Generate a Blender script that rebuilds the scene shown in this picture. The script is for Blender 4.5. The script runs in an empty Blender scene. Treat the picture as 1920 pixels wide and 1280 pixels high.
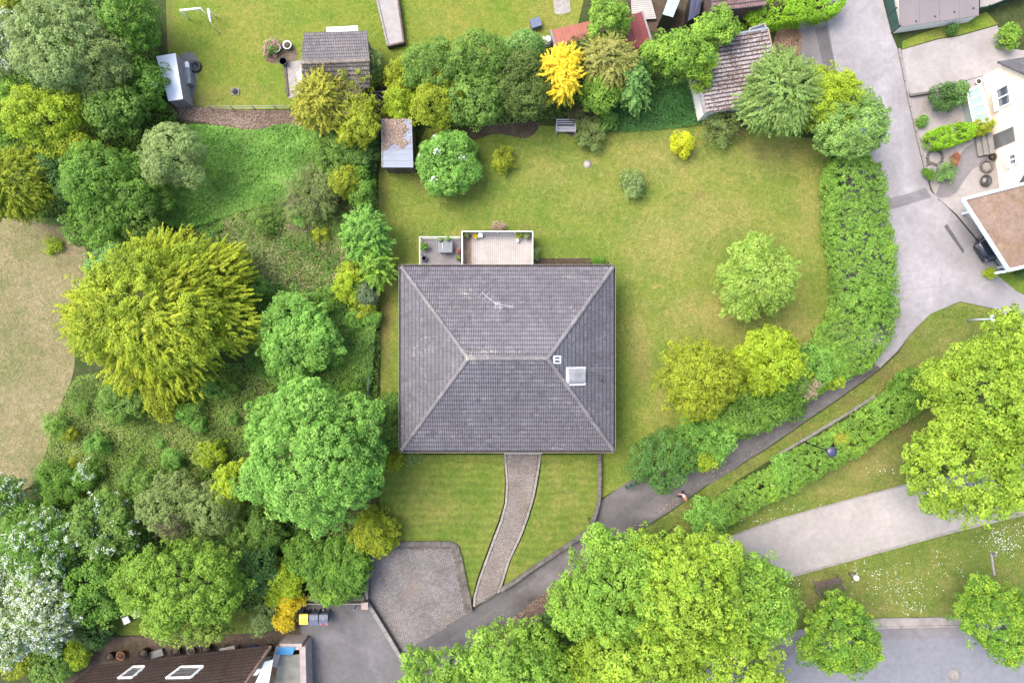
import bpy, bmesh, math, random
import numpy as np
from mathutils import Vector, Matrix
from mathutils.geometry import delaunay_2d_cdt

random.seed(7)
R = random.Random(11)
rg = np.random.default_rng(5)
sc = bpy.context.scene
C = sc.collection

# ------------------------------------------------------------------ camera
CAM_H, FPX = 49.0, 1274.0            # drone height (m), focal length in px of a 1920 px wide frame
cam_d = bpy.data.cameras.new("camera"); cam = bpy.data.objects.new("camera", cam_d); C.objects.link(cam)
cam.location = (0, 0, CAM_H); cam.rotation_euler = (0, 0, 0)
cam_d.sensor_width = 36.0; cam_d.lens = 36.0 * FPX / 1920.0
cam_d.clip_start = 0.5; cam_d.clip_end = 2000.0
sc.camera = cam
# ------------------------------------------------------------------ sky and sun
SUN_EL, SUN_AZ = math.radians(60), math.radians(-62)   # azimuth clockwise from +Y
w = bpy.data.worlds.new("World"); sc.world = w; w.use_nodes = True
wn = w.node_tree; wn.nodes.clear()
sky = wn.nodes.new("ShaderNodeTexSky"); sky.sky_type = 'NISHITA'; sky.sun_disc = False
sky.sun_elevation = SUN_EL; sky.sun_rotation = SUN_AZ; sky.air_density = 1.0; sky.dust_density = 4.0; sky.ozone_density = 0.6
bg = wn.nodes.new("ShaderNodeBackground"); bg.inputs[1].default_value = 0.148
wo = wn.nodes.new("ShaderNodeOutputWorld")
wn.links.new(sky.outputs[0], bg.inputs[0]); wn.links.new(bg.outputs[0], wo.inputs[0])
sd = bpy.data.lights.new("sun", 'SUN'); sd.energy = 1.2; sd.angle = math.radians(38); sd.color = (1.0, 0.955, 0.88)
so = bpy.data.objects.new("sun", sd); C.objects.link(so); so.location = (-30, 30, 60)
dirv = Vector((math.sin(SUN_AZ) * math.cos(SUN_EL), math.cos(SUN_AZ) * math.cos(SUN_EL), math.sin(SUN_EL)))
so.rotation_euler = dirv.to_track_quat('Z', 'Y').to_euler()
# ------------------------------------------------------------------ exposure
sc.view_settings.view_transform = 'Standard'; sc.view_settings.look = 'None'
sc.view_settings.exposure = 1.84; sc.view_settings.gamma = 1.0; sc.view_settings.use_curve_mapping = False
sc.render.engine = 'CYCLES'
sc.cycles.use_denoising = True
sc.cycles.max_bounces = 8; sc.cycles.diffuse_bounces = 6; sc.cycles.transmission_bounces = 6; sc.cycles.transparent_max_bounces = 6

# ------------------------------------------------------------------ helpers
def P(px, py, z=0.0):
    k = (CAM_H - z) / FPX
    return Vector(((px - 960.0) * k, (640.0 - py) * k, z))
def ray_plane(px, py, p0, n):   # point of a plane seen at that pixel
    d = P(px, py, 0) - Vector((0, 0, CAM_H)); c = Vector((0, 0, CAM_H))
    return c + d * ((Vector(p0) - c).dot(n) / d.dot(n))
def pxm(d, z=0.0): return d * (CAM_H - z) / FPX

ORIG = {}
def tag(o, label=None, cat=None, group=None, kind=None):
    if label: o['label'] = label
    if cat: o['category'] = cat
    if group: o['group'] = group
    if kind: o['kind'] = kind
    return o
def thing(name, label, cat, loc=(0, 0, 0), group=None):
    o = bpy.data.objects.new(name, None); C.objects.link(o); o.location = loc
    o.empty_display_size = 0.3
    ORIG[o] = Vector(loc)
    return tag(o, label, cat, group)
def link(name, me, parent=None, origin=None):
    o = bpy.data.objects.new(name, me); C.objects.link(o)
    if parent is not None:
        o.parent = parent; ORIG[o] = ORIG[parent]
    else:
        ORIG[o] = Vector(origin) if origin is not None else Vector((0, 0, 0)); o.location = ORIG[o]
    return o
def copy_tree(o, parent=None):
    c = o.copy(); C.objects.link(c)
    if parent is not None: c.parent = parent
    for ch in list(o.children): copy_tree(ch, c)
    ORIG[c] = ORIG.get(o, Vector())
    return c
def place(o, loc, rz=0.0, scale=1.0):
    o.location = loc; o.rotation_euler = (0, 0, rz); o.scale = (scale,) * 3

class MB:
    """collects shapes in world coordinates, links them as ONE mesh object"""
    def __init__(s): s.v = []; s.f = []; s.m = []; s.sm = []
    def add(s, vs, fs, mi=0, smooth=False):
        b = len(s.v); s.v += [tuple(v) for v in vs]
        for f in fs: s.f.append(tuple(b + i for i in f)); s.m.append(mi); s.sm.append(smooth)
        return s
    def box(s, c, size, rz=0.0, mi=0, M=None):
        hx, hy, hz = size[0] / 2, size[1] / 2, size[2] / 2
        pts = [Vector((x * hx, y * hy, z * hz)) for z in (-1, 1) for y in (-1, 1) for x in (-1, 1)]
        if M is None: M = Matrix.Rotation(rz, 3, 'Z')
        c = Vector(c); pts = [c + M @ p for p in pts]
        return s.add(pts, [(0, 2, 3, 1), (4, 5, 7, 6), (0, 1, 5, 4), (2, 6, 7, 3), (0, 4, 6, 2), (1, 3, 7, 5)], mi)
    def bar(s, a, b, wd, h, mi=0):
        a = Vector(a); b = Vector(b); d = b - a; L = d.length
        if L < 1e-6: return s
        x = d / L; up = Vector((0, 0, 1)) if abs(x.z) < 0.95 else Vector((1, 0, 0))
        y = up.cross(x).normalized(); z = x.cross(y)
        M = Matrix((x, y, z)).transposed()
        return s.box((a + b) / 2, (L, wd, h), M=M, mi=mi)
    def tube(s, pts, rad, n=8, mi=0, cap=True):
        pts = [Vector(p) for p in pts]
        if not hasattr(rad, '__len__'): rad = [rad] * len(pts)
        vs = []; fs = []
        for i, p in enumerate(pts):
            d = (pts[min(i + 1, len(pts) - 1)] - pts[max(i - 1, 0)]).normalized()
            up = Vector((0, 0, 1)) if abs(d.z) < 0.9 else Vector((1, 0, 0))
            x = up.cross(d).normalized(); y = d.cross(x)
            for k in range(n):
                a = 2 * math.pi * k / n
                vs.append(p + (x * math.cos(a) + y * math.sin(a)) * rad[i])
        for i in range(len(pts) - 1):
            for k in range(n):
                fs.append((i * n + k, i * n + (k + 1) % n, (i + 1) * n + (k + 1) % n, (i + 1) * n + k))
        if cap:
            fs.append(tuple(range(n - 1, -1, -1))); fs.append(tuple(range((len(pts) - 1) * n, len(pts) * n)))
        return s.add(vs, fs, mi, True)
    def lathe(s, c, prof, n=16, mi=0, sx=1, sy=1):
        c = Vector(c); vs = []; fs = []
        for (r, z) in prof:
            for k in range(n):
                a = 2 * math.pi * k / n
                vs.append(c + Vector((r * math.cos(a) * sx, r * math.sin(a) * sy, z)))
        for i in range(len(prof) - 1):
            for k in range(n):
                fs.append((i * n + k, i * n + (k + 1) % n, (i + 1) * n + (k + 1) % n, (i + 1) * n + k))
        fs.append(tuple(range(n - 1, -1, -1))); fs.append(tuple(range((len(prof) - 1) * n, len(prof) * n)))
        return s.add(vs, fs, mi, True)
    def prism(s, poly, z0, z1, mi=0):
        n = len(poly); ar = sum(poly[i][0] * poly[(i + 1) % n][1] - poly[(i + 1) % n][0] * poly[i][1] for i in range(n))
        if ar < 0: poly = poly[::-1]
        vs = [(p[0], p[1], z0) for p in poly] + [(p[0], p[1], z1) for p in poly]
        fs = [tuple(range(n - 1, -1, -1)), tuple(range(n, 2 * n))] + [(i, (i + 1) % n, n + (i + 1) % n, n + i) for i in range(n)]
        return s.add(vs, fs, mi)
    def slab(s, quad, th, mi=0):
        q = [Vector(p) for p in quad]; n = len(q)
        nn = (q[1] - q[0]).cross(q[2] - q[0]).normalized()
        if nn.z < 0: q = q[::-1]; nn = -nn
        vs = q + [p - nn * th for p in q]
        fs = [tuple(range(n)), tuple(range(2 * n - 1, n - 1, -1))] + [(i, n + i, n + (i + 1) % n, (i + 1) % n) for i in range(n)]
        return s.add(vs, fs, mi)
    def mesh(s, name, mats, org=Vector((0, 0, 0))):
        me = bpy.data.meshes.new(name)
        me.from_pydata([(v[0] - org[0], v[1] - org[1], v[2] - org[2]) for v in s.v], [], s.f)
        for m in (mats if isinstance(mats, (list, tuple)) else [mats]): me.materials.append(m)
        if any(s.m): me.polygons.foreach_set('material_index', s.m)
        me.polygons.foreach_set('use_smooth', s.sm)
        me.update(); return me
    def build(s, name, mats, parent=None, origin=None):
        org = ORIG[parent] if parent is not None else (Vector(origin) if origin is not None else Vector((0, 0, 0)))
        return link(name, s.mesh(name, mats, org), parent, org)

def np_mesh(name, V, F, mats, face_attr=None, smooth=False):
    """V (n,3) F (m,k) arrays"""
    me = bpy.data.meshes.new(name)
    n, m, k = len(V), len(F), F.shape[1]
    me.vertices.add(n); me.vertices.foreach_set('co', np.ascontiguousarray(V, dtype=np.float32).ravel())
    me.loops.add(m * k); me.loops.foreach_set('vertex_index', np.ascontiguousarray(F, dtype=np.int32).ravel())
    me.polygons.add(m); me.polygons.foreach_set('loop_start', np.arange(0, m * k, k, dtype=np.int32))
    me.polygons.foreach_set('loop_total', np.full(m, k, dtype=np.int32))
    if smooth: me.polygons.foreach_set('use_smooth', np.ones(m, dtype=bool))
    for mt in (mats if isinstance(mats, (list, tuple)) else [mats]): me.materials.append(mt)
    me.update(calc_edges=True)
    if face_attr:
        for an, arr in face_attr.items():
            a = me.attributes.new(an, 'FLOAT', 'FACE'); a.data.foreach_set('value', np.ascontiguousarray(arr, dtype=np.float32))
    return me

# ------------------------------------------------------------------ materials
K_ = .61
LK = 1.33
def kk(c): return tuple(x * K_ for x in c)
class NT:
    def __init__(s, name, rough=0.8, spec=0.3):
        s.mat = bpy.data.materials.new(name); s.mat.use_nodes = True
        s.nt = s.mat.node_tree; s.b = s.nt.nodes['Principled BSDF']
        s.b.inputs['Roughness'].default_value = rough
        s.b.inputs['Specular IOR Level'].default_value = spec
        s.geo = s.nt.nodes.new('ShaderNodeNewGeometry'); s.pos = s.geo.outputs['Position']
    def L(s, a, b): s.nt.links.new(a, b)
    def set(s, sock, v):
        if hasattr(v, 'links'): s.L(v, sock)
        elif isinstance(v, (tuple, list)): sock.default_value = tuple(v) + ((1.0,) if len(v) == 3 and sock.type == 'RGBA' else ())
        else: sock.default_value = v
    def vec(s, scale=(1, 1, 1), rz=0.0, src=None):
        n = s.nt.nodes.new('ShaderNodeMapping'); s.L(src or s.pos, n.inputs[0])
        n.inputs['Scale'].default_value = scale; n.inputs['Rotation'].default_value = (0, 0, rz); return n.outputs[0]
    def noise(s, scale, detail=4, rough=0.55, vec=None, dist=0.0):
        n = s.nt.nodes.new('ShaderNodeTexNoise'); s.L(vec or s.pos, n.inputs['Vector'])
        n.inputs['Scale'].default_value = scale; n.inputs['Detail'].default_value = detail
        n.inputs['Roughness'].default_value = rough; n.inputs['Distortion'].default_value = dist; return n.outputs['Fac']
    def voro(s, scale, vec=None, out='Color', feat='F1'):
        n = s.nt.nodes.new('ShaderNodeTexVoronoi'); n.feature = feat; s.L(vec or s.pos, n.inputs['Vector']); n.inputs['Scale'].default_value = scale
        return n.outputs[out]
    def ramp(s, fac, stops):
        n = s.nt.nodes.new('ShaderNodeValToRGB'); s.L(fac, n.inputs[0]); e = n.color_ramp.elements
        while len(e) > 1: e.remove(e[0])
        e[0].position = stops[0][0]; c = stops[0][1]; e[0].color = (c, c, c, 1) if not hasattr(c, '__len__') else tuple(c) + (1,)
        for p, c in stops[1:]:
            x = e.new(p); x.color = (c, c, c, 1) if not hasattr(c, '__len__') else tuple(c) + (1,)
        return n.outputs[0]
    def mix(s, fac, a, b, blend='MIX'):
        n = s.nt.nodes.new('ShaderNodeMix'); n.data_type = 'RGBA'; n.blend_type = blend
        s.set(n.inputs[0], fac); s.set(n.inputs[6], a); s.set(n.inputs[7], b); return n.outputs[2]
    def math(s, op, a, b=0.0, clamp=False):
        n = s.nt.nodes.new('ShaderNodeMath'); n.operation = op; n.use_clamp = clamp
        s.set(n.inputs[0], a); s.set(n.inputs[1], b); return n.outputs[0]
    def attr(s, name):
        n = s.nt.nodes.new('ShaderNodeAttribute'); n.attribute_name = name; return n.outputs['Fac']
    def bump(s, h, strength=0.4, dist=0.02):
        n = s.nt.nodes.new('ShaderNodeBump'); n.inputs['Strength'].default_value = strength; n.inputs['Distance'].default_value = dist
        s.L(h, n.inputs['Height']); s.L(n.outputs[0], s.b.inputs['Normal'])
    def col(s, c): s.set(s.b.inputs['Base Color'], c); return s.mat

def simple(name, c, rough=0.7, spec=0.3, var=0.18, scale=3.0, metal=0.0, bump=0.0):
    if max(c) < .6: c = kk(c)
    t = NT(name, rough, spec); n = t.noise(scale, 5, 0.6)
    f = t.ramp(n, [(0.3, 1 - var), (0.7, 1 + var * 0.6)])
    t.b.inputs['Metallic'].default_value = metal
    if bump: t.bump(t.noise(scale * 8, 3), bump, 0.01)
    return t.col(t.mix(1.0, c, f, 'MULTIPLY'))

def leafmat(name, cols, trans=0.42, wob=0.25):
    if 'blossom' not in name: cols = [tuple(min(.8, x * LK) for x in c) for c in cols]
    t = NT(name, 0.55, 0.25); v = t.attr('var')
    c = t.ramp(v, [(i / (len(cols) - 1), x) for i, x in enumerate(cols)])
    f = t.ramp(t.noise(0.55, 3, 0.6), [(0.3, 1 - wob), (0.7, 1 + wob * 0.6)])
    c = t.mix(1.0, c, f, 'MULTIPLY')
    t.col(c)
    tr = t.nt.nodes.new('ShaderNodeBsdfTranslucent'); t.L(c, tr.inputs[0])
    mx = t.nt.nodes.new('ShaderNodeMixShader'); mx.inputs[0].default_value = trans
    out = [n for n in t.nt.nodes if n.type == 'OUTPUT_MATERIAL'][0]
    t.L(t.b.outputs[0], mx.inputs[1]); t.L(tr.outputs[0], mx.inputs[2]); t.L(mx.outputs[0], out.inputs[0])
    return t.mat

def grassmat(name, base, alt, dry, lush, fine=0.35, stripe=None, rings=None):
    base, alt, dry, lush = kk(base), kk(alt), kk(dry), kk(lush)
    t = NT(name, 0.85, 0.15)
    n1 = t.noise(0.22, 6, 0.62, dist=0.6); n2 = t.noise(1.6, 6, 0.65, dist=0.4); n3 = t.noise(7.0, 5, 0.75); n4 = t.noise(24.0, 3, 0.7); n5 = t.noise(.7, 5, .7, dist=.3)
    c = t.mix(t.ramp(n1, [(0.38, 0.0), (0.62, 1.0)]), base, alt)
    c = t.mix(t.math('MULTIPLY', t.ramp(n5, [(0.40, 1.0), (0.54, 0.0)]), .55), c, lush)
    c = t.mix(t.math('MULTIPLY', t.ramp(n2, [(0.52, 0.0), (0.70, 1.0)]), 0.5), c, dry)
    c = t.mix(t.math('MULTIPLY', t.ramp(n2, [(0.30, 1.0), (0.46, 0.0)]), 0.5), c, lush)
    a = t.math('MULTIPLY', t.attr('dry'), t.ramp(n2, [(0.3, 0.35), (0.65, 1.0)]), True)
    c = t.mix(a, c, dry)
    c = t.mix(t.math('MULTIPLY', t.attr('lush'), t.ramp(n2, [(0.3, 1.0), (0.7, 0.6)]), True), c, lush)  # on the lawn this mask also paints in soft shade
    c = t.mix(t.math('MULTIPLY', t.attr('bare'), t.ramp(t.math('ADD', n2, t.math('MULTIPLY', n3, 0.4)), [(0.5, 0.15), (0.85, 1.0)]), True), c, kk((0.17, 0.115, 0.06)))
    g = t.math('ADD', t.math('MULTIPLY', n3, 0.6), t.math('MULTIPLY', n4, 0.4))
    c = t.mix(1.0, c, t.ramp(g, [(0.34, 1 - fine), (0.66, 1 + fine)]), 'MULTIPLY')
    if stripe:
        wv = t.nt.nodes.new('ShaderNodeTexWave'); t.L(t.vec(rz=stripe[0]), wv.inputs['Vector']); wv.inputs['Scale'].default_value = stripe[1]
        wv.inputs['Distortion'].default_value = 5.0; wv.inputs['Detail'].default_value = 3
        c = t.mix(1.0, c, t.ramp(wv.outputs['Fac'], [(0.0, 0.92), (1.0, 1.07)]), 'MULTIPLY')
    if rings:   # mowing tracks round a tree
        m = t.nt.nodes.new('ShaderNodeMapping'); t.L(t.pos, m.inputs[0]); m.inputs['Location'].default_value = (-rings[0], -rings[1], 0)
        wv = t.nt.nodes.new('ShaderNodeTexWave'); wv.wave_type = 'RINGS'; wv.rings_direction = 'Z'; t.L(m.outputs[0], wv.inputs['Vector']); wv.inputs['Scale'].default_value = rings[2]
        wv.inputs['Distortion'].default_value = 3.0; wv.inputs['Detail'].default_value = 3; wv.inputs['Detail Scale'].default_value = .6
        c = t.mix(t.ramp(n2, [(.35, .25), (.65, 1.0)]), c, t.mix(1.0, c, t.ramp(wv.outputs['Fac'], [(0.0, 0.95), (1.0, 1.04)]), 'MULTIPLY'))
    sp = t.voro(5.5, t.vec((1, 1, 0)), 'Distance'); c = t.mix(t.math('MULTIPLY', t.ramp(sp, [(.10, 1.0), (.22, 0.0)]), t.ramp(n5, [(.45, 0.0), (.6, .55)])), c, lush)
    c = t.mix(1.0, c, t.ramp(t.noise(3.2, 5, .75), [(.32, .84), (.68, 1.14)]), 'MULTIPLY')
    t.bump(g, 0.9, 0.06)
    return t.col(c)

def asphaltmat(name, c, patch=0.25, stain=(0.07, 0.055, 0.045), crack=0, cs=.7):
    c, stain = kk(c), kk(stain)
    t = NT(name, 0.85, 0.25)
    n1 = t.noise(0.35, 6, 0.6, dist=0.8); n2 = t.noise(2.5, 5, 0.65); n3 = t.noise(45, 3, 0.7)
    k = t.mix(1.0, c, t.ramp(n1, [(0.3, 1 - patch), (0.7, 1 + patch * 0.7)]), 'MULTIPLY')
    k = t.mix(1.0, k, t.ramp(n2, [(0.3, 0.88), (0.7, 1.1)]), 'MULTIPLY')
    k = t.mix(t.math('MULTIPLY', t.attr('dry'), t.ramp(n2, [(0.35, 0.2), (0.6, 1.0)]), True), k, stain)
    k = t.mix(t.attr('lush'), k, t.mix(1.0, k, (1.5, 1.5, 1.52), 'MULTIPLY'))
    k = t.mix(1.0, k, t.ramp(n3, [(0.3, 0.82), (0.7, 1.16)]), 'MULTIPLY')
    if crack:
        cv = t.noise(1.2, 4, .6); vv = t.nt.nodes.new('ShaderNodeVectorMath'); vv.operation = 'ADD'; t.L(t.pos, vv.inputs[0]); t.L(cv, vv.inputs[1])
        e = t.voro(crack, vv.outputs[0], 'Distance', 'DISTANCE_TO_EDGE')
        k = t.mix(t.math('MULTIPLY', t.ramp(e, [(0.003, 1.0), (0.010, 0.0)]), t.ramp(n1, [(.45, 0.0), (.6, cs)])), k, kk((.06, .052, .048)))
        k = t.mix(t.ramp(t.noise(.9, 6, .7, dist=1.5), [(.56, 0.0), (.66, .6 * cs)]), k, kk((.085, .07, .062)))
    t.bump(n3, 0.4, 0.01)
    return t.col(k)

def roofmat(name, c, lichen=(0.42, 0.39, 0.33), amount=0.62, rough=0.7, cell=3.2, dark=(0.05, 0.045, 0.04), damount=0.7, spots=()):
    c, lichen, dark = kk(c), kk(lichen), kk(dark)
    t = NT(name, rough, 0.35)
    v = t.nt.nodes.new('ShaderNodeSeparateColor'); t.L(t.voro(cell), v.inputs[0])
    k = t.mix(1.0, c, t.ramp(v.outputs[0], [(0.0, 0.76), (.15, .92), (.85, 1.08), (1.0, 1.28)]), 'MULTIPLY')
    k = t.mix(1.0, k, t.ramp(t.noise(0.5, 5, 0.6), [(0.3, 0.86), (0.7, 1.12)]), 'MULTIPLY')
    big = t.noise(0.55, 5, 0.7); sm = t.noise(7.5, 5, 0.75)
    f = t.math('ADD', t.math('MULTIPLY', big, 0.55), t.math('MULTIPLY', sm, 0.55))
    for (x, y, rx, ry, a) in spots:   # places where lichen has settled
        m = t.nt.nodes.new('ShaderNodeMapping'); t.L(t.pos, m.inputs[0]); m.inputs['Location'].default_value = (-x / rx, -y / ry, 0); m.inputs['Scale'].default_value = (1 / rx, 1 / ry, 0)
        d = t.nt.nodes.new('ShaderNodeVectorMath'); d.operation = 'LENGTH'; t.L(m.outputs[0], d.inputs[0])
        f = t.math('ADD', f, t.math('MULTIPLY', t.ramp(d.outputs['Value'], [(0.0, 1.0), (1.0, 0.0)]), a))
    k = t.mix(t.ramp(f, [(amount, 0.0), (amount + 0.07, 0.85)]), k, lichen)
    d = t.noise(9.0, 3, 0.6)
    k = t.mix(t.ramp(d, [(damount, 0.0), (damount + 0.04, 0.8)]), k, dark)
    return t.col(k)
# ------------------------------------------------------------------ ground sheets
def chaikin(p, it):
    for _ in range(it):
        q = []
        for i in range(len(p)):
            a, b = p[i], p[(i + 1) % len(p)]
            q += [(a[0] * .75 + b[0] * .25, a[1] * .75 + b[1] * .25), (a[0] * .25 + b[0] * .75, a[1] * .25 + b[1] * .75)]
        p = q
    return p
def inside(poly, X, Y):
    n = len(poly); r = np.zeros(len(X), bool); j = n - 1
    for i in range(n):
        xi, yi = poly[i][0], poly[i][1]; xj, yj = poly[j][0], poly[j][1]
        c = ((yi > Y) != (yj > Y)) & (X < (xj - xi) * (Y - yi) / ((yj - yi) if yj != yi else 1e-9) + xi)
        r ^= c; j = i
    return r
def field(V, z, blobs):
    k = (CAM_H - z) / FPX
    px = V[:, 0] / k + 960; py = 640 - V[:, 1] / k; f = np.zeros(len(V))
    for (x, y, rx, ry, a) in blobs: f = np.maximum(f, a * np.exp(-((px - x) / rx) ** 2 - ((py - y) / ry) ** 2))
    return f
def patch(name, poly, z, mat, step=0.6, sm=0, dry=(), lush=(), bare=(), down=0.0, kind='structure', parent=None):
    if sm: poly = chaikin(poly, sm)
    w_ = [P(x, y, z) for x, y in poly]; pts = [Vector((p.x, p.y)) for p in w_]; n = len(pts)
    xs = [p.x for p in pts]; ys = [p.y for p in pts]
    gx, gy = np.meshgrid(np.arange(min(xs) + step / 2, max(xs), step), np.arange(min(ys) + step / 2, max(ys), step))
    gx = gx.ravel() + rg.uniform(-.15, .15, gx.size) * step; gy = gy.ravel() + rg.uniform(-.15, .15, gy.size) * step
    k = inside(pts, gx, gy)
    allp = pts + [Vector((a, b)) for a, b in zip(gx[k], gy[k])]
    res = delaunay_2d_cdt(allp, [(i, (i + 1) % n) for i in range(n)], [], 1, 1e-5)
    vs = [(v.x, v.y, z) for v in res[0]]; fs = [tuple(f) for f in res[2]]
    ff = []
    for f in fs:
        a, b, c = (vs[i] for i in f[:3])
        ff.append(f if (b[0] - a[0]) * (c[1] - a[1]) - (b[1] - a[1]) * (c[0] - a[0]) > 0 else f[::-1])
    nv = len(vs)
    if down:
        vs += [(p.x, p.y, z) for p in pts] + [(p.x, p.y, z - down) for p in pts]
        for i in range(n): ff.append((nv + i, nv + n + i, nv + n + (i + 1) % n, nv + (i + 1) % n))
    me = bpy.data.meshes.new(name); me.from_pydata(vs, [], ff); me.materials.append(mat)
    V = np.array(vs)
    for an, bl in (('dry', dry), ('lush', lush), ('bare', bare)):
        a = me.attributes.new(an, 'FLOAT', 'POINT'); a.data.foreach_set('value', np.ascontiguousarray(field(V, z, bl), dtype=np.float32))
    me.update()
    o = link(name, me, parent)
    if kind and parent is None: tag(o, kind=kind)
    return o

# ------------------------------------------------------------------ foliage
LEAFN = [0]; LS = .86; DM = 1.5   # overall leaf size and count
def unit(a): return a / np.maximum(np.linalg.norm(a, axis=1, keepdims=True), 1e-9)
def leaf_quads(C_, N_, L, W, var, T=None):
    n = len(C_); N_ = unit(N_)
    rnd = rg.normal(size=(n, 3)) if T is None else T + 0.25 * rg.normal(size=(n, 3))
    t = unit(rnd - N_ * np.sum(rnd * N_, axis=1, keepdims=True)); b = np.cross(N_, t)
    L = np.broadcast_to(np.asarray(L, float), (n,))[:, None]; W = np.broadcast_to(np.asarray(W, float), (n,))[:, None]
    L = L * LS; W = W * LS
    V = np.stack([C_ - t * L * .42 + b * W * .5, C_ + t * L * .58, C_ - t * L * .42 - b * W * .5], axis=1).reshape(-1, 3)
    F = np.arange(n * 3, dtype=np.int32).reshape(-1, 3)
    LEAFN[0] += n
    return V, F, var
def leaf_obj(name, chunks, mats, parent=None, origin=None):
    org = ORIG[parent] if parent is not None else (origin if origin is not None else Vector((0, 0, 0)))
    V = np.concatenate([c[0] for c in chunks]) - np.array(org)
    off = 0; Fs = []
    for c in chunks: Fs.append(c[1] + off); off += len(c[0])
    me = np_mesh(name, V, np.concatenate(Fs), mats, {'var': np.concatenate([c[2] for c in chunks])})
    return link(name, me, parent, org if parent is None else None)

def sphere_dirs(n, zmin=-0.3):   # even but jittered directions
    i = np.arange(n) + .5; z = 1 - (1 - zmin) * i / n; a = i * 2.399963 + rg.uniform(0, 6.28); r = np.sqrt(np.maximum(0, 1 - z * z))
    d = np.stack([r * np.cos(a), r * np.sin(a), z], axis=1) + rg.normal(size=(n, 3)) * .42 * math.sqrt(6.28 * (1 - zmin) / n) * .5
    return unit(d)

STY = {   # clump radius, leaf length, leaf width, leaves per clump, clump density, sublobe scale, spray length, jitter
 'lumpy': dict(cr=.38, L=.165, W=.12, n=38, dens=.92, sub=.34, spray=0, jit=.13),
 'big':   dict(cr=.34, L=.165, W=.125, n=31, dens=.86, sub=.28, spray=0, jit=.16),
 'hedge': dict(cr=.17, L=.115, W=.085, n=13, dens=1.25, sub=.2, spray=0, jit=.04),
 'weep': dict(cr=.13, L=.13, W=.09, n=40, dens=.7, sub=.30, spray=.75, jit=.18),
 'feather': dict(cr=.14, L=.12, W=.075, n=30, dens=.6, sub=.30, spray=.6, jit=.10),
 'cluster': dict(cr=.30, L=.14, W=.10, n=40, dens=.62, sub=.34, spray=0, jit=.16),
 'fine':  dict(cr=.28, L=.13, W=.085, n=30, dens=1.0, sub=.30, spray=0, jit=.09),
 'tight': dict(cr=.26, L=.13, W=.10, n=30, dens=1.15, sub=.18, spray=0, jit=.05),
 'spray': dict(cr=.15, L=.13, W=.085, n=44, dens=0.55, sub=.30, spray=1.1, jit=.12),
 'conifer': dict(cr=.13, L=.14, W=.06, n=36, dens=0.62, sub=.36, spray=.62, jit=.12),
 'shoot': dict(cr=.17, L=.16, W=.11, n=30, dens=0.62, sub=.34, spray=.6, jit=.12),
 'loose': dict(cr=.34, L=.15, W=.10, n=26, dens=.62, sub=.40, spray=.4, jit=.2),
}
def clump_leaves(cp, cn, st, axis=None, cvar=None, up=.68):
    """cp clump centres, cn outward directions -> leaf chunk"""
    m = len(cp); n = int(st['n'] * DM); cr = st['cr'] * rg.uniform(.7, 1.25, m)
    idx = np.repeat(np.arange(m), n)
    d = unit(rg.normal(size=(m * n, 3)) + cn[idx] * .7); rr = rg.uniform(.45, 1.0, m * n) ** .6
    pos = cp[idx] + d * (cr[idx] * rr)[:, None]
    if axis is not None:
        u = rg.uniform(0, 1, m * n); ln = st['spray'] * rg.uniform(.5, 1.25, m)
        ax = axis[idx]; taper = (1.15 - u * .75)[:, None]
        pos = cp[idx] + ax * (ln[idx] * u)[:, None] + d * (cr[idx] * rr)[:, None] * taper
        pos[:, 2] -= .22 * ln[idx] * u * u
    nr = .50 * d + .40 * cn[idx] + .42 * rg.normal(size=(m * n, 3)); nr[:, 2] += up
    if cvar is None: cvar = rg.uniform(0, 1, m)
    var = np.clip(.45 * cvar[idx] + .55 * rg.uniform(0, 1, m * n), 0, 1)
    s = rg.uniform(.7, 1.25, m * n)
    return leaf_quads(pos, nr, st['L'] * s, st['W'] * s, var, None if axis is None else axis[idx])

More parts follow.
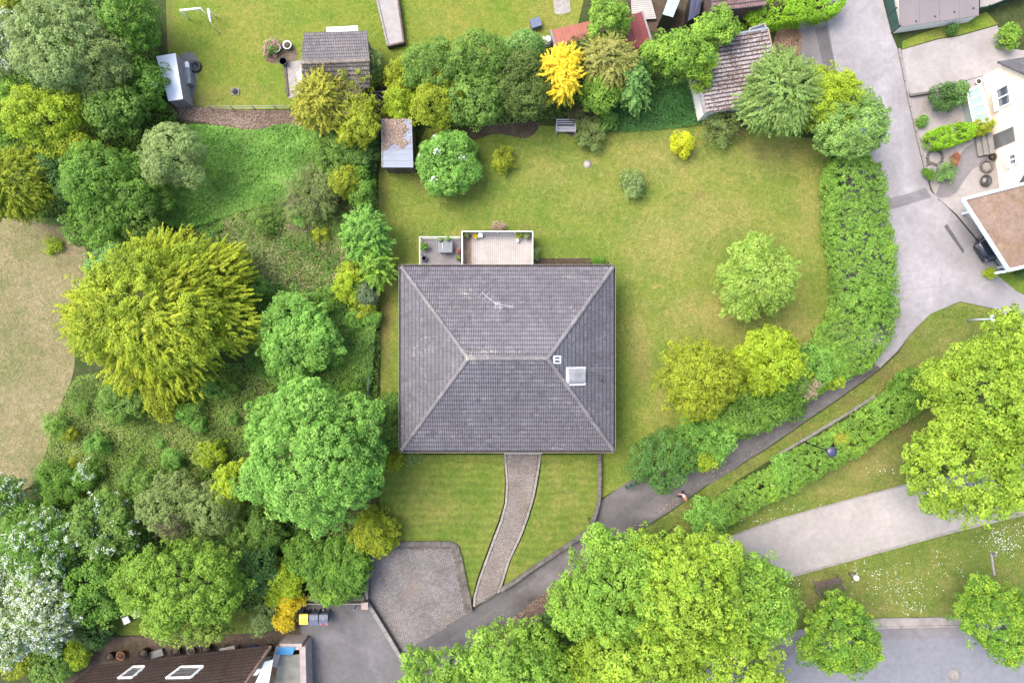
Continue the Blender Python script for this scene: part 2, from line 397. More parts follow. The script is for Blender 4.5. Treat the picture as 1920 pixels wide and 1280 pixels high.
def make_lobes(c, rx, ry, rz, rot, sub, nsub, irr):
    lob = [(c[0], c[1], c[2], rx * .84, ry * .84, rz * .86)]
    ca, sa = math.cos(rot), math.sin(rot)
    ph = rg.uniform(0, 6.28)
    for k in range(nsub):
        z = rg.uniform(-.25, .95); a = ph + k * 2.399963 + rg.uniform(-.3, .3); q = math.sqrt(1 - z * z)
        f = rg.uniform(1 - irr, 1 + irr * .4) * .80
        x, y = q * math.cos(a) * rx * f, q * math.sin(a) * ry * f
        s = sub * rg.uniform(.7, 1.25)
        r = (rx + ry) / 2 * s
        lob.append((c[0] + x * ca - y * sa, c[1] + x * sa + y * ca, c[2] + z * rz * .82, r, r, min(r, rz * .8)))
    return lob
def crown(name, lobes, sty, mat, parent, dens=1.0, rot=0.0, zmin=-.35, leaf=1.0, accent=None, hollow=.82, rad=None, droop=0.0, fill=True, tilt=None, wild=.5):
    st = dict(STY[sty]); st['L'] *= leaf; st['W'] *= leaf; st['cr'] *= (.5 + .5 * leaf)
    A = np.array(lobes); cps = []; cns = []
    for i, l in enumerate(A):
        r = (l[3] * l[4] * l[5]) ** (1 / 3); area = 2 * math.pi * (1 - zmin) * r * r
        cell = st['cr'] ** 2 * 2.2 if not st['spray'] else st['cr'] * st['spray'] * 1.15
        n = max(5, int(area / cell * st['dens'] * dens)); d = sphere_dirs(n, zmin)
        p = l[:3] + d * l[3:6] * (1 + st['jit'] * rg.normal(size=(n, 1)) - .5 * st['cr'] / r)
        keep = np.ones(n, bool)
        for j, m in enumerate(A):
            if j != i: keep &= np.sum(((p - m[:3]) / m[3:6]) ** 2, axis=1) > hollow ** 2
        p = p[keep]; d = unit(d[keep] / l[3:6]); cps.append(p); cns.append(d)
    cp = np.concatenate(cps); cn = np.concatenate(cns)
    ok = cp[:, 2] > .12; cp, cn = cp[ok], cn[ok]
    axis = None
    if st['spray']:
        c0 = A[0, :3]; h = cp - c0; h[:, 2] *= .35; axis = unit(h + wild * rg.normal(size=h.shape)); axis[:, 2] = axis[:, 2] * .6 + .12 - droop; axis = unit(axis)
    ch = [clump_leaves(cp, cn, st, axis)]
    if st['spray']:   # shorter shoots in all directions close the middle
        k = rg.choice(len(cp), int(len(cp) * .55)); ax2 = unit(cn[k] * .5 + rg.normal(size=(len(k), 3)) * .8); ax2[:, 2] = np.abs(ax2[:, 2]) * .5
        st3 = dict(st); st3['spray'] = st['spray'] * .55; st3['cr'] = st['cr'] * 1.3
        ch.append(clump_leaves(cp[k] - cn[k] * .12, cn[k], st3, unit(ax2)))
    if fill:   # sparse larger leaves deeper inside, so that branches and shade show between the clumps
        nf = int(len(cp) * st['n'] * .12); k = rg.integers(0, len(cp), nf)
        r_ = np.mean(A[:, 3]); q = cp[k] - cn[k] * rg.uniform(.25, .9, nf)[:, None] * min(.9, r_ * .5) + .2 * rg.normal(size=(nf, 3)) * st['cr']
        q[:, 2] = np.maximum(q[:, 2], .1)
        nr = cn[k] + .5 * rg.normal(size=(nf, 3)); nr[:, 2] += .6
        ch.append(leaf_quads(q, nr, st['L'] * 1.9, st['W'] * 2.1, rg.uniform(0, .7, nf)))
    o = leaf_obj(name, ch, mat, parent)
    if accent:
        amat, frac, aname, asz = accent
        k = rg.choice(len(cp), max(3, int(len(cp) * frac)), replace=False)
        st2 = dict(st); st2['n'] = max(8, int(st['n'] * .55)); st2['L'] = st['L'] * asz; st2['W'] = st['L'] * asz * .9; st2['cr'] = st['cr'] * .9
        leaf_obj(aname, [clump_leaves(cp[k] + cn[k] * .07 + np.array([0, 0, .05]), cn[k], st2, None if axis is None else axis[k])], amat, parent)
    return o
def trunk(parent, base, lobes, r, mat, name='trunk'):
    b = MB(); base = Vector(base); top = Vector(lobes[0][:3])
    mid = base.lerp(top, .5) + Vector((R.uniform(-.1, .1), R.uniform(-.1, .1), 0)) * r * 4
    b.tube([base - Vector((0, 0, .05)), base.lerp(mid, .3), mid, top], [r * 1.35, r, r * .85, r * .5], 8)
    ls = lobes[1:]
    for k in range(min(9, len(ls))):
        e = Vector(ls[k][:3]); s = base.lerp(top, R.uniform(.45, .85)); m = s.lerp(e, .5) + Vector((0, 0, -.1 * (e - s).length * .5))
        b.tube([s, m, e], [r * .42, r * .28, r * .12], 5)
        for q in range(2):
            dd = Vector((R.uniform(-1, 1), R.uniform(-1, 1), R.uniform(.1, .9))) * ls[k][3] * .8
            b.tube([m.lerp(e, .5), e + dd], [r * .18, r * .05], 4)
    return b.build(name, mat, parent)

def tree(name, label, cat, px, py, rpx, h, sty, mat, ry=None, rot=0, zc=None, rz=None, nsub=None, irr=.28, dens=1.0, leaf=1.0,
         accent=None, group=None, bark=None, sub=None, droop=0.0, zmin=-.35, stem='trunk', crownname='crown', wild=.5):
    """px,py,rpx as seen: the crown's middle and half width in 1920 px at the height of its middle"""
    if zc is None: zc = h * .58
    if rz is None: rz = h - zc
    c = P(px, py, zc); rx = pxm(rpx, zc); ryy = pxm(ry, zc) if ry else rx
    t = thing(name, label, cat, (c.x, c.y, 0), group)
    Rm = (rx + ryy) / 2
    if nsub is None: nsub = int(7 + Rm * 2.2)
    lobes = make_lobes(c, rx, ryy, rz, math.radians(rot), sub or STY[sty]['sub'], nsub, irr)
    crown(crownname, lobes, sty, mat, t, dens=dens, leaf=leaf, accent=accent, droop=droop, zmin=zmin, wild=wild)
    trunk(t, (c.x, c.y, 0), lobes, max(.03, .034 * Rm), bark or BARK, stem)
    return t
def shrub(name, label, px, py, rpx, h, sty, mat, **k):
    k.setdefault('zc', h * .45); k.setdefault('zmin', -.55); k.setdefault('stem', 'stem'); k.setdefault('crownname', 'foliage')
    cat = k.pop('cat', 'shrub')
    return tree(name, label, cat, px, py, rpx, h, sty, mat, **k)

def hedge(name, label, line, wpx, h, sty, mat, dens=1.0, leaf=1.0, irr=.12, cat='hedge', group=None, mat2=None, frac2=.15, round_=.5, parts='foliage'):
    pts = [P(x, y, h * .6) for x, y in line]
    ws = wpx if hasattr(wpx, '__len__') else [wpx] * len(line)
    ws = [pxm(a, h * .6) / 2 for a in ws]
    seg = [(pts[i + 1] - pts[i]).length for i in range(len(pts) - 1)]; tot = sum(seg)
    st = dict(STY[sty]); st['L'] *= leaf; st['W'] *= leaf
    o0 = pts[0]; t = thing(name, label, cat, (o0.x, o0.y, 0), group)
    cum = np.concatenate([[0], np.cumsum(seg)])
    def at(s):
        X = np.interp(s, cum, [p.x for p in pts]); Y = np.interp(s, cum, [p.y for p in pts]); Wd = np.interp(s, cum, ws)
        e = .35; X2 = np.interp(s + e, cum, [p.x for p in pts]) - np.interp(s - e, cum, [p.x for p in pts]); Y2 = np.interp(s + e, cum, [p.y for p in pts]) - np.interp(s - e, cum, [p.y for p in pts])
        l = np.hypot(X2, Y2) + 1e-9
        return X, Y, Wd, -Y2 / l, X2 / l
    wm = sum(ws) / len(ws); cell = st['cr'] ** 2 * 2.2 if not st['spray'] else st['cr'] * st['spray'] * 1.15
    n = int(tot * (2 * wm + 2 * h * .8) / cell * st['dens'] * dens)
    s = rg.uniform(0, tot, n); X, Y, Wd, nx, ny = at(s)
    prof = wm + .8 * h; q = rg.uniform(-prof, prof, n)
    top = np.abs(q) < wm; u = np.where(top, q / wm, np.sign(q)); zz = np.where(top, h, h - (np.abs(q) - wm))
    lump = 1 + irr * (np.sin(s * 1.9 + 1) * .5 + np.sin(s * .83 + u * 2.2) * .5 + .6 * rg.normal(size=n))
    zz = zz * np.where(top, 1 - round_ * .35 * np.abs(u) ** 3, 1) * lump
    off = u * Wd * (1 - .06 * rg.random(n)) * (1 + irr * .6 * np.sin(s * 1.3 + 5 * np.sign(u)) + irr * .5 * np.sin(s * 3.7))
    endf = np.minimum(1, np.minimum(s, tot - s) / max(wm, .3)); off *= np.sqrt(np.maximum(0.05, 1 - (1 - endf) ** 2))
    cp = np.stack([X + nx * off, Y + ny * off, np.maximum(zz, .15)], 1)
    cn = np.stack([nx * u * np.where(top, .35, 1), ny * u * np.where(top, .35, 1), np.where(top, 1, .25)], 1); cn = unit(cn)
    ax = None
    if st['spray']:
        ax = unit(cn * np.array([1, 1, .5]) + .5 * rg.normal(size=cn.shape))
    sel = np.zeros(n, bool)
    if mat2 is not None:
        f = np.sin(s * .9 + 2) + .6 * np.sin(s * 2.7 + u) + .5 * rg.normal(size=n); sel = f > np.quantile(f, 1 - frac2)
    ch = [clump_leaves(cp[~sel], cn[~sel], st, None if ax is None else ax[~sel])]
    nf = int(n * st['n'] * .08); k = rg.integers(0, n, nf)
    q_ = cp[k] - cn[k] * rg.uniform(.15, .45, nf)[:, None]; q_[:, 2] = np.maximum(q_[:, 2], .08)
    nr = cn[k] + .4 * rg.normal(size=(nf, 3)); nr[:, 2] += .7
    ch.append(leaf_quads(q_, nr, st['L'] * 2.0, st['W'] * 2.2, rg.uniform(0, .6, nf)))
    leaf_obj(parts, ch, mat, t)
    if sel.any(): leaf_obj('young_growth', [clump_leaves(cp[sel], cn[sel], st, None if ax is None else ax[sel])], mat2, t)
    b = MB()
    for a in np.arange(.4, tot, 1.1):
        X, Y, Wd, nx, ny = at(np.array([a])); p = Vector((X[0], Y[0], 0))
        b.tube([p, p + Vector((R.uniform(-.1, .1), R.uniform(-.1, .1), h * .7))], [.05, .02], 5)
    tag(b.build('stem', BARK, t), kind='stuff')
    return t

def cover(name, label, poly, dens, hgt, L, W, mat, sm=1, hmod=.8, z0=0.0, kind='stuff', up=.9, blobs=None, tall=None, clump=None, aspect_up=None):
    """ground cover: one object of many small leaves; uneven height"""
    if sm: poly = chaikin(poly, sm)
    wp = [P(x, y, z0) for x, y in poly]; xs = [p.x for p in wp]; ys = [p.y for p in wp]
    n = int((max(xs) - min(xs)) * (max(ys) - min(ys)) * dens * DM)
    X = rg.uniform(min(xs), max(xs), n); Y = rg.uniform(min(ys), max(ys), n)
    k = inside([(p.x, p.y) for p in wp], X, Y)
    if blobs:
        f = field(np.stack([X, Y], 1), z0, blobs); k &= rg.random(n) < f
    X, Y = X[k], Y[k]; n = len(X)
    hh = np.zeros(n); ph = rg.uniform(0, 6, 12)
    for i, fr in enumerate((.35, .6, 1.1, 1.9, 3.1, 5.2)):
        an = rg.uniform(0, 6.28); hh += np.sin((X * math.cos(an) + Y * math.sin(an)) * fr + ph[i] + 1.5 * np.sin(Y * fr * .7 + ph[i + 6])) / (1 + .35 * i)
    hh = np.clip(.5 + .22 * hh * hmod, .05, 1.3)
    Z = z0 + hgt * hh * rg.uniform(.55, 1.05, n) + .01
    nr = .75 * rg.normal(size=(n, 3)); nr[:, 2] = np.abs(nr[:, 2]) + up
    var = np.clip(.5 * rg.uniform(0, 1, n) + .5 * np.clip(.5 + .35 * np.sin(X * 1.3 + 2 * np.sin(Y * .9)) + .25 * np.sin(Y * 2.1 + X * .6), 0, 1), 0, 1)
    s = rg.uniform(.6, 1.3, n)
    o = leaf_obj(name, [leaf_quads(np.stack([X, Y, Z], 1), nr, L * s, W * s, var)], mat)
    return tag(o, label, None, None, kind)
def twigs(parent, name, c, r, h, n, mat, wd=.012, seed=3, curl=.5):
    q = random.Random(seed); b = MB(); c = Vector(c)
    for _ in range(n):
        a = q.uniform(0, 6.28); l = q.uniform(.4, 1) * r; p = c + Vector((q.uniform(-.4, .4) * r, q.uniform(-.4, .4) * r, 0))
        d = Vector((math.cos(a), math.sin(a), 0)); e = p + d * l + Vector((0, 0, h * q.uniform(.5, 1)))
        m = p.lerp(e, .5) + Vector((q.uniform(-1, 1), q.uniform(-1, 1), q.uniform(.1, .8))) * curl * .4 * r
        b.tube([p + Vector((0, 0, h * .2)), m, e], [wd * 1.6, wd * 1.2, wd * .5], 4)
        for k in range(2):
            f = q.uniform(.4, .9); s = m.lerp(e, f); b.tube([s, s + Vector((q.uniform(-1, 1), q.uniform(-1, 1), q.uniform(-.2, .6))) * r * .35], [wd * .8, wd * .35], 3)
    return b.build(name, mat, parent)
# ------------------------------------------------------------------ materials
BARK = simple('bark', (0.11, 0.085, 0.06), .9, .1, .35, 6, bump=.6)
TWIG = simple('dry_twig', (0.36, 0.29, 0.20), .9, .1, .25, 6)
TWIGD = simple('dark_twig', (0.16, 0.12, 0.09), .9, .1, .3, 6)
LIME = leafmat('lime_leaf', [(.09,.165,.014),(.20,.305,.027),(.345,.45,.05)], .42)
LIME2 = leafmat('lime_leaf_green', [(.07,.15,.017),(.155,.28,.033),(.285,.42,.06)], .42)
FRESH = leafmat('fresh_leaf', [(.068,.16,.022),(.135,.28,.045),(.245,.41,.08)], .4)
GREEN = leafmat('green_leaf', [(.050,.12,.014),(.092,.19,.022),(.165,.285,.040)], .38)
MID = leafmat('mid_leaf', [(.055,.115,.018),(.10,.185,.028),(.18,.27,.05)], .38)
DARK = leafmat('dark_leaf', [(.03,.075,.016),(.052,.112,.024),(.095,.17,.035)], .3)
OLIVE = leafmat('olive_leaf', [(.075,.115,.03),(.135,.185,.05),(.215,.275,.085)], .38)
SILVER = leafmat('silver_leaf', [(.10,.155,.045),(.175,.245,.075),(.27,.345,.13)], .38)
BLUEG = leafmat('blue_green_leaf', [(.06,.14,.03),(.115,.225,.052),(.195,.325,.09)], .38)
YGRN = leafmat('yellow_green_leaf', [(.13,.20,.012),(.235,.32,.02),(.36,.44,.03)], .42)
YOLV = leafmat('yellow_olive_leaf', [(.11,.15,.010),(.20,.245,.016),(.315,.355,.028)], .4)
YELL = leafmat('yellow_leaf', [(.32, .27, .012), (.48, .37, .015), (.62, .47, .02)], .3)
GOLD = leafmat('golden_leaf', [(.38, .25, .010), (.60, .44, .02), (.74, .60, .06)], .25, .15)
GOLDC = leafmat('golden_conifer_leaf', [(.12, .135, .015), (.22, .225, .02), (.35, .32, .045)], .2)
WHITE = leafmat('white_blossom', [(.34, .40, .30), (.52, .56, .50), (.74, .76, .74)], .2, .08)
DRYL = leafmat('dry_leaf', [(.16, .12, .08), (.26, .20, .13), (.36, .29, .20)], .1)
HEDG = leafmat('hedge_leaf', [(.065,.145,.02),(.12,.225,.032),(.205,.33,.05)], .38)
BRAM = leafmat('bramble_leaf', [(.052,.115,.02),(.10,.19,.034),(.18,.29,.058)], .35)
BRIGHT = leafmat('bright_hedge_leaf', [(.11, .22, .010), (.17, .32, .014), (.25, .42, .025)], .42)
NETT = leafmat('nettle_leaf', [(.065,.16,.024),(.12,.24,.042),(.20,.345,.07)], .4)
VINC = leafmat('periwinkle_leaf', [(.03,.10,.024),(.052,.145,.034),(.095,.21,.052)], .35)
GRBL = leafmat('grass_blade', [(.10, .13, .02), (.17, .20, .03), (.26, .26, .055)], .25)
WILD = leafmat('wild_grass_blade', [(.09, .14, .03), (.17, .21, .055), (.30, .30, .12)], .25)
HAY = leafmat('hay_blade', [(.15, .14, .06), (.27, .22, .11), (.40, .33, .20)], .15)
PINK = leafmat('pink_blossom', [(.55, .10, .30), (.72, .22, .42)], .15)
LITT = leafmat('litter_leaf', [(.13, .09, .065), (.22, .16, .12), (.34, .27, .22)], .1)
LITB = leafmat('brown_litter_leaf', [(.10, .06, .04), (.17, .10, .06), (.28, .18, .11)], .1)

G_LAWN = grassmat('lawn_grass', (.178, .24, .038), (.24, .258, .05), (.36, .295, .11), (.11, .19, .024), .46, None, (17.6, 4.6, .62))
G_FRONT = grassmat('front_grass', (.14, .195, .027), (.175, .21, .036), (.26, .235, .07), (.09, .165, .02), .38, (math.radians(90), .55))
G_NEIGH = grassmat('neighbour_grass', (.175, .245, .03), (.225, .255, .036), (.32, .27, .07), (.11, .21, .02), .36)
G_PARK = grassmat('park_grass', (.145, .20, .036), (.195, .21, .048), (.31, .255, .10), (.085, .155, .02), .42)
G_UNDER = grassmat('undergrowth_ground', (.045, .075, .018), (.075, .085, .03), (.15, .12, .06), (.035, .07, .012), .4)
G_HAY = grassmat('dry_grass', (.22, .205, .09), (.30, .245, .135), (.36, .29, .18), (.13, .165, .05), .40)
G_SOIL = grassmat('soil', (.085, .060, .042), (.12, .085, .060), (.17, .125, .09), (.055, .05, .025), .4)
G_MULCH = grassmat('mulch', (.15, .10, .075), (.20, .145, .11), (.30, .24, .19), (.10, .07, .05), .5)
A_LANE = asphaltmat('lane_asphalt', (.165, .152, .152), .30, crack=.42)
A_ROAD = asphaltmat('road_asphalt', (.345, .325, .335), .20, (.22, .205, .21), crack=.22, cs=.22)
A_OLD = asphaltmat('old_asphalt', (.22, .206, .214), .2)
A_STREET = asphaltmat('street_asphalt', (.225, .226, .252), .09, crack=.16, cs=.12)
A_YARD = asphaltmat('yard_asphalt', (.158, .150, .152), .28, (.06, .055, .05), crack=.3, cs=.4)
A_TAR = asphaltmat('repair_asphalt', (.135, .127, .13), .2)
GRAV = asphaltmat('path_gravel', (.385, .355, .33), .12, (.30, .26, .22))
PALE = asphaltmat('pale_concrete', (.39, .36, .35), .14, (.2, .17, .14))
CONC = simple('concrete', (.27, .255, .24), .85, .2, .3, 2.0, bump=.4)
CONCD = simple('weathered_concrete', (.145, .13, .118), .9, .2, .4, 1.6, bump=.5)
STONE = simple('wall_stone', (.17, .152, .14), .9, .2, .5, 2.6, bump=.7)
KERB = simple('kerb_stone', (.33, .30, .28), .9, .2, .28, 1.5, bump=.4)
WHITEP = simple('white_paint', (.80, .80, .78), .5, .4, .06, 2)
METAL = simple('galvanised_metal', (.42, .43, .44), .4, .5, .15, 2, .6)
DARKM = simple('dark_metal', (.04, .042, .048), .45, .5, .2, 3)
BLUED = simple('dark_blue_metal', (.055, .06, .115), .4, .5, .15, 3)
GREENM = simple('green_metal', (.03, .09, .075), .5, .4, .2, 3)
WOODG = simple('grey_wood', (.36, .33, .33), .85, .2, .3, 5)
WOODB = simple('brown_wood', (.15, .11, .095), .85, .2, .3, 5)
TERRA = simple('terracotta', (.42, .17, .09), .8, .2, .25, 4)
BLACKP = simple('black_plastic', (.025, .025, .03), .5, .4, .2, 3)
CREAM = simple('cream_render', (.80, .69, .54), .9, .15, .05, 1.2)
CREAMW = simple('white_render', (.72, .70, .66), .9, .15, .06, 1.2)
GLASSM = simple('window_glass', (.10, .12, .15), .08, .8, .1, 1)

def pavermat(name, a, b, c):
    a, b, c = kk(a), kk(b), kk(c)
    t = NT(name, .88, .2); v = t.attr('var')
    k = t.ramp(v, [(0, a), (.5, b), (1, c)])
    k = t.mix(1.0, k, t.ramp(t.noise(.7, 5, .65), [(.3, .72), (.7, 1.12)]), 'MULTIPLY')
    k = t.mix(t.ramp(t.noise(.45, 4, .6, t.vec((1, .7, 1))), [(.56, 0.0), (.72, .5)]), k, (.17, .125, .085))
    k = t.mix(1.0, k, t.ramp(t.noise(30, 3, .7), [(.3, .85), (.7, 1.12)]), 'MULTIPLY')
    t.bump(t.noise(30, 3), .4, .01)
    return t.col(k)
PAV_C = pavermat('court_sett', (.23, .21, .208), (.275, .25, .25), (.325, .298, .298))
PAV_P = pavermat('path_sett', (.285, .24, .215), (.335, .287, .26), (.39, .34, .31))

# ------------------------------------------------------------------ the ground and its surfaces
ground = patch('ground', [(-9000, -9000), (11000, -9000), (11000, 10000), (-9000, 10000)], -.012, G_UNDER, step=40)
Z = [0.004 * i for i in range(12)]
patch('dry_meadow', [(-400, 405), (60, 408), (120, 410), (152, 445), (168, 485), (160, 540), (148, 590), (140, 640), (140, 700), (112, 760), (85, 850), (70, 905), (20, 930), (-400, 930)], Z[1], G_HAY, sm=1, step=.5,
      lush=[(95, 460, 28, 18, .9), (5, 520, 20, 25, .7), (20, 700, 30, 40, .6), (60, 860, 30, 30, .5), (110, 600, 20, 50, .5), (30, 610, 40, 30, .4)], dry=[(80, 560, 60, 60, .6), (60, 750, 60, 60, .5)])
patch('neighbour_lawn', [(308, -300), (1125, -300), (1100, 30), (1035, 95), (900, 100), (790, 120), (700, 190), (565, 204), (440, 206), (360, 205), (326, 190), (312, 100)], Z[1], G_NEIGH, sm=1,
      dry=[(470, 40, 60, 60, .5), (840, 40, 60, 40, .45), (930, 90, 60, 20, .5), (1040, 35, 55, 45, .8), (430, 175, 60, 20, .6)], lush=[(740, 130, 60, 40, .6), (540, 150, 30, 40, .4), (350, 30, 20, 30, .3)], bare=[(370, 190, 40, 18, .9), (318, 50, 8, 90, .9), (500, 170, 8, 8, .8)])
patch('mulch_bed', [(318, 186), (370, 200), (440, 207), (570, 206), (585, 240), (520, 236), (480, 246), (430, 238), (345, 226), (318, 214)], Z[2], G_MULCH, sm=1, step=.4)
patch('lawn', [(712, 296), (770, 300), (800, 240), (900, 250), (1000, 235), (1110, 240), (1310, 232), (1400, 240), (1530, 262), (1585, 330), (1600, 480), (1610, 580), (1530, 690), (1430, 770), (1270, 860), (1205, 905), (1180, 903), (1126, 934), (1124, 852), (714, 856)], Z[2], G_LAWN, step=.45,
      dry=[(1250, 300, 90, 50, 0.55), (1440, 290, 90, 40, 0.55), (1330, 420, 110, 60, 0.62), (1250, 450, 70, 60, 0.70), (1190, 480, 20, 40, 0.51), (1520, 400, 30, 90, 0.55), (1330, 590, 90, 40, 0.76), (1500, 620, 50, 40, 0.81), (1200, 640, 18, 60, 0.86), (1480, 640, 50, 30, 0.81), (1040, 330, 60, 30, 0.35), (860, 455, 10, 20, 0.61), (1240, 770, 14, 60, 0.51), (1100, 380, 50, 20, 0.30)],
      lush=[(1165, 760, 26, 110, .85), (1160, 560, 14, 60, .5), (960, 390, 120, 40, .45), (1060, 470, 90, 30, .75), (1375, 470, 28, 40, .95), (930, 320, 40, 40, .75), (740, 420, 20, 60, .5), (900, 410, 60, 20, .6), (1160, 420, 40, 40, .35), (1545, 560, 30, 80, .45), (1150, 890, 30, 30, .7), (740, 620, 12, 200, .4), (1210, 370, 22, 14, .6), (960, 270, 60, 20, .6), (1080, 275, 40, 15, .5)],  # spots right of house, viburnum and silvery shrub paint in their soft shade
      bare=[(1205, 690, 14, 30, .6), (1430, 292, 8, 12, .9), (1310, 365, 10, 5, .8), (985, 426, 12, 6, .8), (790, 345, 12, 14, .9)])
patch('flower_bed', [(870, 240), (1012, 222), (1008, 248), (985, 262), (955, 254), (925, 250), (896, 262), (880, 262)], Z[3], G_SOIL, sm=1, step=.3)
patch('shrub_bed', [(1040, 215), (1130, 215), (1120, 262), (1090, 268), (1060, 250)], Z[3], G_SOIL, sm=2, step=.3)
patch('side_bed', [(708, 300), (722, 300), (736, 400), (737, 520), (742, 560), (736, 640), (735, 722), (714, 724), (712, 500)], Z[3], G_LAWN, sm=1, step=.3, bare=[(722, 360, 12, 60, .6), (724, 600, 14, 130, .85), (722, 480, 10, 60, .7)], lush=[(725, 420, 12, 40, .6)])
patch('house_bed', [(1000, 484), (1112, 484), (1142, 492), (1142, 505), (1000, 505)], Z[3], G_SOIL, step=.3)
HL = .35
patch('front_lawn', [(712, 852), (945, 852), (947, 905), (945, 942), (935, 975), (921, 1012), (907, 1050), (894, 1086), (886, 1118), (882, 1132), (872, 1096), (862, 1050), (857, 1030), (846, 1018), (712, 1018)], HL, G_FRONT, step=.45, down=.4,
      dry=[(830, 960, 60, 20, .5), (900, 860, 40, 15, .5), (780, 930, 30, 40, .35), (935, 930, 10, 60, .5)], lush=[(860, 920, 60, 14, .6), (830, 990, 50, 14, .6), (770, 870, 40, 20, .5), (880, 1060, 12, 40, .7), (720, 920, 20, 70, .5)])
patch('front_lawn', [(1016, 852), (1121, 852), (1121, 932), (1114, 965), (1101, 992), (1050, 1027), (1000, 1064), (965, 1086), (944, 1100), (947, 1087), (957, 1052), (968, 1030), (980, 1005), (993, 970), (1005, 930), (1013, 885)], HL, G_FRONT, step=.45, down=.4,
      dry=[(1040, 890, 20, 40, .7), (1090, 880, 12, 30, .5), (1050, 940, 40, 30, .45), (960, 1075, 20, 12, .7), (1080, 990, 25, 20, .6)], lush=[(1020, 930, 12, 60, .5), (1060, 990, 40, 20, .5), (1000, 1040, 30, 10, .6)])
# lane, roads, yards
patch('lane', [(1585, 560), (1700, 560), (1712, 622), (1682, 660), (1642, 697), (1570, 748), (1520, 782), (1440, 838), (1330, 905), (1260, 955), (1190, 1000), (1090, 1066), (1000, 1136), (930, 1196), (860, 1246), (780, 1310), (560, 1500), (500, 1450), (720, 1310), (752, 1232), (783, 1206), (836, 1175), (878, 1148), (935, 1112), (1000, 1072), (1100, 998), (1125, 940), (1180, 900), (1260, 870), (1440, 760), (1530, 690)], Z[3], A_LANE, step=.35,
      dry=[(1220, 985, 60, 10, 1), (1160, 1010, 40, 16, .7), (1290, 945, 50, 12, .9), (1400, 870, 60, 10, .8), (1500, 800, 60, 12, .8), (1000, 1125, 50, 14, .9), (940, 1180, 60, 14, .9), (1150, 940, 30, 10, .3), (1620, 705, 50, 10, .8)],
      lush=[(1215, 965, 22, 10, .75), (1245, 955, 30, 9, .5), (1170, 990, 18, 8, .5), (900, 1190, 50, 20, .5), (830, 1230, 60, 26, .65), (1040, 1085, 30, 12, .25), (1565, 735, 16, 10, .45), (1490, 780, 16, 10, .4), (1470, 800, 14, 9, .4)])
patch('road', [(1548, -300), (1645, -300), (1655, 0), (1672, 65), (1682, 90), (1700, 170), (1714, 232), (1732, 312), (1745, 358), (1790, 402), (1852, 476), (1885, 515), (1925, 560), (2300, 960), (2300, 1000), (1925, 618), (1872, 580), (1800, 565), (1745, 588), (1706, 626), (1684, 656), (1650, 690), (1628, 672), (1560, 640), (1580, 380), (1568, 200), (1548, 20)], Z[4], A_ROAD, step=.5,
      dry=[(1710, 270, 10, 60, .6), (1725, 330, 12, 40, .6), (1810, 450, 16, 30, .4), (1835, 490, 16, 30, .5), (1880, 550, 30, 30, .6), (1630, 300, 8, 80, .3)], lush=[(1655, 200, 14, 120, .35), (1700, 330, 12, 60, .3), (1720, 470, 50, 60, .3)])
patch('road_repair', [(1655, 374), (1700, 364), (1735, 352), (1746, 370), (1700, 384), (1660, 396)], Z[7], A_OLD, step=.5)
patch('lane_repair', [(752, 1234), (783, 1207), (836, 1176), (878, 1149), (938, 1113), (1000, 1073), (1006, 1080), (950, 1122), (890, 1166), (820, 1212), (765, 1256)], Z[4], A_TAR, step=.4)
patch('lane_repair', [(1150, 968), (1190, 938), (1228, 918), (1240, 924), (1205, 950), (1160, 976)], Z[4], A_TAR, step=.4, sm=1)
patch('lane_repair', [(1310, 905), (1380, 862), (1450, 815), (1452, 822), (1388, 872), (1320, 915)], Z[4], A_TAR, step=.4, sm=1)
patch('leaf_strewn_ground', [(880, 1240), (925, 1190), (960, 1158), (1000, 1126), (1045, 1092), (1090, 1060), (1120, 1060), (1100, 1120), (1050, 1180), (960, 1240)], Z[5], G_MULCH, sm=1, step=.4)
patch('road_seam', [(1625, 672), (1634, 680), (1650, 688), (1648, 692), (1632, 684), (1622, 675)], Z[5], A_TAR, step=.5)
patch('road_seam', [(1776, 420), (1808, 470), (1806, 476), (1770, 425)], Z[6], A_TAR, step=.5)
patch('parking_apron', [(1480, 40), (1560, 8), (1552, 40), (1568, 135), (1590, 210), (1520, 210), (1490, 130)], Z[5], A_OLD, step=.4, dry=[(1515, 90, 16, 60, .5)])
patch('apron_patch', [(1528, 55), (1550, 48), (1568, 135), (1582, 190), (1556, 190), (1545, 130)], Z[6], A_TAR, step=.4)
patch('bark_mulch', [(1448, 62), (1478, 48), (1503, 54), (1502, 110), (1486, 150), (1452, 150)], Z[7], G_MULCH, sm=1, step=.3)
patch('driveway', [(1748, 362), (1760, 374), (1812, 366), (1960, 420), (1960, 540), (1925, 562), (1890, 518), (1854, 474), (1794, 402)], Z[6], PALE, step=.5)
patch('yard', [(556, 1134), (690, 1130), (752, 1236), (735, 1330), (590, 1330), (582, 1240), (556, 1205), (520, 1195)], Z[2], A_YARD, step=.4, dry=[(655, 1152, 9, 9, 1), (630, 1140, 60, 8, .7), (640, 1178, 4, 8, .8)], lush=[(610, 1195, 30, 16, .5), (700, 1190, 30, 40, .2), (600, 1215, 16, 20, .4)])
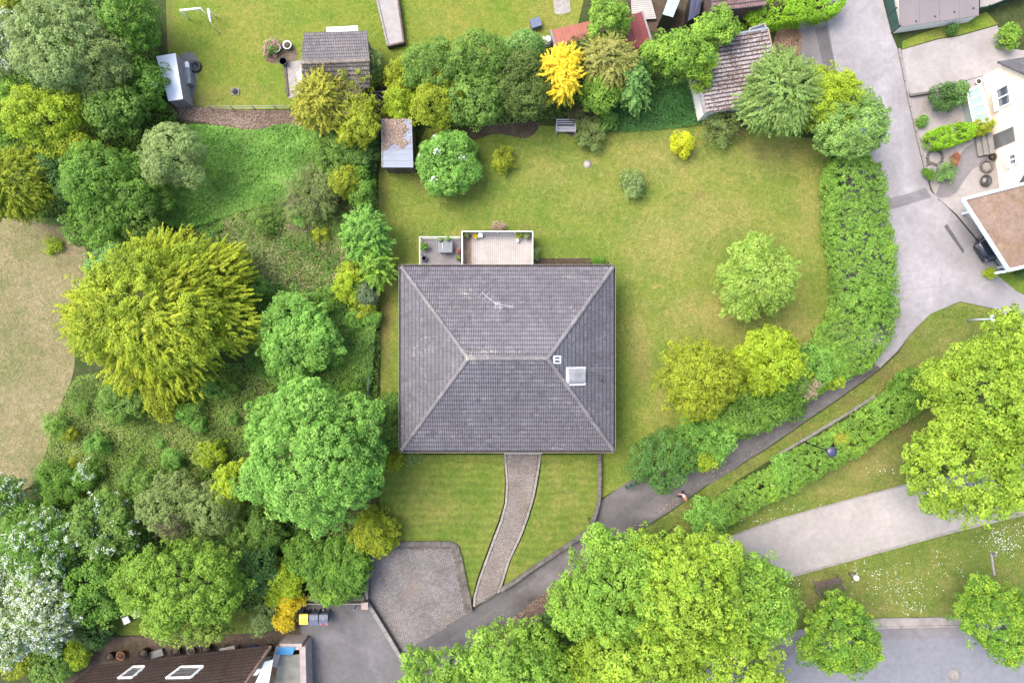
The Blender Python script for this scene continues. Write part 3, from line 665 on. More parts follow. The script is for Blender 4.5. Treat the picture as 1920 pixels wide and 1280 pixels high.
patch('verge', [(1745, 588), (1800, 566), (1872, 581), (1925, 619), (2300, 1000), (1900, 800), (1740, 760), (1640, 745), (1560, 796), (1460, 852), (1390, 895), (1300, 960), (1240, 1005), (1190, 1003), (1262, 957), (1332, 907), (1442, 840), (1522, 784), (1572, 750), (1644, 699), (1684, 662), (1708, 626)], Z[5], G_PARK, step=.45,
      bare=[(1660, 690, 20, 60, .9), (1690, 660, 14, 20, .8), (1720, 620, 20, 10, .8), (1600, 755, 40, 10, .8), (1500, 815, 60, 9, .8), (1400, 875, 60, 9, .8), (1300, 945, 50, 9, .8)], dry=[(1700, 700, 30, 30, .6), (1770, 640, 30, 20, .5)], lush=[(1800, 590, 30, 12, .8), (1560, 785, 50, 8, .6)])
patch('park_lawn', [(1290, 965), (1400, 930), (1500, 880), (1640, 800), (1740, 730), (1900, 730), (2300, 900), (2300, 1175), (1920, 1164), (1800, 1158), (1660, 1160), (1580, 1168), (1500, 1182), (1400, 1215), (1200, 1290), (1200, 1050)], Z[3], G_PARK, step=.45,
      dry=[(1620, 880, 50, 26, .8), (1560, 920, 40, 12, .7), (1520, 1125, 18, 26, .9), (1640, 865, 60, 30, .7), (1780, 1100, 20, 14, .7), (1650, 1140, 80, 10, .7), (1790, 1145, 40, 10, .7), (1530, 1085, 24, 6, .9)],
      bare=[(1600, 845, 60, 12, .7), (1520, 890, 40, 8, .7), (1680, 800, 40, 30, .7), (1870, 1080, 20, 8, .6), (1555, 1075, 26, 7, .8)],
      lush=[(1370, 985, 40, 14, .8), (1480, 950, 40, 10, .6), (1650, 900, 14, 10, .8), (1630, 1130, 40, 16, .7), (1680, 1040, 60, 20, .6), (1820, 1010, 60, 20, .7), (1730, 1135, 40, 10, .5), (1880, 1040, 40, 20, .7)])
path_o = patch('gravel_path', [(1250, 1044), (1340, 1016), (1450, 976), (1600, 934), (1700, 908), (1925, 866), (2300, 790), (2300, 880), (1925, 962), (1790, 995), (1600, 1047), (1450, 1089), (1330, 1118), (1250, 1140)], Z[5], GRAV, step=.5, lush=[(1680, 960, 110, 34, .30)])
patch('street', [(1180, 1318), (1300, 1262), (1400, 1226), (1500, 1196), (1580, 1184), (1660, 1176), (1800, 1173), (2300, 1182), (2300, 1800), (900, 1800), (900, 1500)], Z[4], A_STREET, step=.7)
patch('street_channel', [(1180, 1318), (1300, 1262), (1400, 1226), (1500, 1196), (1580, 1184), (1660, 1176), (1800, 1173), (2300, 1182), (2300, 1206), (1800, 1195), (1660, 1198), (1580, 1206), (1500, 1222), (1400, 1254), (1300, 1296), (1180, 1350)], Z[5], A_OLD, step=.6)
patch('concrete_yard', [(1690, 94), (1760, 74), (1800, 68), (1870, 48), (1884, 90), (1960, 100), (1960, 150), (1880, 140), (1842, 142), (1780, 160), (1740, 172), (1704, 178)], Z[5], PALE, step=.5, dry=[(1720, 100, 10, 14, .5), (1850, 85, 16, 14, .5), (1800, 110, 14, 5, .2)])
patch('house_garden', [(1702, 180), (1740, 173), (1842, 143), (1890, 200), (1960, 250), (1960, 380), (1812, 368), (1760, 376), (1748, 356), (1734, 312), (1716, 232)], Z[4], PALE, step=.5, dry=[(1730, 200, 14, 30, .9), (1790, 225, 20, 14, .9), (1765, 300, 20, 20, .5), (1750, 340, 20, 20, .7), (1850, 320, 20, 20, .9), (1770, 370, 20, 10, .5)])
patch('garden_track', [(1752, 372), (1762, 345), (1790, 300), (1820, 268), (1870, 258), (1880, 300), (1830, 310), (1806, 340), (1790, 368)], Z[6], A_OLD, sm=1, step=.5)
patch('east_lawn', [(1868, 514), (1892, 508), (1960, 500), (2200, 560), (2200, 700), (1925, 556), (1905, 545)], Z[7], G_NEIGH, step=.6, lush=[(1900, 530, 60, 30, .8)])
patch('house_yard', [(120, 1196), (500, 1186), (560, 1160), (590, 1330), (100, 1330)], Z[3], G_SOIL, step=.6, dry=[(300, 1195, 200, 8, .8)], lush=[(440, 1170, 60, 14, .6)])
patch('west_lawn', [(200, 1130), (330, 1120), (520, 1150), (520, 1186), (300, 1190), (200, 1190)], Z[2], G_FRONT, sm=1, step=.6, bare=[(340, 1160, 40, 20, .6), (500, 1170, 40, 20, .8)])
patch('patio', [(531, 118), (566, 113), (572, 180), (541, 184)], Z[4], PALE, step=.4)
patch('round_bed', [(494, 96), (508, 88), (530, 78), (552, 86), (560, 104), (556, 114), (536, 117), (498, 120)], Z[3], G_MULCH, sm=1, step=.3)
patch('paving', [(340, 100), (362, 98), (376, 118), (372, 135), (362, 190), (340, 190)], Z[3], A_OLD, step=.4)
patch('paving', [(1035, -20), (1066, -20), (1070, 22), (1052, 28), (1040, 26)], Z[3], PALE, step=.4)
patch('compost_ground', [(640, 140), (770, 150), (770, 225), (655, 230)], Z[2], G_SOIL, sm=1, step=.4)
patch('backyard_ground', [(1120, -300), (1560, -300), (1560, 10), (1480, 45), (1330, 60), (1120, 60)], Z[1], G_SOIL, step=.6)
patch('driveway_bed', [(0 + 1692, 78), (1720, 66), (1850, 22), (1870, 46), (1800, 66), (1760, 72), (1692, 92)], Z[6], G_NEIGH, step=.4, bare=[(1770, 62, 26, 10, 1)], lush=[(1770, 60, 26, 10, .5)])

# pavers: real setts, joined per surface (each only a few pixels)
def setts(name, poly, z, L, W, ang, mat, parent, gap=.012, herring=False):
    wp = [(P(x, y, z).x, P(x, y, z).y) for x, y in poly]; cx = np.mean([p[0] for p in wp]); cy = np.mean([p[1] for p in wp])
    ca, sa = math.cos(ang), math.sin(ang); N = 90
    i, j = np.meshgrid(np.arange(-N, N), np.arange(-N, N)); i = i.ravel(); j = j.ravel()
    u = (i + .5 * (j % 2)) * L + rg.normal(size=i.size) * .004; v = j * W + rg.normal(size=i.size) * .004
    X = cx + u * ca - v * sa; Y = cy + u * sa + v * ca; k = inside(wp, X, Y); X, Y = X[k], Y[k]; n = len(X)
    hl, hw = (L - gap) / 2, (W - gap) / 2; zt = z + .012 + rg.uniform(-.005, .006, n)
    V = []
    for q, (lx, wy, dz) in enumerate([(-1, -1, 0), (1, -1, 0), (1, 1, 0), (-1, 1, 0), (-1, -1, 1), (1, -1, 1), (1, 1, 1), (-1, 1, 1)]):
        s_ = .93 if dz else 1.0
        x = lx * hl * s_; y = wy * hw * s_
        V.append(np.stack([X + x * ca - y * sa, Y + x * sa + y * ca, np.where(dz, zt, z - .02)], 1))
    V = np.stack(V, 1).reshape(-1, 3); b = (np.arange(n) * 8)[:, None]
    F = np.concatenate([b + np.array(f) for f in ((4, 5, 6, 7), (0, 1, 5, 4), (1, 2, 6, 5), (2, 3, 7, 6), (3, 0, 4, 7))])
    var = np.tile(rg.uniform(0, 1, n), 5)
    org = ORIG[parent]
    o = link(name, np_mesh(name, V - np.array(org), F, mat, {'var': var}), parent); o['kind'] = 'stuff'
    return o
court_poly = [(696, 1029), (847, 1029), (851, 1045), (862, 1100), (872, 1145), (876, 1150), (836, 1175), (784, 1206), (752, 1228), (722, 1175), (692, 1128)]
court = patch('parking_court', [(686, 1022), (855, 1018), (862, 1040), (880, 1120), (882, 1148), (836, 1177), (784, 1208), (752, 1234), (722, 1180), (688, 1130)], Z[6], CONCD, step=.5)
setts('sett', court_poly, Z[6], .20, .125, math.radians(28), PAV_C, court)
gp = [(945, 850), (949, 905), (947, 942), (938, 975), (924, 1012), (910, 1050), (897, 1086), (888, 1118), (888, 1138), (912, 1126), (936, 1111), (945, 1085), (955, 1052), (965, 1030), (977, 1005), (990, 970), (1002, 930), (1011, 880), (1015, 850)]
gpath = patch('garden_path', gp, .30, CONCD, step=.5, down=.35)
inner = [(949, 851), (953, 905), (951, 942), (942, 977), (929, 1012), (915, 1050), (902, 1086), (893, 1118), (892, 1134), (912, 1122), (931, 1109), (940, 1085), (950, 1052), (960, 1030), (972, 1005), (985, 970), (997, 930), (1006, 880), (1010, 851)]
setts('sett', inner, .30, .16, .085, math.radians(-20), PAV_P, gpath)
def stones(parent, name, line, z0, wd, h, length, mat, jit=.06, off=0.0, gapf=.965, zj=.015):
    """a run of separate stones along a polyline (px at ground height z0), each its own object sharing a few meshes"""
    pts = [P(x, y, z0) for x, y in line]; out = []; org = ORIG[parent]
    base = []
    for k in range(4):
        q = random.Random(k + 31); b = bmesh.new(); bmesh.ops.create_cube(b, size=1.0)
        bmesh.ops.bevel(b, geom=b.edges[:], offset=.06, segments=1, affect='EDGES')
        for v in b.verts: v.co += Vector((q.uniform(-.02, .02), q.uniform(-.05, .05), q.uniform(-.04, .04)))
        me = bpy.data.meshes.new(name); b.to_mesh(me); b.free(); me.materials.append(mat); base.append(me)
    for i in range(len(pts) - 1):
        a, b_ = pts[i], pts[i + 1]; d = b_ - a; n = max(1, round(d.length / length)); rz = math.atan2(d.y, d.x); l = d.length / n
        for k in range(n):
            o = bpy.data.objects.new(name, base[R.randrange(4)]); C.objects.link(o); o.parent = parent; ORIG[o] = org
            c = a.lerp(b_, (k + .5) / n)
            o.location = Vector((c.x, c.y, z0 + h / 2 + R.uniform(-zj, zj))) - org
            o.rotation_euler = (0, 0, rz + R.uniform(-jit, jit) * .3); o.scale = (l * gapf, wd * (1 + R.uniform(-jit, jit)), h)
            out.append(o)
    return out
stones(gpath, 'edging_stone', [(947, 851), (951, 905), (949, 942), (940, 976), (926, 1012), (912, 1050), (899, 1086), (890, 1118), (889, 1136)], .28, .16, .10, .5, KERB)
stones(gpath, 'edging_stone', [(1013, 851), (1009, 880), (1000, 930), (988, 970), (975, 1005), (963, 1030), (953, 1052), (943, 1085), (934, 1110)], .28, .16, .10, .5, KERB)
stones(path_o, 'kerb_stone', [(1340, 1016), (1450, 976), (1600, 934), (1700, 908), (1925, 866)], .0, .13, .06, 1.0, KERB, .03)
stones(path_o, 'kerb_stone', [(1450, 1089), (1600, 1047), (1790, 995), (1925, 962)], .0, .16, .06, 1.0, KERB, .03)
pav = patch('pavement_strip', [(1180, 1290), (1300, 1244), (1400, 1208), (1500, 1180), (1580, 1167), (1660, 1159), (1800, 1157), (2300, 1164), (2300, 1180), (1800, 1171), (1660, 1174), (1580, 1182), (1500, 1194), (1400, 1224), (1300, 1260), (1180, 1314)], .09, KERB, step=.6, down=.1)
stones(pav, 'kerb_stone', [(1440, 1212.5), (1500, 1194), (1580, 1182.5), (1660, 1175), (1800, 1172), (1930, 1174)], .0, .14, .115, 1.0, KERB, .02)
stones(pav, 'edging_stone', [(1440, 1195.5), (1500, 1179), (1580, 1166), (1660, 1158), (1800, 1156), (1930, 1159)], .0, .08, .12, 1.0, CONC, .02)
verge_kerb = thing('stone_edging', 'rough pale stone edging beside the low hedge along the lane', 'edging', P(1640, 745))
stones(verge_kerb, 'stone', [(1640, 742), (1600, 768), (1560, 792), (1510, 822), (1460, 851)], 0, .20, .06, .45, CONC, .25)
print('ground done')
# ------------------------------------------------------------------ tiled roofs
def tile_mesh_data(w_, l_, rolls=2, amp=.045, lip=.04, over=.02, joint=.13):  # joint: share of the tile length that takes the painted lip shade
    xs = []; zs = []
    hw = w_ / rolls
    for r in range(rolls):
        for fx, fz in ((0.0, 0.0), (.12, .05), (.24, .9), (.62, 1.0), (.84, .55), (.96, .05)):
            xs.append((r + fx) * hw); zs.append(fz * amp)
    xs.append(w_); zs.append(0.0)
    m = len(xs); V = []
    for y, dz in ((-over, lip - .02), (-over, lip), (l_ * joint, lip * (1 - joint)), (l_, 0.0)):
        for x, z in zip(xs, zs): V.append((x - w_ / 2, y, z + dz))
    F = []
    for k in range(3):
        for i in range(m - 1): F.append((k * m + i, k * m + i + 1, (k + 1) * m + i + 1, (k + 1) * m + i))
    return np.array(V), F
def tmi(F): return [1 if i < 2 * len(F) // 3 else 0 for i in range(len(F))]   # dark band paints in the shadow line below each tile's lip
class Plane:
    def __init__(s, a, b, c):   # eave a->b (left to right seen from outside), c a point up the slope
        s.a = Vector(a); s.u = (Vector(b) - s.a).normalized(); n = s.u.cross(Vector(c) - s.a).normalized()
        if n.z < 0: n = -n
        s.n = n; s.v = n.cross(s.u)
        if s.v.z < 0: s.v = -s.v; s.u = -s.u
    def uv(s, p): d = Vector(p) - s.a; return (d.dot(s.u), d.dot(s.v))
    def pt(s, u, v, h=0.0): return s.a + s.u * u + s.v * v + s.n * h
    def M(s): return Matrix((s.u, s.v, s.n)).transposed()
def tile_plane(pl, poly, tw, tl, TV, TF, mb, indiv=None, lift=.03):
    """cover the polygon (3D points on the plane) with tiles; the whole ones go to indiv (list) or mb, cut ones are cut and go to mb"""
    uv = [pl.uv(p) for p in poly]; mu = min(p[0] for p in uv); Mu = max(p[0] for p in uv); mv = min(p[1] for p in uv); Mv = max(p[1] for p in uv)
    n = len(uv); ar = sum(uv[i][0] * uv[(i + 1) % n][1] - uv[(i + 1) % n][0] * uv[i][1] for i in range(n))
    if ar < 0: uv = uv[::-1]
    def dist(p):   # signed inside distance to the side edges
        return min(((uv[(i + 1) % n][0] - uv[i][0]) * (p[1] - uv[i][1]) - (uv[(i + 1) % n][1] - uv[i][1]) * (p[0] - uv[i][0])) / max(1e-6, math.hypot(uv[(i + 1) % n][0] - uv[i][0], uv[(i + 1) % n][1] - uv[i][1])) for i in range(n))
    Mt = pl.M(); rows = int((Mv - mv) / tl) + 1; cols = int((Mu - mu) / tw) + 2; cut = bmesh.new(); any_cut = False
    for r in range(rows):
        for c in range(cols):
            u0 = mu + (c + .5) * tw - tw * .0; v0 = mv + r * tl
            cs = [(u0 - tw / 2, v0 + .01), (u0 + tw / 2, v0 + .01), (u0 + tw / 2, v0 + tl - .01), (u0 - tw / 2, v0 + tl - .01)]
            ds = [dist(p) for p in cs]
            if max(ds) < 0: continue
            q = pl.pt(u0, v0, lift + R.uniform(-.004, .004))
            if min(ds) > -.03:
                if indiv is not None: indiv.append((q, Mt))
                else: mb.add([q + Mt @ Vector(p) for p in TV], TF); mb.m[-len(TF):] = tmi(TF)
            else:
                vs = [cut.verts.new(q + Mt @ Vector(p)) for p in TV]
                for f, mi_ in zip(TF, tmi(TF)): cut.faces.new([vs[i] for i in f]).material_index = mi_
                any_cut = True
    if any_cut:
        for i in range(n):
            p, e = pl.pt(*uv[i]), pl.pt(*uv[(i + 1) % n]); no = (e - p).cross(pl.n).normalized()
            bmesh.ops.bisect_plane(cut, geom=cut.verts[:] + cut.edges[:] + cut.faces[:], plane_co=p, plane_no=no, clear_outer=True)
        cut.verts.index_update(); fm = [f.material_index for f in cut.faces]; mb.add([v.co.copy() for v in cut.verts], [tuple(v.index for v in f.verts) for f in cut.faces])
        if fm: mb.m[-len(fm):] = fm
    cut.free()
def caps(parent, name, a, b, rad, length, mat, lift=.02):
    a = Vector(a); b = Vector(b); d = b - a; n = max(1, round(d.length / length)); x = d.normalized(); y = Vector((0, 0, 1)).cross(x).normalized(); z = x.cross(y)
    key = ('cap', name, round(rad, 3), mat.name)
    me = CAPM.get(key)
    if me is None:
        m = MB(); vs = []; fs = []; K = 7
        for xx, r in ((0, rad * 1.12), (1.06, rad * .95)):
            for k in range(K):
                t_ = math.pi * k / (K - 1); vs.append((xx, r * math.cos(t_), r * .75 * math.sin(t_)))
        for k in range(K - 1): fs.append((k, K + k, K + k + 1, k + 1))
        fs += [tuple(range(K - 1, -1, -1)), tuple(range(K, 2 * K))]
        m.add(vs, fs); me = m.mesh(name, mat); CAPM[key] = me
    for i in range(n):
        o = bpy.data.objects.new(name, me); C.objects.link(o); o.parent = parent; ORIG[o] = ORIG[parent]
        p = a + d * (i / n) - ORIG[parent]; L_ = d.length / n
        o.matrix_local = Matrix.Translation(p + z * (lift + R.uniform(-.006, .006))) @ Matrix((x * L_, y, z)).transposed().to_4x4()
CAPM = {}

# ------------------------------------------------------------------ the bungalow
RT = roofmat('roof_tile', (.165, .157, .178), lichen=(.44, .41, .36), amount=.635, damount=.64, spots=((-.3, -.2, 4.2, 1.2, .10), (-6.2, 1.0, 2.4, 3.4, .06), (-5.8, -1.6, 1.6, 1.6, .06), (-3.6, 3.0, 2.2, 2.4, .06)))
RC = roofmat('ridge_tile', (.19, .175, .185), lichen=(.42, .38, .31), amount=.60, cell=2.2)
RD = simple('roof_underlay', (.045, .042, .046), .9, .1)
GUT = simple('gutter_metal', (.27, .255, .26), .55, .4, .2, 2)
ZE, ZR = 2.85, 5.75
E = [P(753, 501, ZE), P(1149, 501, ZE), P(1149, 843, ZE), P(753, 843, ZE)]   # NW NE SE SW
RW, RE = P(878, 672, ZR), P(1027, 672, ZR)
hc = (E[0] + E[2]) / 2; hc.z = 0
house = thing('bungalow', 'large hipped bungalow with dark grey tiled roof in the middle of the garden', 'house', hc)
b = MB(); ins = .65
wx0, wx1, wy0, wy1 = E[0].x + ins, E[1].x - ins, E[2].y + ins, E[0].y - ins
b.prism([(wx0, wy0), (wx1, wy0), (wx1, wy1), (wx0, wy1)], 0, ZE - .05); wl = b.build('wall', CREAMW, house)
for (x, y, sx, sy) in ((wx0 + 2.2, wy0, 1.6, .08), (wx1 - 2.6, wy0, 1.6, .08), (wx0 + 3, wy1, 2.2, .08), (wx1 - 2.5, wy1, 1.5, .08), (wx0, 0, .08, 1.5), (wx1, -2, .08, 1.3)):
    f = MB().box((x, y, 1.55), (sx + .02, sy + .04, 1.25)).build('window', WHITEP, house)
    MB().box((x, y, 1.55), (sx - .12 if sx > .2 else .14, sy - .12 if sy > .2 else .14, 1.1)).build('pane', GLASSM, f)
dr = MB().box((P(980, 846, 0).x, wy0, 1.05), (1.05, .1, 2.1)).build('door', WOODB, house)
b = MB(); lo = -.06
b.add([e + Vector((0, 0, lo)) for e in E] + [RW + Vector((0, 0, lo)), RE + Vector((0, 0, lo))], [(0, 1, 5, 4), (1, 2, 5), (2, 3, 4, 5), (3, 0, 4), (3, 2, 1, 0)])
b.build('roof_underlay', RD, house)
TW, TL = .30, .325
TV, TF = tile_mesh_data(TW, TL)
DEBRIS = simple('gutter_debris', (.075, .06, .045), .95, .1, .4, 6)
ind = []; mb = MB()
for pl_pts in ((E[1], E[0], RW, RE), (E[2], E[1], RE), (E[3], E[2], RE, RW), (E[0], E[3], RW)):
    pl = Plane(pl_pts[0], pl_pts[1], pl_pts[2]); tile_plane(pl, list(pl_pts), TW, TL, TV, TF, mb, ind)
camv = Vector((0, 0, CAM_H)); ind.sort(key=lambda t: (t[0] - camv).length)
JT = simple('tile_lip_shade', (.112, .105, .116), .9, .1, .4, 4)  # dark tone painted as the shade under the tile lips
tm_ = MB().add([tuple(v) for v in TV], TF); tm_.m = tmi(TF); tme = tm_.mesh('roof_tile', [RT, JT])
RT2 = roofmat('clean_roof_tile', (.185, .177, .200), lichen=(.40, .38, .34), amount=.70, damount=.75)
tm2 = tme.copy(); tm2.materials[0] = RT2   # a patch of cleaner tiles above the ridge
nw, se = P(873, 588, 5.0), P(1032, 652, 5.4)
for q, Mt in ind[:300]:
    o = bpy.data.objects.new('roof_tile', tm2 if nw.x < q.x < se.x and se.y < q.y < nw.y else tme); C.objects.link(o); o.parent = house; ORIG[o] = ORIG[house]
    o.matrix_local = Matrix.Translation(q - hc) @ Mt.to_4x4()
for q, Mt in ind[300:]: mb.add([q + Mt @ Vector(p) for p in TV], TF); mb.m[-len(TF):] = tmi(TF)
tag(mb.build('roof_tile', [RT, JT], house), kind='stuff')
for k in range(4): caps(house, 'ridge_tile', E[k] + Vector((0, 0, .05)), (RW if k in (0, 3) else RE) + Vector((0, 0, .05)), .13, .40, RC)
caps(house, 'ridge_tile', RW + Vector((0, 0, .05)), RE + Vector((0, 0, .05)), .13, .40, RC)
for k in range(4):   # gutter: an open channel along every eave, and the fascia board
    a, c = E[k], E[(k + 1) % 4]; d = (c - a).normalized(); out = Vector((d.y, -d.x, 0));
    if out.dot(a - hc) < 0: out = -out
    p, q = a + out * .06 - d * .08, c + out * .06 + d * .08; b = MB(); prof = [(0, 0), (.0, -.06), (.05, -.08), (.11, -.06), (.11, .01), (.135, .01)]
    vs = [e + out * x + Vector((0, 0, z)) for e in (p, q) for x, z in prof]; m = len(prof)
    b.add(vs, [(i, i + 1, m + i + 1, m + i) for i in range(3)], 1); b.add(vs, [(i, i + 1, m + i + 1, m + i) for i in range(3, m - 1)])
    b.build('gutter', [GUT, DEBRIS], house)
    MB().bar(a + Vector((0, 0, -.12)) + out * .02, c + Vector((0, 0, -.12)) + out * .02, .03, .2).build('fascia_board', WOODB, house)
EP = Plane(E[2], E[1], RE)   # east slope
def on_plane(pl, px, py):
    return ray_plane(px, py, pl.a, pl.n)
q = on_plane(EP, 1078, 705)
SKG = simple('skylight_dome', (.40, .385, .39), .35, .5, .3, 2.2)
sl = MB().box(q + EP.n * .06, (1.56, 1.20, .14), M=Matrix((EP.v, EP.u, EP.n)).transposed()).build('skylight', simple('skylight_frame', (.62, .65, .65), .5, .4), house)
b = MB(); vs = []; fs = []; K = 9
for i in range(K):
    t_ = math.pi * i / (K - 1); uu = -.50 * math.cos(t_); h_ = .13 + .16 * math.sin(t_)
    for vv in (-.66, .66): vs.append(q + EP.u * uu + EP.v * vv + EP.n * h_)
for i in range(K - 1): fs.append((2 * i, 2 * i + 1, 2 * i + 3, 2 * i + 2))
fs += [tuple(range(0, 2 * K, 2)), tuple(range(2 * K - 1, 0, -2))]
b.add(vs, fs); b.build('dome', SKG, sl)
q = on_plane(EP, 1043, 674); Mw = Matrix((EP.v, EP.u, EP.n)).transposed()
rw = MB()
for du, dv, su, sv in ((0, .24, .50, .07), (0, -.24, .50, .07), (.22, 0, .07, .44), (-.22, 0, .07, .44), (0, 0, .05, .44)):
    rw.box(q + EP.u * du + EP.v * dv + EP.n * .10, (sv, su, .08), M=Mw)
rw = rw.build('roof_window', WHITEP, house)
MB().box(q + EP.n * .08, (.42, .42, .05), M=Mw).build('pane', GLASSM, rw)
q = on_plane(EP, 1126, 712); MB().tube([q - Vector((0, 0, .1)), q + Vector((0, 0, .38))], .075, 10).tube([q + Vector((0, 0, .38)), q + Vector((0, 0, .44))], .11, 10).build('vent_pipe', DARKM, house)
MB().bar(on_plane(EP, 1098, 690) + EP.n * .06, on_plane(EP, 1150, 690) + EP.n * .06, .05, .03).build('flashing_strip', METAL, house)
# aerial on the north slope
NP = Plane(E[1], E[0], RW); q = on_plane(NP, 933, 573)
MB().box(q + NP.n * .05, (.55, .75, .02), M=NP.M()).build('lead_flashing', simple('lead_sheet', (.55, .53, .52), .6, .3), house)
ALU = simple('aerial_metal', (.50, .49, .50), .4, .5, .08, 2, .3)
mast = MB().tube([q - Vector((0, 0, .2)), q + Vector((0, 0, 1.25))], .025, 8).build('aerial', ALU, house)
def aer(p0, p1, z, elems):
    a, c = P(*p0, z), P(*p1, z); d = (c - a).normalized(); n = Vector((-d.y, d.x, 0)); bb = MB().bar(a, c, .024, .024)
    for f, l1, l2 in elems: e = a.lerp(c, f); bb.bar(e - n * l1, e + n * l2, .013, .013)
    return bb.build('aerial_arm', ALU, mast)
zq = q.z + 1.1
aer((904, 549), (941, 578), zq, [(0, .36, .36), (.2, .32, .34), (.42, .32, .34), (.72, .2, .3), (.97, .5, .15)])
aer((932, 570), (961, 575), zq + .08, [(.55, .12, .12), (.7, .12, .12), (.85, .12, .12), (1, .1, .2)])
pr = MB().prism([(P(945, 0, 2.5).x, P(0, 851, 2.5).y), (P(1016, 0, 2.5).x, P(0, 851, 2.5).y), (P(1016, 0, 2.5).x, wy0), (P(945, 0, 2.5).x, wy0)], 2.42, 2.52).build('porch_roof', GUT, house)

# ------------------------------------------------------------------ decks
DK1 = simple('deck_board_pale', (.49, .455, .43), .85, .2, .16, 1.6)
DK2 = simple('deck_board_grey', (.27, .25, .26), .85, .2, .16, 1.6)
DK3 = simple('deck_board_brown', (.36, .26, .19), .9, .2, .25, 2.5)
def deck(name, label, x0, x1, y0, y1, z, mat, n, brown=0):
    a, c = P(x0, y1, z), P(x1, y0, z); t = thing(name, label, 'deck', ((a.x + c.x) / 2, (a.y + c.y) / 2, 0)); wdt = (c.x - a.x) / n
    for i in range(n):
        MB().box((a.x + (i + .5) * wdt, (a.y + c.y) / 2, z - .015 + R.uniform(-.003, .003)), (wdt - .012, c.y - a.y, .03)).build('board', DK3 if i < brown and R.random() < .85 else mat, t)
    f = MB(); f.prism([(a.x, a.y), (c.x, a.y), (c.x, c.y), (a.x, c.y)], z - .14, z - .035)
    for x in (a.x + .1, c.x - .1):
        for y in (a.y + .1, c.y - .1): f.box((x, y, (z - .14) / 2), (.12, .12, z - .14))
    f.build('frame', WOODB, t); return t, a, c
zu, zl = .85, .55
du, a, c = deck('raised_deck', 'pale raised deck with white railings behind the house', 868, 998, 438, 512, zu, DK1, 33, 5)
PANEL = simple('railing_panel', (.40, .41, .40), .4, .4, .1, 2)
def railing(parent, p, q, z, h, posts, panel=True, mat=WHITEP):
    p = Vector((p[0], p[1], z)); q = Vector((q[0], q[1], z)); up = Vector((0, 0, 1))
    r = MB().bar(p + up * h, q + up * h, .05, .04).build('rail', mat, parent); MB().bar(p + up * .12, q + up * .12, .04, .04).build('rail', PANEL, parent)
    for k in range(posts): e = p.lerp(q, k / (posts - 1)); MB().box(e + up * h / 2, (.05, .05, h)).build('post', mat, parent)
    if panel:
        for k in range(posts - 1):
            e, f = p.lerp(q, (k + .04) / (posts - 1)), p.lerp(q, (k + .96) / (posts - 1))
            MB().bar(e + up * (.5 * h + .06), f + up * (.5 * h + .06), .025, h - .24).build('panel', PANEL, parent)
railing(du, (a.x, c.y), (c.x, c.y), zu, .95, 5)
railing(du, (a.x, a.y + .2), (a.x, c.y), zu, .95, 3)
railing(du, (c.x, a.y + .2), (c.x, c.y), zu, .95, 3)
dl, a2, c2 = deck('lower_deck', 'small lower grey deck beside the pale raised deck', 790, 864, 448, 512, zl, DK2, 17)
railing(dl, (a2.x, c2.y), (c2.x, c2.y), zl, .9, 3, False); railing(dl, (a2.x, a2.y + .2), (a2.x, c2.y), zl, .9, 3, False)
# things on the decks
tc = P(834, 459, zl + .72); th_ = .72
t = thing('garden_table', 'dark slate topped square table on the lower deck', 'table', P(835, 461, zl))
MB().box(P(834.5, 460, zl + th_), (1.02, 1.0, .03)).build('tabletop', simple('slate_top', (.12, .135, .165), .35, .5, .35, 5), t)
for dx in (-.42, .42):
    for dy in (-.42, .42): q = P(834.5, 460, zl + th_); MB().bar((q.x + dx, q.y + dy, zl), (q.x + dx, q.y + dy, zl + th_), .05, .05).build('leg', DARKM, t)
def potplant(label, px, py, z, pr_, ph_, rp, hp, mat, potmat, name='potted_plant', sty='fine', group=None, dens=1.0, flower=None):
    q = P(px, py, z); t = thing(name, label, 'plant', q, group)
    MB().lathe(q, [(pr_ * .75, 0), (pr_, ph_), (pr_ * 1.08, ph_), (pr_ * 1.08, ph_ + .03), (pr_ * .9, ph_ + .03), (pr_ * .88, ph_ - .03)], 14).build('pot', potmat, t)
    lob = make_lobes((q.x, q.y, z + ph_ + hp * .5), rp, rp, hp * .6, 0, .45, 5, .2)
    st = STY[sty]; sv = dict(st); st.update(cr=.09, L=.085, W=.05, n=14)
    crown('foliage', lob, sty, mat, t, zmin=-.6, dens=dens, fill=False, accent=flower); st.update(sv)
    MB().tube([q + Vector((0, 0, ph_ * .5)), q + Vector((0, 0, ph_ + hp * .6))], [.02, .01], 5).build('stem', BARK, t)
    return t
GLAZE = simple('blue_grey_glaze', (.10, .11, .17), .3, .5); 
potplant('large dark green leafy plant in a pot at the left railing of the lower deck', 797, 463.5, zl, .17, .32, .26, .35, GREEN, BLACKP)
potplant('small pale green plant on the left of the slate table edge', 826, 449, zl + .735, .09, .14, .13, .14, SILVER, GLAZE)
potplant('small pale green plant on the right of the slate table edge', 840.5, 448.5, zl + .735, .09, .14, .13, .14, FRESH, GLAZE)
potplant('red leaved little plant against the raised deck', 860, 472, zl, .10, .18, .13, .2, leafmat('red_leaf', [(.18, .06, .05), (.30, .10, .09), (.40, .2, .16)]), TERRA)
potplant('straggly olive plant near the roof edge on the lower deck', 859.5, 484, zl, .10, .18, .14, .18, OLIVE, TERRA)
q = P(796, 485.5, zl); t = thing('glazed_pot', 'empty dark glazed pot on the lower deck by the roof', 'pot', q)
MB().lathe(q, [(.12, 0), (.20, .12), (.21, .28), (.16, .36), (.19, .40), (.15, .40), (.12, .3)], 16).build('vessel', GLAZE, t)
MB().lathe(q, [(.11, .27), (.125, .30)], 12).build('soil', BARK, t)
q = P(833, 471, zl); t = thing('folding_chair', 'black chair pushed under the slate table', 'chair', q)
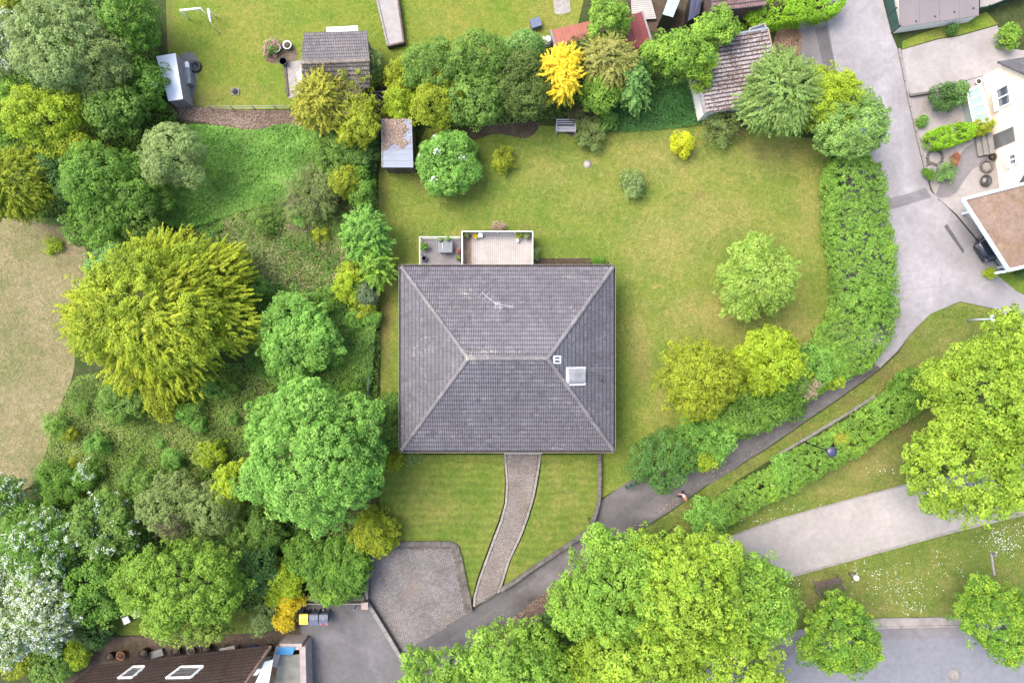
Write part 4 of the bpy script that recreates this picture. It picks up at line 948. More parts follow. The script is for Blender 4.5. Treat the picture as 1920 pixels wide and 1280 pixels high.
MB().box(q + Vector((0, 0, .45)), (.42, .40, .03)).build('seat', BLACKP, t); MB().box(q + Vector((0, -.22, .70)), (.42, .03, .42)).build('backrest', BLACKP, t)
for dx in (-.19, .19):
    for dy in (-.18, .18): MB().bar(q + Vector((dx, dy, 0)), q + Vector((dx, dy, .45)), .025, .025).build('leg', DARKM, t)
q = P(831, 462, zl + .735); t = tag(MB().tube([q + Vector((-.03, .12, .02)), q + Vector((-.03, -.16, .02))], .02, 6).lathe(q + Vector((-.03, .16, 0)), [(.05, 0), (.05, .12), (.03, .16)], 10).build('watering_lance', WHITEP, None, q), 'small white bottle and stick lying on the slate table', 'bottle')
potplant('pale shrub in a pot at the left corner of the raised deck', 875, 441, zu, .16, .30, .22, .3, OLIVE, TERRA)
potplant('yellow flowering plant on the raised deck', 892, 443, zu, .14, .25, .16, .12, YELL, TERRA, name='flower_pot')
potplant('yellowish bush in a pot right of centre on the raised deck', 974, 441, zu, .16, .3, .24, .32, YOLV, TERRA)
potplant('grey leaved plant in a pot at the right corner of the raised deck', 988, 443.5, zu, .16, .3, .24, .28, SILVER, simple('grey_pot', (.2, .19, .2), .7))
q = P(901, 442.5, zu); t = thing('garden_stool', 'white square stool beside the yellow flowers', 'stool', q)
MB().box(q + Vector((0, 0, .42)), (.30, .30, .035)).build('seat', WHITEP, t)
for dx in (-.12, .12):
    for dy in (-.12, .12): MB().bar(q + Vector((dx, dy, 0)), q + Vector((dx, dy, .42)), .03, .03).build('leg', WHITEP, t)
q = P(970.5, 452, zu); t = thing('lantern', 'white round lantern standing on the raised deck', 'lantern', q)
MB().lathe(q, [(.13, 0), (.13, .03), (.10, .05), (.10, .26)], 12).build('body', simple('frosted_glass', (.6, .6, .58), .3), t); MB().lathe(q, [(.13, .26), (.11, .31), (.03, .36)], 12).build('lid', WHITEP, t)

# ------------------------------------------------------------------ walls
def wallrun(name, label, line, zt, wd, h, body, cap, length=.55, cat='wall', zb=0.0, jit=.06):
    pts = [P(x, y, zt) for x, y in line]; t = thing(name, label, cat, (pts[0].x, pts[0].y, 0))
    b = MB()
    for i in range(len(pts) - 1):
        a, c = Vector(pts[i]), Vector(pts[i + 1]); d = (c - a).normalized() * wd * .35
        a.z = c.z = (zb + zt - .09) / 2; b.bar(a - d * (i > 0), c + d * (i < len(pts) - 2), wd * .8 + .004 * i, zt - .09 - zb - .003 * i)
    b.build('wall_body', body, t)
    k = [o for o in stones(t, 'cap_stone', line, zt - .09, wd, .10, length, cap, jit)]
    return t
wallrun('front_wall', 'low stone wall curving round the front lawn to the lane', [(1124, 849), (1124.5, 900), (1123, 938), (1116, 966), (1103, 994), (1078, 1013), (1050, 1031), (1022, 1050), (994, 1069), (966, 1089), (938, 1107)], .55, .26, .55, STONE, STONE, .55)
wallrun('court_back_wall', 'grey block wall along the top of the paved court', [(716, 1020), (760, 1019), (810, 1018.5), (845, 1019), (856, 1025), (860, 1038)], .50, .36, .5, CONCD, CONCD, .6)
wallrun('court_side_wall', 'grey block wall between paved court and front lawn', [(862, 1040), (867, 1065), (873, 1095), (879, 1120), (882, 1146)], .50, .30, .5, CONCD, STONE, .6)
wallrun('court_left_wall', 'weathered concrete wall on the left of the paved court', [(690, 1027), (689, 1060), (688, 1090), (687, 1122)], .55, .28, .5, CONCD, CONC, 1.0)
wallrun('court_diagonal_wall', 'slanting concrete wall between paved court and asphalt yard', [(690, 1130), (712, 1166), (734, 1202), (754, 1236)], .5, .28, .5, CONCD, CONC, .9)
b = MB(); a, c = P(683, 1127, 0), P(694, 1124, 0); gp_ = P(689, 1126, 0)
t = thing('gate_pillar', 'square stone gate pillar where three walls meet', 'pillar', gp_)
MB().box(gp_ + Vector((0, 0, .45)), (.42, .42, .9)).build('shaft', STONE, t); MB().box(gp_ + Vector((0, 0, .93)), (.50, .50, .06)).build('cap', simple('pillar_cap', (.40, .33, .29), .9), t)
wallrun('yard_wall', 'low concrete wall behind the bins', [(545, 1122), (590, 1121.5), (640, 1121), (684, 1120)], .7, .42, .7, CONCD, CONCD, .9)
t = thing('yard_fence', 'grey rail fence on the wall behind the bins', 'fence', P(615, 1133, 0))
for k, (yy, zz) in enumerate(((1131.5, 1.0), (1131.5, .74), (1131.5, .48))): MB().bar(P(556, yy, zz), P(683, yy, zz), .035, .07).build('rail', simple('pale_rail', (.48, .42, .39), .7), t)
for x in (557, 614, 670): MB().bar(P(x, 1132, 0), P(x, 1132, 0) + Vector((0, 0, 1.1)), .06, .06).build('post', METAL, t)

# bins
def bin_(label, px, py, body, lid, trim=None):
    q = P(px, py, 0); t = thing('wheelie_bin', label, 'bin', q, 'bins standing along the yard wall'); b = MB()
    n = [(-.23, -.24), (.23, -.24), (.23, .24), (-.23, .24)]; m = [(-.29, -.34), (.29, -.34), (.29, .32), (-.29, .32)]
    b.add([q + Vector((x, y, .06)) for x, y in n] + [q + Vector((x, y, .98)) for x, y in m], [(3, 2, 1, 0), (4, 5, 6, 7)] + [(i, (i + 1) % 4, 4 + (i + 1) % 4, 4 + i) for i in range(4)])
    b.build('body', body, t)
    l = MB(); vs = []; 
    for y, z in ((-.40, .99), (-.38, 1.03), (.0, 1.10), (.30, 1.06), (.34, .99)):
        for x in (-.31, .31): vs.append(q + Vector((x, y, z)))
    l.add(vs, [(2 * i, 2 * i + 1, 2 * i + 3, 2 * i + 2) for i in range(4)] + [(0, 2, 4, 6, 8), (9, 7, 5, 3, 1), (8, 9, 1, 0)]); l.build('lid', lid, t)
    MB().bar(q + Vector((-.25, .38, 1.0)), q + Vector((.25, .38, 1.0)), .04, .04).build('handle', BLACKP, t)
    for x in (-.2, .2): MB().tube([q + Vector((x - .03, .26, .11)), q + Vector((x + .03, .26, .11))], .11, 12).build('wheel', BLACKP, t)
    if trim:
        for x in (-.22, .22): MB().box(q + Vector((x, -.37, 1.03)), (.12, .10, .03)).build('clip', trim, t)
    MB().lathe(q + Vector((0, -.02, 1.095)), [(.05, 0), (.04, .015)], 8).build('badge', METAL, t) if trim else None
    return t
bin_('yellow lidded wheelie bin, leftmost by the yard wall', 577.5, 1149, DARKM, simple('yellow_lid', (.66, .50, .05), .5, .4))
BINB = simple('grey_blue_plastic', (.13, .145, .205), .5, .4)
bin_('grey blue wheelie bin with blue clips, between yellow bin and red clipped bin', 596, 1149, BINB, BINB, simple('blue_clip', (.08, .20, .55), .5))
bin_('grey blue wheelie bin with red clips, rightmost by the yard wall', 614, 1149, BINB, BINB, simple('red_clip', (.60, .06, .05), .5))
print('house done')
# ------------------------------------------------------------------ sheds and neighbours' buildings
def quadbox(mb, corners, z0, mi=0):   # corners 3D tops -> walls down to z0
    q = [Vector(p) for p in corners]; n = len(q)
    mb.add(q + [Vector((p.x, p.y, z0)) for p in q], [tuple(range(n))] + [(i, (i + 1) % n, n + (i + 1) % n, n + i) for i in range(n)], mi)
# garden shed with sheet roof
SHB = simple('shed_board', (.20, .16, .13), .85, .2, .25, 4)
ZS = 2.25
c4 = [P(716, 224, ZS + .1), P(772, 223, ZS + .1), P(775, 313, ZS - .12), P(716, 313, ZS - .12)]
t = thing('garden_shed', 'small shed with pale blue sheet roof half buried in brown leaves', 'shed', P(745, 268, 0))
ctr = sum((Vector(p) for p in c4), Vector()) / 4
wc = [ctr + (Vector(p) - ctr) * .93 - Vector((0, 0, .06)) for p in c4]
m = MB(); quadbox(m, wc, 0); m.build('wall', SHB, t)
SHEET = simple('blue_sheet', (.235, .27, .345), .5, .4, .10, 1.2)
ys = [0, .10, .225, .355, .49, .60, .73, .86, 1.0]
for i in range(8):
    f0, f1 = ys[i], ys[i + 1]; L0, L1 = c4[0].lerp(c4[3], f0), c4[0].lerp(c4[3], f1 + .012); R0, R1 = c4[1].lerp(c4[2], f0), c4[1].lerp(c4[2], f1 + .012)
    up = Vector((0, 0, .022)); MB().slab([L0 + Vector((0, 0, .004)), R0 + Vector((0, 0, .004)), R1 + up, L1 + up], .02).build('roof_sheet', SHEET, t)
MB().bar(c4[0] + Vector((.02, 0, .03)), c4[3] + Vector((.02, 0, .03)), .07, .08).build('verge_board', WOODG, t)
MB().bar(c4[3] + Vector((0, -.02, -.06)), c4[2] + Vector((0, -.02, -.06)), .03, .14).build('fascia_board', WOODG, t)
dm = MB().box((wc[3] + wc[2]) / 2 - Vector((0, .02, 1.25)), (.9, .04, 1.9)).build('door', WOODB, t)
n = 5200; u = rg.uniform(.02, .95, n); v = rg.uniform(0, .66, n); k = (u + .10 * np.sin(v * 22) < .80 - .12 * v) & (v < .58 + .07 * np.sin(u * 9 + 1)) | ((rg.random(n) < .05))
u, v = u[k], v[k]; A = [np.array(p) for p in c4]
pp = (A[0] * ((1 - u) * (1 - v))[:, None] + A[1] * (u * (1 - v))[:, None] + A[2] * (u * v)[:, None] + A[3] * ((1 - u) * v)[:, None]); pp[:, 2] += rg.uniform(.035, .075, len(u))
nr = .5 * rg.normal(size=(len(u), 3)); nr[:, 2] += 1
tag(leaf_obj('leaf_litter', [leaf_quads(pp, nr, .11, .07, rg.uniform(0, 1, len(u)))], LITT), 'brown dead leaves lying on the pale blue shed roof', kind='stuff')

# mono-pitch garage roof, top right
GT = roofmat('speckled_tile', (.44, .40, .405), lichen=(.12, .075, .06), amount=.575, cell=5, damount=.59, dark=(.10, .06, .05))
g4 = [P(1296, 80, 3.0), P(1440, 55, 3.0), P(1467, 188, 2.4), P(1322, 212, 2.4)]
t = thing('garage', 'long outbuilding with speckled brown and white tiled roof under the trees', 'outbuilding', P(1385, 135, 0))
ctr = sum((Vector(p) for p in g4), Vector()) / 4; m = MB(); quadbox(m, [ctr + (Vector(p) - ctr) * .94 - Vector((0, 0, .08)) for p in g4], 0); m.build('wall', CREAMW, t)
m = MB(); m.slab([p - Vector((0, 0, .03)) for p in g4], .08); m.build('roof_board', WOODB, t)
pl = Plane(g4[3], g4[2], g4[0]); TV2, TF2 = tile_mesh_data(.22, .27, 2, .02, .035, .02, .22); m = MB(); tile_plane(pl, g4, .22, .27, TV2, TF2, m, None, .0); tag(m.build('roof_tile', [GT, simple('brown_lip_shade', (.12, .078, .065), .9, .1, .4, 4)], t), kind='stuff')
MB().bar(g4[0], g4[3], .22, .14).build('verge_board', WOODG, t); MB().bar(g4[3] + Vector((0, 0, -.05)), g4[2] + Vector((0, 0, -.05)), .12, .12).build('gutter', METAL, t)
MB().bar(g4[1], g4[2], .10, .12).build('verge_board', simple('tan_board', (.42, .30, .22), .8), t); MB().bar(g4[0] + Vector((0, .05, .03)), g4[1] + Vector((0, .05, .03)), .14, .08).build('ridge_board', METAL, t)
t = thing('roof_bay', 'dark glazed bay with grey frame behind the speckled roof', 'lean-to', P(1420, 52, 0))
k4 = [P(1404, 55, 2.2), P(1433, 45, 2.2), P(1437, 57, 2.2), P(1409, 66, 2.2)]; m = MB(); quadbox(m, [p - Vector((0, 0, .05)) for p in k4], 0); m.build('wall', WOODG, t)
MB().slab(k4, .03).build('pane', GLASSM, t)
for i in range(4): MB().bar(k4[i] + Vector((0, 0, .03)), k4[(i + 1) % 4] + Vector((0, 0, .03 + .004 * i)), .10, .07).build('frame', WOODG, t)

# neighbour's summer house with gable roof
ZEV, ZRG = 2.3, 3.5
n4 = [P(569, 64, ZEV), P(689, 60, ZEV), P(694, 164, ZEV), P(571, 168, ZEV)]; r2 = [P(566, 119, ZRG), P(693, 114, ZRG)]
t = thing('summer_house', 'small summer house with grey tiled gable roof on the neighbour lawn', 'summer house', P(630, 112, 0))
ctr = sum((Vector(p) for p in n4), Vector()) / 4; w4 = [ctr + (Vector(p) - ctr) * .92 - Vector((0, 0, .05)) for p in n4]
m = MB(); quadbox(m, w4, 0); m.build('wall', WOODB, t)
m = MB(); dn = Vector((0, 0, -.04)); m.add([p + dn for p in n4] + [p + dn for p in r2], [(0, 1, 5, 4), (2, 3, 4, 5), (3, 0, 4), (1, 2, 5), (3, 2, 1, 0)]); m.build('roof_board', WOODB, t)
ST1 = roofmat('summer_tile', (.185, .165, .165), lichen=(.34, .31, .28), amount=.64, cell=4, damount=.66); m = MB()
ST2 = roofmat('mossy_tile', (.20, .165, .135), lichen=(.36, .31, .25), amount=.54, cell=4, dark=(.07, .05, .03), damount=.58)
TV3, TF3 = tile_mesh_data(.24, .30, 2, .028)
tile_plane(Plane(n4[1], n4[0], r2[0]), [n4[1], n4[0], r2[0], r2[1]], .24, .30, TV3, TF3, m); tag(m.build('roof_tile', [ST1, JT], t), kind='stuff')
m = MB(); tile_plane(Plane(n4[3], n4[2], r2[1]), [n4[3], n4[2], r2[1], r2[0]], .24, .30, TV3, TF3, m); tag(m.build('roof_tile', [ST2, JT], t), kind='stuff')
caps(t, 'ridge_tile', r2[0] + Vector((0, 0, .03)), r2[1] + Vector((0, 0, .03)), .12, .42, ST2)
MB().bar((P(612, 57, 2.2)), (P(671, 54, 2.2)), .38, .05).build('awning', WHITEP, t)
MB().bar(n4[0] + Vector((0, 0, .0)), n4[1] + Vector((0, 0, .0)), .12, .10).build('gutter', GUT, t)
t = thing('garden_bench', 'white garden bench on the patio left of the summer house', 'bench', P(565, 150, 0))
pa, pb = P(562, 135, .45), P(569, 172, .45); MB().bar(pa, pb, .42, .05).build('seat', WHITEP, t); MB().bar(pa + Vector((.2, 0, .3)), pb + Vector((.2, 0, .3)), .05, .5).build('backrest', WHITEP, t)
for f in (.08, .92):
    for s in (-.16, .16): e = pa.lerp(pb, f) + Vector((s, 0, -.23)); MB().box(e, (.05, .05, .44)).build('leg', WHITEP, t)
t = thing('patio_edging', 'dark timber edging along the left of the patio', 'edging', P(536, 150, 0)); MB().bar(P(534, 122, .06), P(540, 180, .06), .16, .12).build('timber', WOODB, t)
q = P(534, 119, 0); t = thing('round_pot', 'dark round pot at the corner of the patio', 'pot', q); MB().lathe(q, [(.18, 0), (.28, .4), (.30, .42), (.26, .42), (.24, .36)], 14).build('vessel', DARKM, t); MB().lathe(q, [(.23, .33), (.24, .36)], 12).build('soil', BARK, t)
# raised planter box
pz = .55; p4 = [P(703, -16, pz), P(744, -16, pz), P(757, 79, pz), P(727, 86, pz)]
t = thing('raised_planter', 'long raised planter of grey boards on the neighbour lawn', 'planter', P(731, 36, 0))
for i in range(4):
    for k in range(3): MB().bar(p4[i] - Vector((0, 0, .09 + .18 * k)), p4[(i + 1) % 4] - Vector((0, 0, .09 + .18 * k + .002 * i)), .12, .17).build('board', WOODG if i in (0, 3) else WOODB, t)
m = MB(); m.slab([p - Vector((0, 0, .10)) for p in p4], .05); m.build('soil', PALE, t)
# frames, small things on the neighbour lawn
t = thing('goal_frame', 'white pipe goal frame standing on the neighbour lawn', 'goal', P(365, 24, 0))
a, c = P(338, 20, 1.3), P(376, 16, 1.3); a0, c0 = Vector((a.x, a.y, 0)), Vector((c.x, c.y, 0)); bk = Vector((.5, -1.3, 0))
m = MB().tube([a, c], .075, 8); m.build('crossbar', WHITEP, t)
for u0, u1 in ((a0, a), (c0, c)): MB().tube([u0, u1], .05, 8).build('post', WHITEP, t)
t = thing('slide_frame', 'narrow white pipe frame right of the goal', 'frame', P(396, 30, 0))
MB().tube([P(390, 17, 1.2), P(395, 42, 1.0)], .07, 8).build('top_pipe', WHITEP, t); MB().tube([P(395, 42, 1.0), P(413, 66, 0)], .035, 8).build('leg', simple('straw_pipe', (.5, .45, .28), .6), t); MB().tube([P(390, 17, 1.2), Vector((P(390, 17, 1.2).x, P(390, 17, 1.2).y, 0))], .05, 8).build('leg', WHITEP, t)
t = thing('lean_to', 'pale grey sheet roofed lean-to beside the dense bushes', 'lean-to', P(318, 145, 0))
l4 = [P(293, 106, 1.7), P(329, 100, 1.7), P(343, 186, 1.5), P(316, 190, 1.5)]; m = MB(); quadbox(m, [p - Vector((0, 0, .05)) for p in l4], 0); m.build('wall', WOODG, t); 
for i in range(4):
    f0, f1 = i / 4, (i + 1) / 4; MB().slab([l4[0].lerp(l4[3], f0), l4[1].lerp(l4[2], f0), l4[1].lerp(l4[2], f1) + Vector((0, 0, .012)), l4[0].lerp(l4[3], f1) + Vector((0, 0, .012))], .03).build('roof_sheet', simple('pale_sheet', (.60, .62, .68), .5, .4, .08, 1), t)
def box_thing(name, label, cat, px, py, w_, d_, h_, mat, rz=0.0, top=None):
    q = P(px, py, 0); t = thing(name, label, cat, q); MB().box(q + Vector((0, 0, h_ * .47)), (w_, d_, h_ * .94), rz).build('body', mat, t)
    MB().box(q + Vector((0, 0, h_ * .97)), (w_ * 1.06, d_ * 1.06, h_ * .06), rz).build('lid', top or mat, t); return t
box_thing('storage_box', 'grey storage box between lean-to and lawn', 'box', 354, 148, .7, 1.1, .6, WOODG, .1, simple('slate_lid', (.3, .32, .38), .6))
box_thing('white_crate', 'white crate in front of the grey storage box', 'crate', 352, 128, .5, .5, .4, WHITEP, .3)
q = P(368, 126, 0); t = thing('tyre', 'dark round tyre lying at the edge of the paving', 'tyre', q); MB().lathe(q, [(.24, 0), (.40, .03), (.44, .12), (.40, .22), (.26, .24), (.22, .12)], 18).build('tread', BLACKP, t); MB().lathe(q, [(.2, .05), (.23, .10), (.05, .10)], 14).build('rim', METAL, t)
box_thing('storage_box', 'blue lidded storage box alone on the lawn', 'box', 1004, 49, .7, .6, .55, simple('dusky_blue', (.14, .17, .26), .6), .3)
q = P(441, 172, 0); t = thing('stone_ornament', 'small pale stone ornament on the lawn by the brown bed', 'ornament', q); MB().lathe(q, [(.2, 0), (.22, .1), (.12, .25), (.16, .35), (.02, .5)], 12).build('body', KERB, t); MB().box(q + Vector((0, 0, .03)), (.6, .5, .06)).build('plinth', CONC, t)
for i, (x, y, s_, lab, mt) in enumerate(((520, 93, .34, 'white round planter bowl, left one in the stone bed', WHITEP), (541, 88, .30, 'white round planter bowl, right one in the stone bed', WHITEP))):
    q = P(x, y, 0); t = thing('planter_bowl', lab, 'planter', q); MB().lathe(q, [(s_ * .6, 0), (s_, .3), (s_ * 1.05, .34), (s_ * .9, .34), (s_ * .8, .25)], 16).build('bowl', mt, t); MB().lathe(q, [(s_ * .75, .22), (s_ * .8, .27)], 12).build('soil', BARK, t)
# red roofed sheds at the top
RS = simple('red_sheet', (.46, .17, .125), .7, .3, .15, 2); RS2 = simple('dark_red_sheet', (.24, .045, .045), .55, .35, .12, 1.5)
def sheet_shed(name, label, c4, z1, z2, mat, wallm, n, trim=None, cat='shed'):
    q4 = [P(c4[0][0], c4[0][1], z1), P(c4[1][0], c4[1][1], z1), P(c4[2][0], c4[2][1], z2), P(c4[3][0], c4[3][1], z2)]
    ctr = sum((Vector(p) for p in q4), Vector()) / 4; t = thing(name, label, cat, (ctr.x, ctr.y, 0))
    m = MB(); quadbox(m, [ctr + (Vector(p) - ctr) * .92 - Vector((0, 0, .06)) for p in q4], 0); m.build('wall', wallm, t)
    for i in range(n):
        f0, f1 = i / n, (i + .97) / n; dz = Vector((0, 0, .02 * (i % 2))); MB().slab([q4[0].lerp(q4[1], f0) + dz, q4[0].lerp(q4[1], f1) + dz, q4[3].lerp(q4[2], f1) + dz, q4[3].lerp(q4[2], f0) + dz], .03).build('roof_sheet', mat, t)
    if trim:
        for i in trim: MB().bar(q4[i] + Vector((0, 0, .03)), q4[(i + 1) % 4] + Vector((0, 0, .03)), .14, .10).build('verge_board', WOODG, t)
    return t
sheet_shed('red_roofed_shed', 'long shed with faded red corrugated roof behind the golden conifer', [(1032, 57), (1122, 36), (1130, 66), (1042, 88)], 2.5, 2.2, RS, WOODB, 14, (3,))
sheet_shed('dark_red_shed', 'shed with plain dark red metal roof among the trees', [(1162, 34), (1204, 22), (1222, 80), (1180, 96)], 2.6, 2.2, RS2, WOODB, 3, (1,))
t = thing('wooden_deck', 'pale slatted wooden deck at the top of the picture', 'deck', P(1205, 10, 0))
for i in range(14):
    y = -14 + i * 3.9; x0 = 1182 + (y + 14) * .06; x1 = 1216 + (y + 14) * .28; MB().bar(P(x0, y, .3), P(x1, y - 3, .3), .13, .04).build('board', DK1, t)
MB().box(P(1203, 10, .14), (1.2, 1.8, .26)).build('frame', WOODB, t)
t = sheet_shed('lean_to', 'lean-to with pale blue roof at the top edge beside the dark shelter', [(1258, -16), (1282, -16), (1262, 33), (1242, 27)], 2.0, 2.2, simple('pale_blue_sheet', (.40, .50, .53), .5), DARKM, 2, None, 'lean-to')
sheet_shed('shelter', 'dark blue covered shelter beside the pale blue lean-to', [(1298, -16), (1318, -16), (1312, 26), (1290, 40)], 1.7, 1.5, BLUED, DARKM, 2, None, 'shelter')
q = P(1325, 4, 0); t = thing('red_barrel', 'orange red barrel at the top edge by the brown roof', 'barrel', q); MB().lathe(q, [(.27, 0), (.30, .1), (.30, .8), (.27, .88)], 14).build('body', simple('orange_red', (.62, .12, .06), .5), t); MB().lathe(q, [(.25, .88), (.24, .91)], 14).build('lid', simple('red_lid', (.5, .1, .06), .5), t)
z_ = 2.8; b4 = [P(1331, -30, z_ + .6), P(1436, -30, z_ + .6), P(1436, 10, z_), P(1334, 22, z_)]; t = thing('outhouse', 'outbuilding with red brown tiled roof at the top edge', 'outbuilding', P(1384, 2, 0))
ctr = sum((Vector(p) for p in b4), Vector()) / 4; m = MB(); quadbox(m, [ctr + (p - ctr) * .93 - Vector((0, 0, .1)) for p in b4], 0); m.build('wall', WOODB, t); m = MB(); m.slab([p - Vector((0, 0, .02)) for p in b4], .06); m.build('roof_board', WOODB, t)
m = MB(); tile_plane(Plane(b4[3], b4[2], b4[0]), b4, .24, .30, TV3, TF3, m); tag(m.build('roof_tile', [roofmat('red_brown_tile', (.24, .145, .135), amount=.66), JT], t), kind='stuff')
for (x, y, s_, lab) in ((1027, 84, .30, 'white water butt beside the red roofed shed'), (1018, 83, .2, 'small pale barrel beside the white water butt')):
    q = P(x, y, 0); t = thing('water_butt', lab, 'barrel', q); MB().lathe(q, [(s_ * .85, 0), (s_, .2), (s_, .7), (s_ * .9, .85)], 14).build('body', CREAMW, t); MB().lathe(q, [(s_ * .92, .85), (s_ * .3, .92)], 14).build('lid', WHITEP, t)
q = P(701, 152, 0); t = thing('water_butt', 'turquoise water butt between the straggly bushes', 'barrel', q); TUR = simple('turquoise_plastic', (.10, .34, .31), .5, .4)
MB().lathe(q, [(.30, 0), (.34, .3), (.34, .9), (.3, 1.0)], 16).build('body', TUR, t); MB().lathe(q, [(.33, 1.0), (.3, 1.04), (.1, 1.05)], 16).build('lid', TUR, t)
t = thing('compost_frame', 'broken wooden frame in the dark gap behind the shed', 'frame', P(705, 180, 0))
for a_, c_ in (((704, 174, .9), (712, 198, .9)), ((690, 174, .7), (735, 170, .9)), ((706, 176, .8), (726, 188, .8)), ((652, 192, .7), (702, 190, .7)), ((688, 175, .8), (699, 189, .8))): MB().bar(P(*a_), P(*c_), .07, .05).build('slat', WOODG, t)
for x, y in ((652, 192), (702, 190), (712, 198), (735, 170)): q = P(x, y, .8); MB().bar((q.x, q.y, 0), q, .06, .06).build('post', WOODB, t)

# benches
def bench(name, label, px, py, rz, length, matb, slats_b, slats_s, seat_d=.42, back_off=.30, open_gap=False, group=None):
    q = P(px, py, 0); t = thing(name, label, 'bench', q); Mz = Matrix.Rotation(rz, 3, 'Z'); W_ = lambda x, y, z: q + Mz @ Vector((x, y, z))
    M = Mz
    for k in range(slats_s): MB().box(W_(0, -.05 - k * seat_d / slats_s, .44), (length, seat_d / slats_s * .82, .035), M=M).build('seat_slat', matb, t)
    for k in range(slats_b): MB().box(W_(0, .10 + k * .045 * back_off / .12, .58 + k * .13), (length, .03, .10), M=M @ Matrix.Rotation(-.30, 3, 'X')).build('back_slat', matb, t)
    for x in (-length / 2 + .04, length / 2 - .04):
        MB().box(W_(x, -.05 - seat_d + .03, .22), (.06, .06, .44), M=M).build('leg', matb if not open_gap else METAL, t); MB().box(W_(x, .06, .22), (.06, .06, .44), M=M).build('leg', matb if not open_gap else METAL, t)
        MB().bar(W_(x, .06, .44), W_(x, .06 + back_off * .6, .95), .06, .05).build('back_post', matb if not open_gap else METAL, t)
        if not open_gap: MB().bar(W_(x, .12, .64), W_(x, -seat_d - .02, .64), .07, .04).build('armrest', matb, t); MB().box(W_(x, -seat_d + .0, .54), (.05, .05, .2), M=M).build('arm_post', matb, t)
    return t
bench('garden_bench', 'weathered grey garden bench at the back edge of the big lawn', 1060, 240, 0, 1.42, simple('silvered_wood', (.59, .575, .595), .8, .2, .15, 6), 3, 4)
bench('park_bench', 'brown slatted park bench facing the gravel path', 1549, 1094, math.radians(180 + 14), 1.95, WOODB, 3, 4, .46, .3, True)

# lamps and posts
q = P(1507, 828.5, 0); t = thing('street_lamp', 'dark blue capped park lamp on a black pole by the lane', 'street lamp', q); hl = 4.3
MB().tube([q, q + Vector((0, 0, .9))], .10, 10).build('base', BLACKP, t); MB().tube([q + Vector((0, 0, .9)), q + Vector((0, 0, hl - .3))], [.055, .04], 10).build('pole', BLACKP, t)
hd = q + Vector((0, 0, hl)); MB().lathe(hd, [(.10, -.35), (.14, -.3), (.20, -.02)], 16).build('diffuser', simple('opal_glass', (.5, .5, .48), .3), t); MB().lathe(hd, [(.34, -.02), (.35, .02), (.30, .08), (.12, .13), (.02, .14)], 24).build('cap', BLUED, t)
q = P(1592.5, 1074, 0); t = thing('litter_bin_post', 'white round topped post beside the park bench', 'post', q); MB().tube([q, q + Vector((0, 0, .95))], [.10, .14], 12).build('post', METAL, t); MB().lathe(q + Vector((0, 0, .95)), [(.17, 0), (.20, .06), (.16, .16), (.05, .20)], 16).build('cap', WHITEP, t)
q = P(1812, 600, 0); t = thing('street_lamp', 'pale blue double headed lamp leaning beside the lime trees', 'street lamp', q); MB().tube([q, q + Vector((0, 0, 2.6))], [.06, .045], 10).build('pole', simple('pale_blue_metal', (.42, .55, .66), .4), t)
for dx, dy in ((0, .18), (.10, -.12)): MB().lathe(q + Vector((dx, dy, 2.55)), [(.06, -.08), (.14, 0), (.12, .1), (.03, .14)], 12).build('lamp_head', simple('pale_lamp', (.5, .66, .78), .4), t)
q = P(1858, 1036, 0); t = thing('timber_rail', 'low timber rail ending at a pale post on the park grass', 'rail', q); MB().bar(P(1858, 1037, .12), P(1864, 1078, .12), .12, .14).build('beam', WOODG, t); MB().box(q + Vector((0, 0, .25)), (.16, .16, .5)).build('post', METAL, t)
q = P(1789, 1264, 0); t = thing('manhole_cover', 'round grey manhole cover set in the street', 'manhole', (q.x, q.y, Z[5])); MB().lathe((q.x, q.y, Z[5]), [(.46, 0), (.46, .006), (.40, .008), (.40, .003), (.38, .003), (.36, .012)], 32).build('ring', CONC, t)
MB().lathe((q.x, q.y, Z[5]), [(.33, .008), (.33, .020), (.24, .021), (.23, .016), (.12, .016), (.11, .022)], 28).build('lid', KERB, t)
q = P(1101, 308, 0); t = thing('drain_cover', 'round pale concrete drain cover in the lawn', 'drain cover', q); MB().lathe(q, [(.30, 0), (.30, .03), (.23, .035)], 28).build('ring', CONC, t); MB().lathe(q, [(.22, .03), (.22, .05), (.06, .055)], 28).build('lid', simple('pink_concrete', (.50, .41, .38), .9), t)
t = thing('wire_fence', 'green wire fence between the brambles and the lawn strip', 'fence', P(700, 660, 0))
fp = [(703, 560), (701, 600), (700, 640), (697, 680), (695, 720), (692, 752)]; GW = simple('green_wire', (.16, .30, .24), .5)
for x, y in fp: q = P(x, y, 0); MB().tube([q, q + Vector((0, 0, 1.1))], .03, 6).build('post', GW, t)
for z in (.2, .4, .6, .8, 1.0):
    MB().tube([P(x, y, 0) + Vector((0, 0, z)) for x, y in fp], .012, 4).build('wire', GW, t)
t = thing('lane_gate', 'short green metal railing at the lawn corner beside the lane', 'railing', P(1180, 907, 0))
ga, gb = P(1172, 911, 0), P(1190, 903, 0)
for z in (.3, .6, .9): MB().bar(ga + Vector((0, 0, z)), gb + Vector((0, 0, z)), .04, .04).build('rail', GREENM, t)
for f in (0, .5, 1): e = ga.lerp(gb, f); MB().bar(e, e + Vector((0, 0, 1)), .05, .05).build('post', GREENM, t)
t = thing('back_fence', 'thin wire and post fence along the brown mulch strip', 'fence', P(480, 207, 0))
bp = [(400, 207), (440, 207), (480, 206.5), (520, 206), (568, 205)]
for x, y in bp: q = P(x, y, 0); MB().tube([q, q + Vector((0, 0, .9))], .035, 6).build('post', WOODG, t)
for z in (.45, .85): MB().tube([P(x, y, 0) + Vector((0, 0, z)) for x, y in bp], .02, 4).build('wire', METAL, t)

